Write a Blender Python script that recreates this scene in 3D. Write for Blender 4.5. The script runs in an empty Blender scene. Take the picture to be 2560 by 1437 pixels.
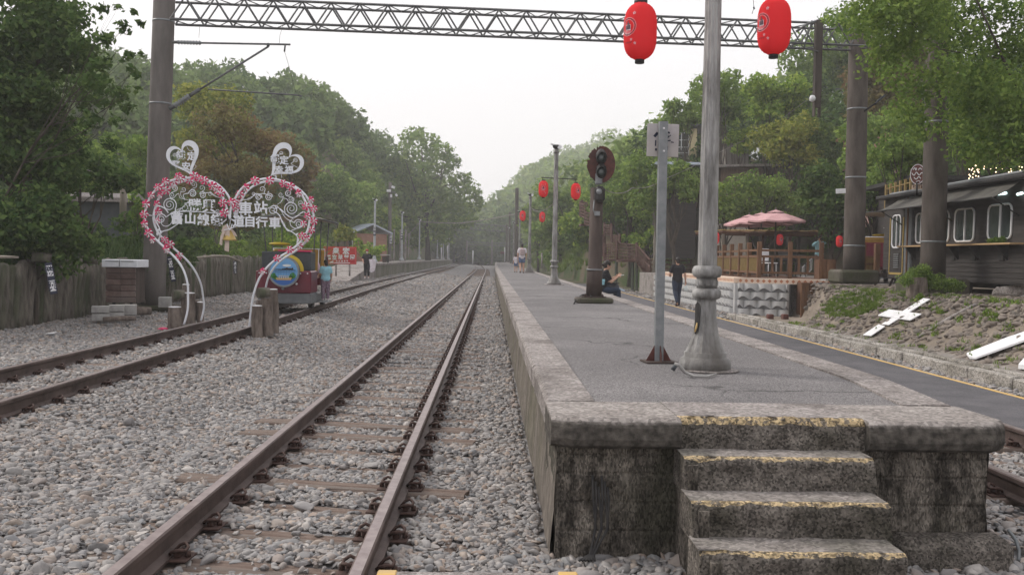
import bpy, math, random
import numpy as np
from mathutils import Vector, Matrix
S = bpy.context.scene
COL = S.collection
RAD = math.radians
# ------------------------------------------------------------------ camera
F = 2350.0; CX = 1280.0; CY = 718.5; EYE = 1.54
_dy = Vector((1228-CX, CY-645, -F)).normalized()
_dx = Vector((1, -0.017, 0)); _dx = (_dx - _dx.dot(_dy)*_dy).normalized()
_dz = _dx.cross(_dy)
ROT = Matrix((_dx, _dy, _dz))
cam_d = bpy.data.cameras.new('camera'); cam = bpy.data.objects.new('camera', cam_d); COL.objects.link(cam)
cam_d.sensor_width = 36; cam_d.lens = 36*F/2560; cam_d.clip_end = 3000; cam_d.clip_start = 0.05
cam.matrix_world = Matrix.Translation((0, 0, EYE)) @ ROT.to_4x4()
S.camera = cam
# ------------------------------------------------------------------ sky, sun, exposure
SUN_EL, SUN_AZ = 38, -62       # sun high over the left, behind thin cloud
W = bpy.data.worlds.new('World'); S.world = W; W.use_nodes = True
wn = W.node_tree.nodes; wl = W.node_tree.links
sky = wn.new('ShaderNodeTexSky'); sky.sky_type = 'NISHITA'; sky.sun_disc = False
sky.sun_elevation = RAD(SUN_EL); sky.sun_rotation = RAD(SUN_AZ); sky.dust_density = 6; sky.air_density = 1.2
sc_ = wn.new('ShaderNodeVectorMath'); sc_.operation = 'SCALE'; sc_.inputs['Scale'].default_value = 0.10
ov = wn.new('ShaderNodeMix'); ov.data_type = 'RGBA'; ov.inputs[0].default_value = 0.90
ov.inputs[7].default_value = (0.735, 0.718, 0.730, 1)   # the even white cloud layer
wl.new(sky.outputs[0], sc_.inputs[0]); wl.new(sc_.outputs[0], ov.inputs[6]); wl.new(ov.outputs[2], wn['Background'].inputs[0])
wn['Background'].inputs[1].default_value = 1.0
sun_d = bpy.data.lights.new('sun', 'SUN'); sun_d.energy = 1.5; sun_d.angle = RAD(14); sun_d.color = (1, .95, .88)
sun = bpy.data.objects.new('sun', sun_d); COL.objects.link(sun)
_a = RAD(SUN_AZ); _e = RAD(SUN_EL)
sun.rotation_euler = Vector((math.sin(_a)*math.cos(_e), math.cos(_a)*math.cos(_e), math.sin(_e))).to_track_quat('Z', 'Y').to_euler()
S.view_settings.view_transform = 'Standard'; S.view_settings.look = 'None'
S.view_settings.exposure = 0.72; S.view_settings.gamma = 1
try:
    S.cycles.use_denoising = True; S.cycles.max_bounces = 5; S.cycles.transparent_max_bounces = 6
    S.cycles.diffuse_bounces = 3; S.cycles.volume_bounces = 1
except Exception: pass
# ------------------------------------------------------------------ helpers
def ray(px, py): return ROT @ Vector(((px-CX)/F, (CY-py)/F, -1))
def GP(px, py, z=0.0):
    d = ray(px, py); t = (z-EYE)/d.z; return Vector((d.x*t, d.y*t, z))
def DP(px, py, Y):
    d = ray(px, py); t = Y/d.y; return Vector((d.x*t, Y, EYE+d.z*t))
def m_px(n, Y): return n*Y/F
def sm(a, b, x):
    t = min(1, max(0, (x-a)/(b-a))); return t*t*(3-2*t)
def lerp(a, b, t): return a+(b-a)*t
def tag(o, label=None, cat=None, group=None, kind=None):
    if label: o['label'] = label
    if cat: o['category'] = cat
    if group: o['group'] = group
    if kind: o['kind'] = kind
    return o
def thing(name, label, cat, loc=(0,0,0), group=None, rz=0, kind=None):
    o = bpy.data.objects.new(name, None); COL.objects.link(o); o.location = loc; o.rotation_euler = (0,0,rz); o.empty_display_size = .2
    return tag(o, label, cat, group, kind)
WLOC = {}
def wloc(o):
    v = Vector(o.location); p = o.parent
    while p: v = v + Vector(p.location); p = p.parent
    return v
class MB:
    def __init__(s): s.v = []; s.f = []; s.m = []; s.cm = 0; s.sm = []; s.smooth = False
    def add(s, vs, fs):
        n = len(s.v); s.v += [tuple(q) for q in vs]
        for f in fs: s.f.append([i+n for i in f]); s.m.append(s.cm); s.sm.append(s.smooth)
        return s
    def box(s, c, d, rz=0, rx=0, ry=0, bev=0, M=None):
        hx, hy, hz = d[0]/2, d[1]/2, d[2]/2
        R = M if M else (Matrix.Rotation(rz, 3, 'Z') @ Matrix.Rotation(rx, 3, 'X') @ Matrix.Rotation(ry, 3, 'Y'))
        c = Vector(c)
        if bev <= 0:
            vs = [c + R @ Vector((x*hx, y*hy, z*hz)) for x in (-1, 1) for y in (-1, 1) for z in (-1, 1)]
            return s.add(vs, [(0,1,3,2),(4,6,7,5),(0,4,5,1),(2,3,7,6),(0,2,6,4),(1,5,7,3)])
        b = min(bev, hx*.9, hy*.9, hz*.9); vs = []
        for x in (-1, 1):
            for y in (-1, 1):
                for z in (-1, 1):
                    vs.append(c + R @ Vector((x*(hx-b), y*(hy-b), z*hz))); vs.append(c + R @ Vector((x*(hx-b), y*hy, z*(hz-b)))); vs.append(c + R @ Vector((x*hx, y*(hy-b), z*(hz-b))))
        def i(x, y, z, k): return ((x*2+y)*2+z)*3+k
        fs = [[i(0,0,1,0), i(1,0,1,0), i(1,1,1,0), i(0,1,1,0)], [i(0,0,0,0), i(0,1,0,0), i(1,1,0,0), i(1,0,0,0)],
              [i(0,0,0,1), i(1,0,0,1), i(1,0,1,1), i(0,0,1,1)], [i(0,1,0,1), i(0,1,1,1), i(1,1,1,1), i(1,1,0,1)],
              [i(0,0,0,2), i(0,0,1,2), i(0,1,1,2), i(0,1,0,2)], [i(1,0,0,2), i(1,1,0,2), i(1,1,1,2), i(1,0,1,2)]]
        for x in (0, 1):
            for y in (0, 1): fs.append([i(x,y,0,1), i(x,y,1,1), i(x,y,1,2), i(x,y,0,2)])
            for z in (0, 1): fs.append([i(x,0,z,0), i(x,1,z,0), i(x,1,z,2), i(x,0,z,2)])
        for y in (0, 1):
            for z in (0, 1): fs.append([i(0,y,z,0), i(1,y,z,0), i(1,y,z,1), i(0,y,z,1)])
        for x in (0, 1):
            for y in (0, 1):
                for z in (0, 1): fs.append([i(x,y,z,0), i(x,y,z,1), i(x,y,z,2)])
        return s.add(vs, fs)
    def tube(s, pts, r, n=8, cap=True, sq=1.0, closed=False, up=None):
        pts = [Vector(p) for p in pts]; k = len(pts)
        rs = list(r) if hasattr(r, '__len__') else [r]*k
        vs = []; prev = None
        for i, p in enumerate(pts):
            if closed: t = pts[(i+1) % k]-pts[i-1]
            else: t = pts[min(i+1, k-1)]-pts[max(i-1, 0)]
            if t.length < 1e-9: t = Vector((0, 0, 1))
            t.normalize()
            if prev is None:
                a = Vector(up) if up else (Vector((0, 0, 1)) if abs(t.z) < .9 else Vector((0, 1, 0)))
            else: a = prev
            b = (a - a.dot(t)*t)
            if b.length < 1e-6: b = t.orthogonal()
            b.normalize(); prev = b; c = t.cross(b)
            for j in range(n):
                q = 2*math.pi*j/n; vs.append(p + (b*math.cos(q)*sq + c*math.sin(q))*rs[i])
        fs = []
        for i in range(k if closed else k-1):
            i2 = (i+1) % k
            for j in range(n): fs.append((i*n+j, i*n+(j+1) % n, i2*n+(j+1) % n, i2*n+j))
        if cap and not closed: fs.append(tuple(range(n))[::-1]); fs.append(tuple((k-1)*n+j for j in range(n)))
        o = s.smooth; s.smooth = True if n > 5 else o; s.add(vs, fs)
        if n > 5 and cap and not closed: s.sm[-1] = s.sm[-2] = False
        s.smooth = o; return s
    def lathe(s, c, prof, n=24, cap=True, flute=0, fd=0.0):
        c = Vector(c); vs = []
        for (r, z) in prof:
            for j in range(n):
                rr = r
                if flute: rr = r - fd*abs(math.sin(j*math.pi*flute/n))
                a = 2*math.pi*j/n; vs.append(c+Vector((rr*math.cos(a), rr*math.sin(a), z)))
        fs = [(i*n+j, i*n+(j+1) % n, (i+1)*n+(j+1) % n, (i+1)*n+j) for i in range(len(prof)-1) for j in range(n)]
        if cap: fs.append(tuple(range(n))[::-1]); fs.append(tuple((len(prof)-1)*n+j for j in range(n)))
        o = s.smooth; s.smooth = not flute; s.add(vs, fs)
        if cap: s.sm[-1] = s.sm[-2] = False
        s.smooth = o; return s
    def ell(s, c, r, nu=12, nv=8, M=None):
        c = Vector(c); vs = []; R = M or Matrix.Identity(3)
        for i in range(1, nv):
            th = math.pi*i/nv
            for j in range(nu):
                ph = 2*math.pi*j/nu
                vs.append(c + R @ Vector((r[0]*math.sin(th)*math.cos(ph), r[1]*math.sin(th)*math.sin(ph), r[2]*math.cos(th))))
        vs.append(c + R @ Vector((0, 0, r[2]))); vs.append(c + R @ Vector((0, 0, -r[2]))); T = len(vs)-2
        fs = [(i*nu+j, (i+1)*nu+j, (i+1)*nu+(j+1) % nu, i*nu+(j+1) % nu) for i in range(nv-2) for j in range(nu)]
        fs += [(T, j, (j+1) % nu) for j in range(nu)] + [(T+1, (nv-2)*nu+(j+1) % nu, (nv-2)*nu+j) for j in range(nu)]
        o = s.smooth; s.smooth = True; s.add(vs, fs); s.smooth = o; return s
    def prism(s, poly, off):                      # poly: 3D loop, off: vector
        n = len(poly); off = Vector(off); a = [Vector(p) for p in poly]; b = [p+off for p in a]
        return s.add(a+b, [tuple(range(n))[::-1], tuple(range(n, 2*n))] + [(i, (i+1) % n, n+(i+1) % n, n+i) for i in range(n)])
    def sweep(s, path, prof, cap=True):           # prof: list of (side, up); path along roughly +Y
        n = len(prof); vs = []
        for i, p in enumerate(path):
            p = Vector(p); t = Vector(path[min(i+1, len(path)-1)])-Vector(path[max(i-1, 0)]); t.z = 0; t.normalize()
            r = Vector((t.y, -t.x, 0))
            for (a, b) in prof: vs.append(p + r*a + Vector((0, 0, b)))
        fs = [(i*n+j, i*n+(j+1) % n, (i+1)*n+(j+1) % n, (i+1)*n+j) for i in range(len(path)-1) for j in range(n)]
        if cap: fs.append(tuple(range(n))[::-1]); fs.append(tuple((len(path)-1)*n+j for j in range(n)))
        return s.add(vs, fs)
    def quad(s, a, b, c, d): return s.add([a, b, c, d], [(0, 1, 2, 3)])
    def grid(s, fn, nu, nv):
        vs = [fn(i/nu, j/nv) for i in range(nu+1) for j in range(nv+1)]
        return s.add(vs, [(i*(nv+1)+j, (i+1)*(nv+1)+j, (i+1)*(nv+1)+j+1, i*(nv+1)+j+1) for i in range(nu) for j in range(nv)])
    def build(s, name, mat, parent=None, world=True, local=False, label=None, cat=None, group=None, kind=None, fix=True):
        me = bpy.data.meshes.new(name); vs = s.v
        if parent is not None and world and not local:
            w = wloc(parent); vs = [(a-w.x, b-w.y, c-w.z) for a, b, c in s.v]
        loc = (0, 0, 0)
        if parent is None and not local and vs:
            A = np.array(vs); mn = A.min(0); mx = A.max(0); loc = (float((mn[0]+mx[0])/2), float((mn[1]+mx[1])/2), float(mn[2]))
            vs = (A-np.array(loc)).tolist()
        me.from_pydata(vs, [], s.f)
        mats = mat if isinstance(mat, (list, tuple)) else [mat]
        for m in mats: me.materials.append(m)
        if len(mats) > 1: me.polygons.foreach_set('material_index', s.m)
        me.polygons.foreach_set('use_smooth', s.sm)
        me.update()
        if fix:
            import bmesh
            b = bmesh.new(); b.from_mesh(me); bmesh.ops.recalc_face_normals(b, faces=b.faces); b.to_mesh(me); b.free()
        o = bpy.data.objects.new(name, me); COL.objects.link(o); o.location = loc
        if parent is not None: o.parent = parent
        return tag(o, label, cat, group, kind)
def copy_tree(o, parent=None):
    c = o.copy(); COL.objects.link(c)
    if parent is not None: c.parent = parent
    for ch in list(o.children): copy_tree(ch, c)
    return c
def np_mesh(name, V, Fc, mat, parent=None, loc=(0,0,0), smooth=False, mi=None, **k):
    me = bpy.data.meshes.new(name); n = Fc.shape[1]
    V = np.asarray(V, dtype=np.float32)
    if parent is not None:
        w = wloc(parent); V = V - np.array([w.x, w.y, w.z], dtype=np.float32)
    me.vertices.add(len(V)); me.vertices.foreach_set('co', V.ravel())
    me.loops.add(Fc.size); me.loops.foreach_set('vertex_index', Fc.astype(np.int32).ravel())
    me.polygons.add(len(Fc)); me.polygons.foreach_set('loop_start', np.arange(0, Fc.size, n, dtype=np.int32))
    if smooth: me.polygons.foreach_set('use_smooth', np.ones(len(Fc), dtype=bool))
    for m in (mat if isinstance(mat, (list, tuple)) else [mat]): me.materials.append(m)
    if mi is not None: me.polygons.foreach_set('material_index', mi.astype(np.int32))
    me.update(calc_edges=True); me.validate()
    o = bpy.data.objects.new(name, me); COL.objects.link(o); o.location = loc
    if parent is not None: o.parent = parent
    return tag(o, k.get('label'), k.get('cat'), k.get('group'), k.get('kind'))
# ------------------------------------------------------------------ materials
def c4(c): return (c[0], c[1], c[2], 1)
def M(name, c1, c2=None, scale=5, rough=.85, bump=0.0, bscale=None, metal=0, c3=None, stretch=(1,1,1), detail=6, spec=.3, isl=0.0, lo=.35, hi=.65, trans=0, coat=0, speck=None):
    m = bpy.data.materials.new(name); m.use_nodes = True; nt = m.node_tree; N = nt.nodes; L = nt.links
    p = N['Principled BSDF']; p.inputs['Roughness'].default_value = rough; p.inputs['Metallic'].default_value = metal
    p.inputs['Specular IOR Level'].default_value = spec; p.inputs['Base Color'].default_value = c4(c1)
    if coat: p.inputs['Coat Weight'].default_value = coat
    tc = N.new('ShaderNodeTexCoord'); mp = N.new('ShaderNodeMapping'); mp.inputs['Scale'].default_value = stretch
    L.new(tc.outputs['Object'], mp.inputs[0]); out = None
    if c2 is not None:
        no = N.new('ShaderNodeTexNoise'); no.inputs['Scale'].default_value = scale; no.inputs['Detail'].default_value = detail; no.inputs['Roughness'].default_value = .62
        L.new(mp.outputs[0], no.inputs['Vector'])
        r = N.new('ShaderNodeValToRGB'); r.color_ramp.elements[0].position = lo; r.color_ramp.elements[0].color = c4(c1)
        r.color_ramp.elements[1].position = hi; r.color_ramp.elements[1].color = c4(c2)
        L.new(no.outputs['Fac'], r.inputs[0]); out = r.outputs[0]
    if c3 is not None:
        n2 = N.new('ShaderNodeTexNoise'); n2.inputs['Scale'].default_value = scale*.23; n2.inputs['Detail'].default_value = 5; L.new(mp.outputs[0], n2.inputs['Vector'])
        r2 = N.new('ShaderNodeValToRGB'); r2.color_ramp.elements[0].position = .48; r2.color_ramp.elements[1].position = .66
        L.new(n2.outputs['Fac'], r2.inputs[0]); mx = N.new('ShaderNodeMix'); mx.data_type = 'RGBA'; mx.inputs[7].default_value = c4(c3)
        L.new(r2.outputs[0], mx.inputs[0]); L.new(out, mx.inputs[6]); out = mx.outputs[2]
    if speck is not None:
        vo = N.new('ShaderNodeTexVoronoi'); vo.inputs['Scale'].default_value = speck[0]; L.new(mp.outputs[0], vo.inputs['Vector'])
        hv = N.new('ShaderNodeMix'); hv.data_type = 'RGBA'; hv.blend_type = 'MULTIPLY'; hv.inputs[0].default_value = speck[1]
        bw = N.new('ShaderNodeMapRange'); bw.inputs[1].default_value = .2; bw.inputs[2].default_value = .8; bw.inputs[3].default_value = .35; bw.inputs[4].default_value = 1.65; L.new(vo.outputs['Color'], bw.inputs[0])
        L.new(out, hv.inputs[6]); L.new(bw.outputs[0], hv.inputs[7]); out = hv.outputs[2]
    if isl:
        g = N.new('ShaderNodeNewGeometry'); hs = N.new('ShaderNodeHueSaturation'); mr = N.new('ShaderNodeMapRange')
        mr.inputs[3].default_value = 1-isl; mr.inputs[4].default_value = 1+isl; L.new(g.outputs['Random Per Island'], mr.inputs[0]); L.new(mr.outputs[0], hs.inputs['Value'])
        if out: L.new(out, hs.inputs['Color'])
        else: hs.inputs['Color'].default_value = c4(c1)
        out = hs.outputs[0]
    if out: L.new(out, p.inputs['Base Color'])
    if bump:
        nb = N.new('ShaderNodeTexNoise'); nb.inputs['Scale'].default_value = bscale or scale*3; nb.inputs['Detail'].default_value = 8; nb.inputs['Roughness'].default_value = .7; L.new(mp.outputs[0], nb.inputs['Vector'])
        b = N.new('ShaderNodeBump'); b.inputs['Strength'].default_value = min(1, bump); b.inputs['Distance'].default_value = .02 if bump <= 1 else .02*bump
        L.new(nb.outputs['Fac'], b.inputs['Height']); L.new(b.outputs[0], p.inputs['Normal'])
    return m
def LEAF(name, a, b, c, tr=.35, scale=.5):          # three leaf greens: noise clumps between a and b, single leaves towards c
    m = bpy.data.materials.new(name); m.use_nodes = True; nt = m.node_tree; N = nt.nodes; L = nt.links; N.remove(N['Principled BSDF'])
    tc = N.new('ShaderNodeTexCoord'); no = N.new('ShaderNodeTexNoise'); no.inputs['Scale'].default_value = scale; no.inputs['Detail'].default_value = 3
    L.new(tc.outputs['Object'], no.inputs['Vector'])
    r = N.new('ShaderNodeValToRGB'); r.color_ramp.elements[0].position = .36; r.color_ramp.elements[0].color = c4(a); r.color_ramp.elements[1].position = .64; r.color_ramp.elements[1].color = c4(b)
    L.new(no.outputs['Fac'], r.inputs[0])
    g = N.new('ShaderNodeNewGeometry'); mx = N.new('ShaderNodeMix'); mx.data_type = 'RGBA'; mx.inputs[7].default_value = c4(c)
    pw = N.new('ShaderNodeMath'); pw.operation = 'POWER'; pw.inputs[1].default_value = 2.2; L.new(g.outputs['Random Per Island'], pw.inputs[0]); L.new(pw.outputs[0], mx.inputs[0]); L.new(r.outputs[0], mx.inputs[6])
    d = N.new('ShaderNodeBsdfDiffuse'); t = N.new('ShaderNodeBsdfTranslucent'); ms = N.new('ShaderNodeMixShader'); ms.inputs[0].default_value = tr
    L.new(mx.outputs[2], d.inputs[0]); L.new(mx.outputs[2], t.inputs[0]); L.new(d.outputs[0], ms.inputs[1]); L.new(t.outputs[0], ms.inputs[2])
    L.new(ms.outputs[0], N['Material Output'].inputs[0]); return m
def text_mesh(body, size, bold=0.0, ext=.004, align='CENTER'):
    c = bpy.data.curves.new('lettering', 'FONT'); c.body = body; c.size = size; c.extrude = ext; c.offset = bold; c.align_x = align; c.align_y = 'CENTER'; c.resolution_u = 3
    o = bpy.data.objects.new('lettering', c); COL.objects.link(o); bpy.context.view_layer.update()
    me = bpy.data.meshes.new_from_object(o.evaluated_get(bpy.context.evaluated_depsgraph_get()))
    COL.objects.unlink(o); bpy.data.objects.remove(o); bpy.data.curves.remove(c)
    V = [Vector(v.co) for v in me.vertices]; Fs = [tuple(p.vertices) for p in me.polygons]; bpy.data.meshes.remove(me)
    return V, Fs
def put_text(mb, body, size, c, X=Vector((1,0,0)), Y=Vector((0,0,1)), bold=0.0, ext=.004, sx=1.0, sy=1.0):
    V, Fs = text_mesh(body, size, bold, ext)
    if not V: return
    cx = (min(v.x for v in V)+max(v.x for v in V))/2; cy = (min(v.y for v in V)+max(v.y for v in V))/2
    Z = X.cross(Y); c = Vector(c)
    mb.add([c + X*(v.x-cx)*sx + Y*(v.y-cy)*sy + Z*v.z for v in V], Fs)
# material set
mSteel = M('rail_steel', (.060,.042,.037), (.105,.076,.068), 9, .6, .2, 60, metal=.2, c3=(.135,.10,.09))
mRailTop = M('worn_rail_head', (.24,.19,.185), (.36,.30,.29), 14, .38, metal=.6)
mClip = M('rusty_clip', (.05,.03,.025), (.10,.06,.05), 30, .7, metal=.3)
mSleeper = M('old_sleeper_wood', (.13,.085,.065), (.30,.235,.20), 4, .9, .8, 30, stretch=(.5,9,9), c3=(.20,.17,.15))
mConc = M('old_concrete', (.23,.205,.195), (.36,.33,.315), 9, .92, .8, 40, c3=(.18,.16,.15), detail=12, speck=(60,.5))
mConcDark = M('stained_concrete', (.034,.029,.024), (.25,.222,.19), 8, .95, 1.6, 16, c3=(.06,.056,.042), lo=.38, hi=.68, speck=(95,.8), detail=14, stretch=(1.5,1,.6))
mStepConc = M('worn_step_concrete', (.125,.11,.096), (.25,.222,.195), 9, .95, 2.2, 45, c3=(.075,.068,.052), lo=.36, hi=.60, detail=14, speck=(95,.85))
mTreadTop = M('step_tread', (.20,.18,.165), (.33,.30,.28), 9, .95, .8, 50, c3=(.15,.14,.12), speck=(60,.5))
mYellow = M('flaking_yellow_paint', (.52,.40,.235), (.20,.17,.135), 30, .9, 1.8, 40, lo=.525, hi=.55, detail=12, speck=(80,.9))
mYline = M('yellow_line_paint', (.62,.40,.12), (.50,.36,.18), 12, .8)
mAsph = M('platform_asphalt', (.145,.138,.14), (.225,.213,.213), 1.1, .95, .5, 120, c3=(.150,.142,.143), speck=(150,.75), detail=12, lo=.3, hi=.7)
def _cracks(m):
    nt = m.node_tree; N = nt.nodes; L = nt.links; p = N['Principled BSDF']; old = p.inputs['Base Color'].links[0].from_socket
    g = N.new('ShaderNodeNewGeometry'); no = N.new('ShaderNodeTexNoise'); no.inputs['Scale'].default_value = 1.6; no.inputs['Detail'].default_value = 7; L.new(g.outputs['Position'], no.inputs['Vector'])
    ad = N.new('ShaderNodeMix'); ad.data_type = 'RGBA'; ad.blend_type = 'ADD'; ad.inputs[0].default_value = .9; L.new(g.outputs['Position'], ad.inputs[6]); L.new(no.outputs['Color'], ad.inputs[7])
    vo = N.new('ShaderNodeTexVoronoi'); vo.feature = 'DISTANCE_TO_EDGE'; vo.inputs['Scale'].default_value = .42; L.new(ad.outputs[2], vo.inputs['Vector'])
    mr = N.new('ShaderNodeMapRange'); mr.inputs[1].default_value = .003; mr.inputs[2].default_value = .011; mr.inputs[3].default_value = .42; mr.inputs[4].default_value = 1; L.new(vo.outputs['Distance'], mr.inputs[0])
    n2 = N.new('ShaderNodeTexNoise'); n2.inputs['Scale'].default_value = .55; L.new(g.outputs['Position'], n2.inputs['Vector']); m2 = N.new('ShaderNodeMapRange'); m2.inputs[1].default_value = .45; m2.inputs[2].default_value = .6; L.new(n2.outputs['Fac'], m2.inputs[0])
    mk = N.new('ShaderNodeMix'); mk.inputs[2].default_value = 1; L.new(m2.outputs[0], mk.inputs[0]); L.new(mr.outputs[0], mk.inputs[3]); mk.inputs[2].default_value = 1
    mu = N.new('ShaderNodeMix'); mu.data_type = 'RGBA'; mu.blend_type = 'MULTIPLY'; mu.inputs[0].default_value = 1; L.new(old, mu.inputs[6]); L.new(mk.outputs[0], mu.inputs[7]); L.new(mu.outputs[2], p.inputs['Base Color'])
_cracks(mAsph)
mPath = M('path_asphalt', (.085,.083,.09), (.125,.12,.128), 2, .92, .4, 150, speck=(180,.5))
mBlock = M('grey_block', (.30,.29,.28), (.42,.41,.40), 8, .9, .4, 60)
mPole = M('concrete_pole', (.11,.10,.095), (.19,.17,.16), 3, .9, .3, 50, stretch=(1,1,.25), c3=(.12,.105,.095))
mPoleR = M('brown_concrete_pole', (.07,.057,.050), (.135,.115,.102), 5, .9, .3, 50, stretch=(1,1,.25), c3=(.055,.046,.041), detail=12)
mGalv = M('galvanised_steel', (.20,.215,.225), (.28,.29,.30), 12, .55, metal=.4)
mTruss = M('dull_truss_steel', (.10,.105,.11), (.17,.17,.17), 8, .7, metal=.3)
mIron = M('peeling_silver_iron', (.15,.145,.14), (.40,.395,.39), 9, .6, .7, 40, metal=.3, stretch=(1,1,.22), c3=(.13,.12,.11), lo=.38, hi=.60, detail=12)
mRust = M('rusty_iron', (.085,.035,.03), (.15,.06,.05), 9, .85, .5, 30, c3=(.045,.03,.028))
mRustPole = M('rust_stained_pole', (.042,.029,.025), (.085,.064,.055), 6, .8, .4, 30, stretch=(1,1,.2), c3=(.06,.042,.038))
mBlack = M('black_metal', (.02,.02,.022), (.045,.042,.04), 10, .6)
mWhite = M('white_paint', (.72,.74,.80), (.80,.82,.86), 8, .5)
mWhiteP = M('bright_white_paint', (.78,.78,.80), (.60,.60,.60), 7, .8, .4, 40, lo=.5, hi=.8)
mRed = LEAF('lantern_red', (.95,.075,.085), (.92,.085,.095), (.95,.08,.09), .45, 2)
mRedSign = M('sign_red', (.52,.025,.03), (.45,.03,.035), 4, .5)
mPinR = M('pinwheel_red', (.62,.03,.13), (.68,.05,.16), 20, .35)
mPinW = M('pinwheel_white', (.80,.72,.76), (.78,.78,.80), 20, .35)
mBark = M('bark', (.045,.037,.029), (.10,.083,.068), 6, .95, .8, 30, stretch=(1,1,.3))
mBarkPale = M('pale_bark', (.20,.175,.14), (.30,.27,.23), 6, .95, .6, 30, stretch=(1,1,.3))
mWoodGrey = M('weathered_log', (.075,.066,.055), (.23,.205,.175), 5, .95, .9, 26, stretch=(3,3,.35), c3=(.075,.085,.05))
mWoodBrown = M('brown_stump_wood', (.085,.066,.056), (.26,.215,.185), 7, .95, 1.2, 26, stretch=(1.5,1.5,.4))
mDeck = M('stained_deck_wood', (.11,.055,.028), (.19,.10,.052), 6, .7, .3, 40, stretch=(4,4,.5))
mDeckDark = M('dark_deck_wood', (.085,.04,.022), (.14,.07,.04), 6, .75, .3, 40, stretch=(4,4,.5))
mBamboo = M('golden_bamboo', (.19,.13,.045), (.28,.20,.075), 9, .7, stretch=(4,4,.6))
mStairW = M('red_brown_stair_wood', (.085,.045,.038), (.15,.085,.07), 6, .85)
mMaroon = M('maroon_paint', (.12,.014,.028), (.16,.020,.036), 4, .4, coat=.3)
mGreyP = M('grey_paint', (.13,.14,.15), (.18,.19,.20), 6, .5)
mDarkGrey = M('charcoal_paint', (.045,.052,.06), (.07,.078,.085), 5, .5)
mCafe = M('charcoal_boards', (.034,.030,.029), (.060,.054,.051), 5, .8, .3, 30, stretch=(.3,.3,4))
mAwn = M('grey_awning_cloth', (.085,.082,.074), (.13,.123,.11), 3, .9, .2)
mCream = M('cream_cabinet_wall', (.62,.58,.52), (.52,.48,.43), 3, .8)
mDirt = M('bare_earth', (.17,.13,.10), (.27,.22,.18), 2, .97, 1, 18, c3=(.12,.11,.06))
mSoilG = M('earth_and_weeds', (.10,.085,.055), (.055,.075,.025), .8, .97, 1, 8, c3=(.17,.13,.09), detail=9)
mSkin = M('skin', (.50,.29,.21), (.56,.34,.25), 20, .55)
mHair = M('black_hair', (.012,.010,.010), (.03,.024,.02), 30, .5)
mGlass = M('window_glass', (.035,.045,.045), (.07,.085,.08), 1.5, .08, spec=.6)
LD = LEAF('leaves_dark', (0.036,0.072,0.025), (0.087,0.146,0.046), (0.152,0.216,0.068), .3, .6)
LM = LEAF('leaves_mid', (0.092,0.162,0.043), (0.172,0.259,0.067), (0.299,0.394,0.098), .38, .5)
LB = LEAF('leaves_bright', (0.111,0.198,0.042), (0.210,0.324,0.064), (0.401,0.486,0.103), .42, .5)
LY = LEAF('leaves_yellowish', (0.128,0.174,0.037), (0.237,0.273,0.062), (0.402,0.394,0.094), .42, .5)
LR = LEAF('leaves_olive_red', (0.118,0.133,0.050), (0.236,0.151,0.084), (0.276,0.248,0.101), .35, .45)
LF = LEAF('leaves_far', (0.078,0.130,0.057), (0.167,0.240,0.077), (0.223,0.300,0.105), .3, .11)
LFB = LEAF('leaves_far_bright', (0.120,0.194,0.062), (0.239,0.334,0.093), (0.312,0.388,0.122), .3, .11)
LT = LEAF('leaves_light', (0.114,0.190,0.053), (0.204,0.302,0.080), (0.324,0.414,0.128), .42, .35)
mConcPale = M('pale_kerb_concrete', (.27,.25,.225), (.40,.375,.345), 7, .92, .8, 30, c3=(.17,.155,.13), detail=12, speck=(50,.6))
LG = LEAF('grass_blades', (0.088,0.158,0.031), (0.162,0.249,0.050), (0.263,0.315,0.087), .3, 1.0)
LGD = LEAF('dark_grass_blades', (0.041,0.079,0.030), (0.079,0.136,0.048), (0.159,0.215,0.095), .3, 1.0)
# ================================================================== GROUND
def trackL(y):      # centre line of the left track
    if y < 45: return -4.57 - .68*sm(5, 50, y)
    t = (y-45)/100.; return -5.23 - .75*t
def trackM(y): return -1.11 - (0 if y < 95 else .00075*(y-95)**1.7)
def hill_x0_left(y): return lerp(17, 11.5, sm(20, 120, y))
def hill_x0_right(y): return lerp(18.5, 4.6, sm(38, 64, y))
def gz(x, y):
    z = -.04
    if x < -2.3: z = lerp(-.04, .13, sm(2.3, 3.9, -x))
    if x < -6: z = lerp(.13, .24, sm(6, 8.5, -x))
    far = sm(215, 235, y)*0
    xl = -x - hill_x0_left(y)
    if xl > 0: z += lerp(17*(1-math.exp(-xl*.042))*.8, 15.5*(1-math.exp(-xl*.30)), sm(60, 100, y)) * lerp(1, .45, sm(150, 200, y)) + .35*math.sin(x*.23+y*.11)
    if x > 6.9:
        if y < 27.5: z = lerp(.02, .95, sm(7.0, 8.7, x)) * (1-sm(0, 1.7, y-(20.6+max(0, x-7)*1.25+5*sm(8.3, 9.7, x))))
        elif y < 60: z = lerp(-.02, .02, sm(6.9, 8.7, x))
    xr = x - hill_x0_right(y)
    if xr > 0: z = max(z, z + 11*(1-math.exp(-xr*.16)) + .20*max(0, xr-6) * sm(0, 30, xr) + .3*math.sin(x*.5+y*.2))
    if y > 205: z += 21*sm(205, 420, y)*(.35+.65*sm(-30, 60, x)) 
    return z
ys = list(np.concatenate([np.arange(-20, 30, .8), np.arange(30, 120, 2.5), np.arange(120, 460, 8), np.arange(460, 900, 60)]))
xs = list(np.concatenate([np.arange(-300, -60, 16), np.arange(-60, -14, 2.5), np.arange(-14, -2, .6), np.arange(-2, 12, .45), np.arange(12, 40, 1.6), np.arange(40, 300, 14)]))
V = np.array([(x, y, gz(x, y) if not (2.85 < x < 6.9 and y > 4.4) else -.06) for y in ys for x in xs]); nx = len(xs)
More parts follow.
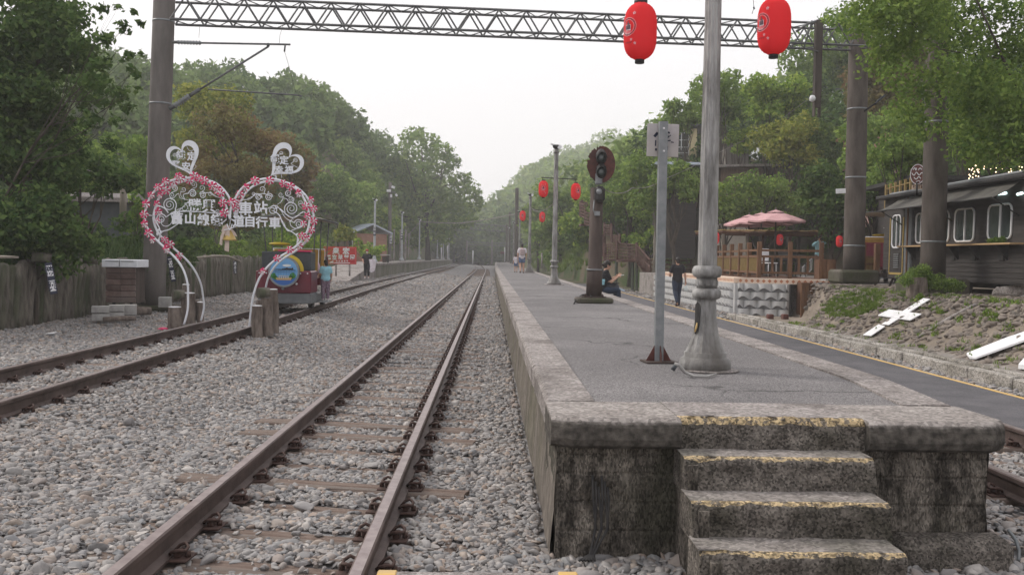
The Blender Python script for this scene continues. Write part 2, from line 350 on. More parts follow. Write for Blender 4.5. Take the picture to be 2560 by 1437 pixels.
Fc = np.array([(j*nx+i, j*nx+i+1, (j+1)*nx+i+1, (j+1)*nx+i) for j in range(len(ys)-1) for i in range(nx-1)])
def ground_mat():
    m = M('ground_gravel_and_earth', (.17,.14,.11), (.26,.22,.18), 2.2, .97, 1, 14)
    nt = m.node_tree; N = nt.nodes; L = nt.links; p = N['Principled BSDF']
    old = p.inputs['Base Color'].links[0].from_socket
    tc = N.new('ShaderNodeTexCoord'); g = N.new('ShaderNodeNewGeometry'); sp = N.new('ShaderNodeSeparateXYZ'); L.new(g.outputs['Position'], sp.inputs[0])
    # gravel
    vo = N.new('ShaderNodeTexVoronoi'); vo.inputs['Scale'].default_value = 17; L.new(g.outputs['Position'], vo.inputs['Vector'])
    s2 = N.new('ShaderNodeSeparateColor'); L.new(vo.outputs['Color'], s2.inputs[0])
    r = N.new('ShaderNodeValToRGB'); e = r.color_ramp.elements; e[0].position = 0; e[0].color = (.10,.098,.10,1); e[1].position = 1; e[1].color = (.36,.34,.33,1)
    for q, c in ((.35, (.20,.195,.20,1)), (.6, (.25,.245,.245,1)), (.8, (.25,.22,.20,1))): k = e.new(q); k.color = c
    L.new(s2.outputs[0], r.inputs[0])
    # weeds
    no = N.new('ShaderNodeTexNoise'); no.inputs['Scale'].default_value = .5; no.inputs['Detail'].default_value = 9; L.new(g.outputs['Position'], no.inputs['Vector'])
    gr = N.new('ShaderNodeValToRGB'); gr.color_ramp.elements[0].position = .42; gr.color_ramp.elements[1].position = .58
    gr.color_ramp.elements[0].color = (.13,.10,.07,1); gr.color_ramp.elements[1].color = (.045,.075,.02,1); L.new(no.outputs['Fac'], gr.inputs[0])
    def rng(sock, a, b):
        q = N.new('ShaderNodeMapRange'); q.inputs[1].default_value = a; q.inputs[2].default_value = b; L.new(sock, q.inputs[0]); return q.outputs[0]
    def mix(f, a, b):
        q = N.new('ShaderNodeMix'); q.data_type = 'RGBA'; L.new(f, q.inputs[0]); L.new(a, q.inputs[6]); L.new(b, q.inputs[7]); return q.outputs[2]
    o = mix(rng(sp.outputs[0], 7.1, 7.5), r.outputs[0], old)
    o = mix(rng(sp.outputs[2], 1.15, 1.6), o, gr.outputs[0])
    o = mix(rng(sp.outputs[0], -8.3, -9.2), o, gr.outputs[0])
    o = mix(rng(sp.outputs[1], 34, 42), o, mix(rng(sp.outputs[0], 3.2, 4.5), o, gr.outputs[0]))
    L.new(o, p.inputs['Base Color'])
    return m
mGround = ground_mat()
np_mesh('ground', V, Fc, mGround, smooth=True, kind='structure')

# ------------------------------------------------------------------ crushed stone ballast
def ico(level):
    t = (1+5**.5)/2
    v = np.array([(-1,t,0),(1,t,0),(-1,-t,0),(1,-t,0),(0,-1,t),(0,1,t),(0,-1,-t),(0,1,-t),(t,0,-1),(t,0,1),(-t,0,-1),(-t,0,1)], float)
    f = [(0,11,5),(0,5,1),(0,1,7),(0,7,10),(0,10,11),(1,5,9),(5,11,4),(11,10,2),(10,7,6),(7,1,8),(3,9,4),(3,4,2),(3,2,6),(3,6,8),(3,8,9),(4,9,5),(2,4,11),(6,2,10),(8,6,7),(9,8,1)]
    v /= np.linalg.norm(v[0])
    for _ in range(level):
        cache = {}; nf = []; vl = [tuple(q) for q in v]
        def mid(a, b):
            k = (min(a, b), max(a, b))
            if k not in cache:
                q = (np.array(vl[a])+np.array(vl[b])); q /= np.linalg.norm(q); vl.append(tuple(q)); cache[k] = len(vl)-1
            return cache[k]
        for a, b, c in f:
            x, y, z = mid(a, b), mid(b, c), mid(c, a); nf += [(a, x, z), (b, y, x), (c, z, y), (x, y, z)]
        v = np.array(vl); f = nf
    return v, np.array(f)
def stones(P, size, seed, level=0, cut=.5, sg=.31):
    """P: (n,3) centres; returns verts, faces of angular stones with flats cut on them"""
    r = np.random.default_rng(seed); bv, bf = ico(level); n = len(P); k = len(bv)
    V = np.repeat(bv[None], n, 0)
    # angular: clip with random planes
    for q in range(7):
        d = r.normal(size=(n, 1, 3)); d /= np.linalg.norm(d, axis=2, keepdims=True)
        h = r.uniform(.22, .62, (n, 1)); dot = (V*d).sum(2); ex = np.maximum(0, dot-h)
        V = V - ex[..., None]*d*cut*2.0
    ax = r.uniform(.7, 1.35, (n, 1, 3)) * np.array([1.25, 1.05, .72]); V = V*ax
    a = r.uniform(0, 6.28, n); b = r.normal(0, .35, n); c, s = np.cos(a), np.sin(a); cb, sb = np.cos(b), np.sin(b)
    X, Y, Z = V[..., 0].copy(), V[..., 1].copy(), V[..., 2].copy()
    Y2 = Y*cb[:, None]-Z*sb[:, None]; Z2 = Y*sb[:, None]+Z*cb[:, None]
    V = np.stack([X*c[:, None]-Y2*s[:, None], X*s[:, None]+Y2*c[:, None], Z2], 2)
    V *= (size*(1+.33*sg)*r.lognormal(0, sg, n))[:, None, None] if np.isscalar(size) else (size*r.lognormal(0, .22, n))[:, None, None]
    V += P[:, None, :]
    Fx = (bf[None]+(np.arange(n)*k)[:, None, None]).reshape(-1, 3)
    return V.reshape(-1, 3), Fx
def stone_mat(name, pal):
    m = bpy.data.materials.new(name); m.use_nodes = True; nt = m.node_tree; N = nt.nodes; L = nt.links; p = N['Principled BSDF']
    p.inputs['Roughness'].default_value = .85; p.inputs['Specular IOR Level'].default_value = .3
    g = N.new('ShaderNodeNewGeometry'); r = N.new('ShaderNodeValToRGB'); e = r.color_ramp.elements
    e[0].position = 0; e[0].color = c4(pal[0]); e[1].position = 1; e[1].color = c4(pal[-1])
    for i, c in enumerate(pal[1:-1]): k = e.new((i+1)/(len(pal)-1)); k.color = c4(c)
    L.new(g.outputs['Random Per Island'], r.inputs[0])
    no = N.new('ShaderNodeTexNoise'); no.inputs['Scale'].default_value = 55; no.inputs['Detail'].default_value = 4; L.new(g.outputs['Position'], no.inputs['Vector'])
    mr = N.new('ShaderNodeMapRange'); mr.inputs[3].default_value = .78; mr.inputs[4].default_value = 1.22; L.new(no.outputs['Fac'], mr.inputs[0])
    mx = N.new('ShaderNodeMix'); mx.data_type = 'RGBA'; mx.blend_type = 'MULTIPLY'; mx.inputs[0].default_value = 1; L.new(r.outputs[0], mx.inputs[6]); L.new(mr.outputs[0], mx.inputs[7])
    L.new(mx.outputs[2], p.inputs['Base Color']); return m
mStone = stone_mat('ballast_stone', [(0.138,0.133,0.136),(0.303,0.287,0.277),(0.222,0.226,0.233),(0.299,0.282,0.268),(0.273,0.262,0.257),(0.364,0.302,0.253),(0.202,0.202,0.210),(0.415,0.387,0.365),(0.202,0.196,0.194),(0.267,0.253,0.249),(0.283,0.222,0.184),(0.314,0.302,0.297)])
mCobble = stone_mat('bank_cobble', [(.13,.11,.095),(.22,.185,.16),(.17,.145,.125),(.26,.22,.19),(.15,.135,.12),(.20,.165,.14)])
SK = -0.19                                   # sleepers lie a little askew
def on_sleeper(x, y):
    for c, off in ((trackM, .08), (trackL, .30), (lambda q: 4.07, .0)):
        d = x - c(y)
        if abs(d) < 1.05:
            q = ((y - SK*d - off)/.56) % 1.0
            return q < .42
    return False
def on_rail(x, y):
    for c in (trackM, trackL, lambda q: 4.07):
        d = abs(x-c(y))
        if .48 < d < .61: return True
    return False
def scatter(n, y0, y1, size, level, seed, xr=lambda y: (-.52*y-1.6, .30), layer=0):
    r = np.random.default_rng(seed); P = []
    # density constant over area
    while len(P) < n:
        y = y0 + (y1-y0)*r.random(); a, b = xr(y); A, B = xr(y1)
        if r.random() > (b-a)/max(B-A, b-a): continue
        x = a+(b-a)*r.random()
        if x < -8.15 or on_rail(x, y): continue
        if on_sleeper(x, y) and r.random() < (.93 if abs(x-trackM(y)) < .6 and y < 14 else .75): continue
        P.append((x, y, gz(x, y) + size*(.25+.75*r.random()) + .012*math.sin(x*3.1)*math.sin(y*2.3)))
    return stones(np.array(P), size, seed, level)
parts = []
for spec in ((30000, 4.0, 8.2, .0205, 1, 1), (36000, 8.2, 13, .0215, 0, 2), (58000, 13, 25, .025, 0, 3), (36000, 25, 44, .034, 0, 4), (20000, 44, 78, .05, 0, 9)):
    parts.append(scatter(*spec))
rightx = lambda y: (2.95, 4.9)
parts.append(scatter(7500, 4.0, 9, .021, 1, 5, rightx))
parts.append(scatter(4200, 3.9, 4.95, .026, 1, 6, lambda y: (.2, 3.2)))
parts.append(scatter(3600, 6.5, 25, .03, 0, 7, lambda y: (6.13, 6.6)))
parts.append(scatter(1500, 25, 60, .05, 0, 8, lambda y: (6.13, 7.2)))
o = 0; VV = []; FF = []
for v, f in parts: VV.append(v); FF.append(f+o); o += len(v)
np_mesh('ballast', np.concatenate(VV), np.concatenate(FF), mStone, kind='stuff', label='grey crushed stone ballast spread under and between the tracks')

# ------------------------------------------------------------------ tracks
RAILP = [(-.055,0),(.055,0),(.055,.014),(.012,.03),(.009,.10),(.033,.112),(.035,.138),(.026,.145),(-.026,.145),(-.035,.138),(-.033,.112),(-.009,.10),(-.012,.03),(-.055,.014)]
def clip_mesh():
    mb = MB(); mb.box((0, 0, .006), (.30, .15, .012), bev=.003)
    for s in (-1, 1):
        mb.box((s*.085, 0, .028), (.035, .07, .034), bev=.006)
        mb.tube([(s*.05,.02,.03),(s*.07,.045,.055),(s*.10,.045,.068),(s*.125,.02,.055),(s*.125,-.02,.045),(s*.10,-.045,.055),(s*.065,-.04,.045),(s*.045,-.015,.028)], .0095, 6)
        mb.tube([(s*.13,0,.012),(s*.13,0,.04)], .016, 6)
    o = mb.build('rail_clip', mClip, local=True); me = o.data; bpy.data.objects.remove(o); return me
CLIP = clip_mesh()
def sleeper_mesh(L, w, h, seed):
    rnd = random.Random(seed); mb = MB(); n = 8
    def fn(u, v):
        pass
    vs = []; fs = []
    prof = [(-w/2, -h), (-w/2, -.012), (-w/2+.012, 0), (-.02, .001), (0, -.004), (.03, .001), (w/2-.012, 0), (w/2, -.012), (w/2, -h)]
    for i in range(n+1):
        x = -L/2 + L*i/n
        for a, b in prof: vs.append((x + (rnd.uniform(-.012, .012) if i in (0, n) else 0), a+rnd.uniform(-.005, .005), b+rnd.uniform(-.004, .003)))
    k = len(prof)
    for i in range(n):
        for j in range(k-1): fs.append((i*k+j, i*k+j+1, (i+1)*k+j+1, (i+1)*k+j))
    fs.append(tuple(range(k))); fs.append(tuple(n*k+j for j in range(k)))
    mb.add(vs, fs); o = mb.build('sleeper', mSleeper, local=True); me = o.data; bpy.data.objects.remove(o); return me
SLP = [sleeper_mesh(2.05, .20, .14, i) for i in range(5)]
def track(label, ctr, z0, y0, y1, off, nclip=98, skew=SK, nsl=98):
    T = thing('railway_track', label, 'railway track', (ctr(y0), y0, z0), group='railway tracks')
    path_y = list(np.concatenate([np.arange(y0, min(y1, 60), 2.0), np.arange(min(y1, 60), y1+.1, 5.0)])) if y1 > 60 else list(np.arange(y0, y1+.1, 1.0))
    for s in (-1, 1):
        mb = MB(); mb.sweep([(ctr(y)+s*.5335, y, z0) for y in path_y], RAILP)
        nP = len(RAILP); nseg = len(path_y)-1
        for i in range(nseg):
            mb.m[i*nP+7] = 1
        mb.build('rail', [mSteel, mRailTop], T)
    k0 = math.ceil((y0-off)/.56); y = k0*.56+off+.11; i = 0; rest = MB(); restc = MB(); rnd = random.Random(5); clips = 0
    while y < min(y1, 130):
        c = ctr(y)
        if i < nsl:
            o = bpy.data.objects.new('sleeper', SLP[rnd.randrange(5)]); COL.objects.link(o); o.parent = T
            o.location = (c-ctr(y0)+rnd.uniform(-.05, .05), y-y0, -.002+rnd.uniform(-.032, .006)); o.rotation_euler = (0, 0, math.atan(skew)+rnd.uniform(-.02, .02))
        else: rest.box((c, y, z0-.06), (2.05, .2, .11), rz=math.atan(skew))
        for s in (-1, 1):
            if clips < nclip:
                o = bpy.data.objects.new('rail_clip', CLIP); COL.objects.link(o); o.parent = T; clips += 1
                o.location = (c-ctr(y0)+s*.5335, y-y0+skew*s*.5335, -.004); o.rotation_euler = (0, 0, math.atan(skew)*.5)
            elif y < 75: 
                for q in (-1, 1): restc.box((c+s*.5335+q*.09, y+skew*s*.5335, z0+.02), (.08, .10, .045), rz=math.atan(skew)*.5)
        y += .56; i += 1
    if rest.v: rest.build('sleeper', mSleeper, T, kind='stuff')
    if restc.v: restc.build('rail_clip', mClip, T, kind='stuff')
    return T
track('rusty railway track running straight beside the tall platform wall', trackM, -.005, 3.2, 260, .08)
track('railway track passing under the white heart arch with the small red train on it', trackL, .145, 6.2, 240, .30)
track('short stretch of track seen at the lower right beyond the platform end', lambda y: 4.07, -.005, 3.0, 40, .0, 60, 0.0, 60)
# crossing slab with yellow ends at the very bottom of the view
sl = thing('crossing_slab', 'grey crossing slab with yellow painted ends between the near rails', 'crossing slab', (.0, 4.3, 0))
a = GP(950, 1426, .10); b = GP(1436, 1434, .10)
mb = MB(); mb.box(((a.x+b.x)/2, a.y-.30, .05), (b.x-a.x, .6, .10), bev=.008); mb.build('slab', mConc, sl)
for q, w in ((a.x+.035, .09), (b.x-.03, .09)):
    mb = MB(); mb.box((q, a.y-.298, .0535), (w, .61, .102), bev=.006); mb.build('yellow_end', mYline, sl)

# ================================================================== MAIN PLATFORM
PZ = .72; PXL, PXR, PY0, PY1 = .33, 2.85, 4.83, 190
def platx(y): return 0 if y < 60 else .00012*(y-60)**1.75      # far end bends slightly right
P = thing('station_platform', 'long asphalt platform with pale concrete coping and steps at its near end', 'platform', (PXL, PY0, 0))
SX0, SX1 = .99, 1.97          # step opening
rp = random.Random(9)
from mathutils import noise as NZ
pys = [PY0+.55]+list(np.arange(6.5, 60, 1.5))+list(np.arange(60, PY1+1, 6.0))
mb = MB(); mb.sweep([((PXL+PXR)/2+platx(y), y, 0) for y in pys], [(-1.0, PZ-.2), (1.0, PZ-.2), (1.0, PZ-.003), (-1.0, PZ-.003)]); mb.build('asphalt_surface', mAsph, P)
def rough_strip(name, mat, x0, x1, z1, h, side):
    """coping stones laid end to end, each slightly uneven, with open joints"""
    mb = MB(); y = PY0+.55 if True else 0
    while y < PY1:
        Ls = 1.75 if y < 60 else 8.0
        e = rp.uniform(-.006, .006); dz = rp.uniform(.0, .004); c = platx(y+Ls/2)
        n = 12 if y < 30 else 2
        outer = x0 if side < 0 else x1; inner = x1 if side < 0 else x0
        vs = []; fs = []
        for i in range(n+1):
            yy = y+.003+(Ls-.006)*i/n; j = .010*NZ.noise(Vector((yy*5, side, 0)))+.004*NZ.noise(Vector((yy*21, side, 0))); r2 = .02+.010*NZ.noise(Vector((yy*7, side, 4)))
            pr = [(inner-side*0, z1+.002+dz), (outer-side*r2+side*j+e, z1+dz+.003), (outer+side*j+e, z1-r2), (outer+side*j*.6+e, z1-h), (inner, z1-h)]
            vs += [(q[0]+c-(.16*(1-sm(5.0, 6.9, yy)) if side > 0 else 0), yy, q[1]) for q in pr]
        for i in range(n):
            for k in range(5): fs.append((i*5+k, i*5+(k+1) % 5, (i+1)*5+(k+1) % 5, (i+1)*5+k))
        fs += [(0,1,2,3,4), tuple(n*5+k for k in range(5))]
        mb.add(vs, fs); y += Ls
    return mb.build(name, mat, P)
rough_strip('coping', mConc, PXL+.0, PXL+.28, PZ+.005, .14, -1)
rough_strip('coping', mConc, PXR-.30, PXR, PZ+.005, .14, 1)
# long side walls, slightly battered
mb = MB()
def wallf(side):
    X = PXL+.045 if side < 0 else PXR-.045
    def f(u, v):
        y = PY0+.10+(60-PY0)*u; z = -.15 + (PZ-.135+.15)*v
        return (X + side*(.045*(1-v)) + rp.uniform(-.006, .006) + platx(y) - (.16*(1-sm(5.0, 6.9, y)) if side > 0 else 0), y, z)
    return f
mb.grid(wallf(-1), 160, 8); mb.grid(wallf(1), 40, 3)
for s, X in ((-1, PXL+.045), (1, PXR-.045)):
    mb.sweep([(X+platx(y), y, 0) for y in np.arange(60, PY1+1, 6.0)], [(-.05, -.2), (.05, -.2), (.05, PZ-.13), (-.05, PZ-.13)])
def side_mat():
    m = M('platform_side_concrete', (.095,.082,.070), (.19,.165,.142), 2.2, .95, .8, 20, stretch=(1,1,.35), c3=(.11,.105,.07), speck=(40,.4)); return m
mb.build('side_wall', side_mat(), P)
# end wall: stained, broken concrete left and right of the steps
from mathutils import noise as NZ
def rough_face(mb, x0, x1, z0, z1, yf, nu, nv, amp=.02, seed=0, batter=0.0, fr=6):
    def f(u, v):
        x = x0+(x1-x0)*u; z = z0+(z1-z0)*v
        q = NZ.fractal(Vector((x*fr+seed, z*fr, seed*.7)), 1.0, 2.0, 5); q2 = NZ.noise(Vector((x*2.2, z*2.2, seed+5)))
        gr = sum(math.exp(-((z-zz)/.006)**2) for zz in (.12,.27,.42,.52))*.010
        return (x, yf + gr - amp*q - amp*.8*q2 - batter*(1-v), z)
    mb.grid(f, nu, nv)
YF = PY0+.03
PXR_ = PXR; PXR = 2.69
# body of the end wall: front face, top, returns
mb = MB()
for (a, b, sd) in ((PXL+.03, SX0, 1), (SX1, PXR-.05, 2)):
    rough_face(mb, a, b, -.12, PZ-.13, YF+.03, 60, 90, .020, sd, .015, 9)
mb.box(((PXL+SX0)/2+.03, YF+.30, .28), (SX0-PXL-.08, .44, .80)); mb.box(((SX1+PXR)/2-.02, YF+.30, .28), (PXR-SX1-.12, .44, .80)); mb.box(((SX0+SX1)/2, YF+.42, .20), (SX1-SX0+.1, .22, .80))
# right end return face (corner eroded)
def cf(u, v):
    y = YF+.03+.9*u; z = -.12+(PZ-.01)*v
    return (PXR-.05+.02*NZ.noise(Vector((y*6, z*6, 3)))+.01, y, z)
mb.grid(cf, 20, 16)
def cf2(u, v):
    y = YF+.03+.9*u; z = -.12+(PZ-.01)*v
    return (PXL+.03+.012*NZ.noise(Vector((y*6, z*6, 9))), y, z)
mb.grid(cf2, 20, 16)
mb.build('end_wall', mConcDark, P, fix=False)
# overhanging end coping, rounded and chipped
def end_coping(x0, x1, seed, corner=0):
    mb = MB(); n = 40; vs = []; fs = []; k = 9
    for i in range(n+1):
        x = x0+(x1-x0)*i/n; w = NZ.noise(Vector((x*7, seed, 0)))*.010; e = 0
        if corner == 1 and x > x1-.10: e = (x-x1+.10)*.8
        if corner == -1 and x < x0+.10: e = (x0+.10-x)*.5
        y = PY0-.045+w+e; r = .028+.012*NZ.noise(Vector((x*11, seed+2, 0)))
        pr = [(PY0+.56, PZ+.004), (y+r*1.6, PZ+.006), (y+r*.5, PZ-r*.4), (y, PZ-r*1.4), (y-.004, PZ-.10+w), (y+.012, PZ-.135), (y+.05, PZ-.155+w*.5), (y+.14, PZ-.165), (PY0+.56, PZ-.165)]
        vs += [(x, a, b) for a, b in pr]
    for i in range(n):
        for j in range(k): fs.append((i*k+j, i*k+(j+1) % k, (i+1)*k+(j+1) % k, (i+1)*k+j))
    fs += [tuple(range(k)), tuple(n*k+j for j in range(k))]
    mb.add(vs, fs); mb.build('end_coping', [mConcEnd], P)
def cend_mat():
    m = M('end_coping_concrete', (.24,.215,.20), (.36,.33,.31), 6, .93, .9, 30, speck=(55,.5)); nt = m.node_tree; N = nt.nodes; L = nt.links; p = N['Principled BSDF']
    o = p.inputs['Base Color'].links[0].from_socket; g = N.new('ShaderNodeNewGeometry'); sp = N.new('ShaderNodeSeparateXYZ'); L.new(g.outputs['Position'], sp.inputs[0])
    no = N.new('ShaderNodeTexNoise'); no.inputs['Scale'].default_value = 19; no.inputs['Detail'].default_value = 12; L.new(g.outputs['Position'], no.inputs['Vector'])
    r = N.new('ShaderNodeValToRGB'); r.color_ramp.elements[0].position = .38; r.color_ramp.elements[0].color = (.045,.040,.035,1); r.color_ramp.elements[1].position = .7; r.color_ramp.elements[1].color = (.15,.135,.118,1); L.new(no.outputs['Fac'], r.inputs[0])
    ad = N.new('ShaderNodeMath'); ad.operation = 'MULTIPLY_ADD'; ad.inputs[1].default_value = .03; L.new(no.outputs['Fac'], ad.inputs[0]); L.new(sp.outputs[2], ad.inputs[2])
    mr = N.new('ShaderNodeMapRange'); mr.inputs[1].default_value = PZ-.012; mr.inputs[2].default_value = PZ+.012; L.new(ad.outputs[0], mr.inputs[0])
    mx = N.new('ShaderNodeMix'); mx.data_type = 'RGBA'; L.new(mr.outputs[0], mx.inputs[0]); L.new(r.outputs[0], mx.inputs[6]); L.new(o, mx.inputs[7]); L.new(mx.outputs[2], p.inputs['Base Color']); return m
mConcEnd = cend_mat()
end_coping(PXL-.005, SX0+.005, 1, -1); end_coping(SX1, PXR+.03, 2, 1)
# (end) foot of the wall at the right: a low footing
mb = MB(); mb.box(((SX1+PXR)/2+.10, YF-.02, .02), (PXR-SX1-.10, .22, .22), bev=.05); mb.build('footing', mStepConc, P)
# black cables coming out of the wall left of the steps
cb = MB()
for i in range(6):
    x = .565+.016*i; cb.tube([(x-.02, YF-.01, .42-.03*(i % 3)), (x-.015, YF-.03, .30), (x-.02*(i % 2), YF-.035, .15), (x-.03-.012*i, YF-.06, .02), (x-.09, YF-.10, .0)], .007, 6)
tag(cb.build('cable', mBlack), 'bundle of black cables hanging down the end wall left of the steps', 'cable')
wc = MB(); q = [GP(2522, 1325, .12), GP(2540, 1350, .10), GP(2548, 1375, .04), GP(2546, 1400, .0)]
wc.tube(q, .010, 8); tag(wc.build('conduit', mGalv), 'pale bent conduit at the foot of the right platform corner', 'conduit')
PXR = PXR_
# steps
st = thing('concrete_steps', 'worn concrete steps with flaking yellow nosings up to the platform', 'steps', ((SX0+SX1)/2, PY0, 0))
NR = 5; rise = PZ/4.55; going = .262
def step_block(x0, x1, yb, yf, z0, z1, seed, widen=0.0):
    """riser front + nosing + tread as one rough block; material slots riser, yellow, tread"""
    mb = MB(); n = 84; A = []; segs = [(-1, 'b')]
    for i in range(n+1):
        u = i/n; x = x0+(x1-x0)*u
        w = .030*NZ.noise(Vector((x*5, seed*3.1, 1)))+.022*NZ.noise(Vector((x*19, seed*5.3, 2)))+.010*NZ.noise(Vector((x*47, seed*2, 2))); hgt = .012*NZ.noise(Vector((x*31, seed, 3)))+.018*NZ.noise(Vector((x*6, seed, 7)))
        und = .002+.012*NZ.noise(Vector((x*9, seed, 11)))
        row = [(yb, z1-.002)]
        for k in range(1, 5): row.append((lerp(yb, yf+.045, k/4), z1+.003*NZ.noise(Vector((x*12, k*3, seed)))-.002))
        row += [(yf+.034+w, z1-.003+hgt*.4), (yf+.010+w, z1-.014+hgt), (yf+w*.8, z1-.038+hgt*.5)]
        for k in range(1, 7):
            zz = lerp(z1-.05, z0, k/6); row.append((yf+und-.004*k+.028*NZ.fractal(Vector((x*7, zz*9, seed*2)), 1, 2, 4), zz))
        A.append([(x+widen*(q[1]-z1)*0, q[0], q[1]) for q in row])
    k = len(A[0]); vs = [p for r_ in A for p in r_]; 
    for i in range(n):
        for j in range(k-1):
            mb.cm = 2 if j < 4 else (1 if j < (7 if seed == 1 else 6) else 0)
            s0 = len(mb.v)
            if j == 0 and i == 0: mb.v += [tuple(p) for p in vs]
            mb.f.append([i*k+j, i*k+j+1, (i+1)*k+j+1, (i+1)*k+j]); mb.m.append(mb.cm); mb.sm.append(True)
    mb.cm = 0
    mb.add([A[0][j] for j in range(k)]+[(x0, yb, z0)], [tuple(range(k+1))]); mb.add([A[-1][j] for j in range(k)]+[(x1, yb, z0)], [tuple(range(k+1))])
    return mb
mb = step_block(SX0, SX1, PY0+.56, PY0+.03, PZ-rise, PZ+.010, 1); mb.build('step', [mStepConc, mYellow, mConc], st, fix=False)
for i in range(1, NR):
    z1 = PZ-rise*i+.008; yf = PY0-going*i+.05; yb = PY0-going*(i-1)+.06
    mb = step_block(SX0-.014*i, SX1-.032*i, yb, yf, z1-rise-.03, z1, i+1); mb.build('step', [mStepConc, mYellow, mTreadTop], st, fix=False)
def cheek(x, s):
    mb = MB(); pts = [(x, PY0+.05, -.1)]
    for i in range(0, NR): pts += [(x, PY0-going*i+.03, PZ-rise*i-.03), (x, PY0-going*i+.03, PZ-rise*(i+1)-.03)]
    pts += [(x, PY0-going*(NR-1)+.03, -.1)]
    mb.prism(pts, (s*.05, 0, 0)); return mb
cheek(SX0+.0, 1).build('stringer', mConcDark, st)

# ================================================================== PATH on the right and its kerb
pth = MB(); pth.sweep([(5.47, y, 0) for y in list(np.arange(2, 60, 2.0))], [(-.62, -.1), (.56, -.1), (.56, .055), (-.62, .055)])
pth.build('path', mPath, kind='structure')
for nm, a, b in (('near', -.66, -.60), ('far', .55, .61)):
    yl = MB(); yl.sweep([(5.47, y, 0) for y in list(np.arange(2, 60, 2.0))], [(a, -.05), (b, -.05), (b, .0605), (a, .0605)])
    tag(yl.build('edge_line', mYline), 'yellow edge strip along the %s side of the dark path' % nm, 'edge line')
kb = MB(); y = 5.0; rk = random.Random(3)
while y < 25.5:
    Ls = rk.choice((.9, 1.1, .95)); x = 6.68 + .10*sm(18, 8, y)
    x = lerp(6.78, 6.60, (y-5)/20)
    kb.box((x+rk.uniform(-.015, .015), y+Ls/2, .03+rk.uniform(-.012, .012)), (.15, Ls-.015, .20), rz=rk.uniform(-.012, .012), bev=.015)
    kb.box((x+.33+rk.uniform(-.01, .01), y+Ls/2, .04+rk.uniform(-.01, .01)), (.13, Ls-.015, .18), bev=.02); y += Ls
tag(kb.build('gutter_kerb', mConcPale), 'low pale concrete gutter kerb between the path and the stone bank', 'kerb')
# ================================================================== VEGETATION BUILDERS
def leaves(blobs, n, size, seed, aspect=.55, shell=.5, up=.35, flat=.8):
    """blobs (x,y,z,r): n rhombic leaves spread through the outer part of every blob"""
    r = np.random.default_rng(seed); B = np.array(blobs, float); w = B[:, 3]**2; w /= w.sum()
    idx = r.choice(len(B), n, p=w); b = B[idx]
    d = r.normal(size=(n, 3)); d /= np.linalg.norm(d, axis=1, keepdims=True)
    rad = b[:, 3]*(shell+(1.08-shell)*r.random(n)**.6)
    lump = 1+.22*np.sin(d[:, 0]*5+idx)*np.sin(d[:, 1]*4.3+idx*1.7)+.14*np.sin(d[:, 2]*9+idx*2.3)
    c = b[:, :3] + d*(rad*lump)[:, None]*np.array([1, 1, flat])
    nrm = d*.6 + r.normal(size=(n, 3))*.75 + np.array([0, 0, up]); nrm /= np.linalg.norm(nrm, axis=1, keepdims=True)
    t = np.cross(nrm, r.normal(size=(n, 3))); t /= np.linalg.norm(t, axis=1, keepdims=True); s = np.cross(nrm, t)
    L = (size*r.uniform(.6, 1.35, n))[:, None]
    V = np.stack([c+t*L, c+s*L*aspect-nrm*L*.12, c-t*L, c-s*L*aspect-nrm*L*.12], 1).reshape(-1, 3)
    return V, np.arange(4*n).reshape(-1, 4)
def blobs_in(c, rx, ry, rz, n, seed, r0=.22, r1=.42, top=1.0):
    r = np.random.default_rng(seed); out = []
    for i in range(n):
        d = r.normal(size=3); d /= np.linalg.norm(d); q = r.random()**.45*.78
        x, y, z = c[0]+d[0]*rx*q, c[1]+d[1]*ry*q, c[2]+d[2]*rz*q
        out.append((x, y, z, min(rx, rz)*r.uniform(r0, r1)))
    return out
def limbs(mb, base, r, blobs, seed, fork=.45, k=10, sway=.3):
    rnd = random.Random(seed); base = Vector(base); B = sorted(blobs, key=lambda b: -b[3])
    cx = sum(b[0] for b in blobs)/len(blobs); cy = sum(b[1] for b in blobs)/len(blobs); top = max(b[2] for b in blobs)
    H = top-base.z; pts = []
    for i in range(7):
        t = i/6; pts.append(Vector((lerp(base.x, cx, t*t)+rnd.uniform(-1, 1)*r*sway*i, lerp(base.y, cy, t*t), base.z+H*.86*t)))
    mb.tube(pts, [r*(1.25 if i == 0 else 1)*(1-.82*i/6) for i in range(7)], 8)
    for b in (rnd.sample(B, min(k, len(B)))):
        t = rnd.uniform(fork, .85); j = t*6; i = int(j); p0 = pts[i].lerp(pts[min(6, i+1)], j-i); e = Vector(b[:3])
        mid = p0.lerp(e, .5)+Vector((rnd.uniform(-.1, .1), rnd.uniform(-.1, .1), -.08))*(e-p0).length
        rr = r*(1-.82*t)*.55
        mb.tube([p0, p0.lerp(mid, .6), mid, e], [rr, rr*.8, rr*.6, rr*.2], 6)
        for q in range(2):
            e2 = e+Vector((rnd.uniform(-1, 1), rnd.uniform(-1, 1), rnd.uniform(-.3, 1)))*b[3]; mb.tube([mid, e2], [rr*.4, rr*.12], 5)
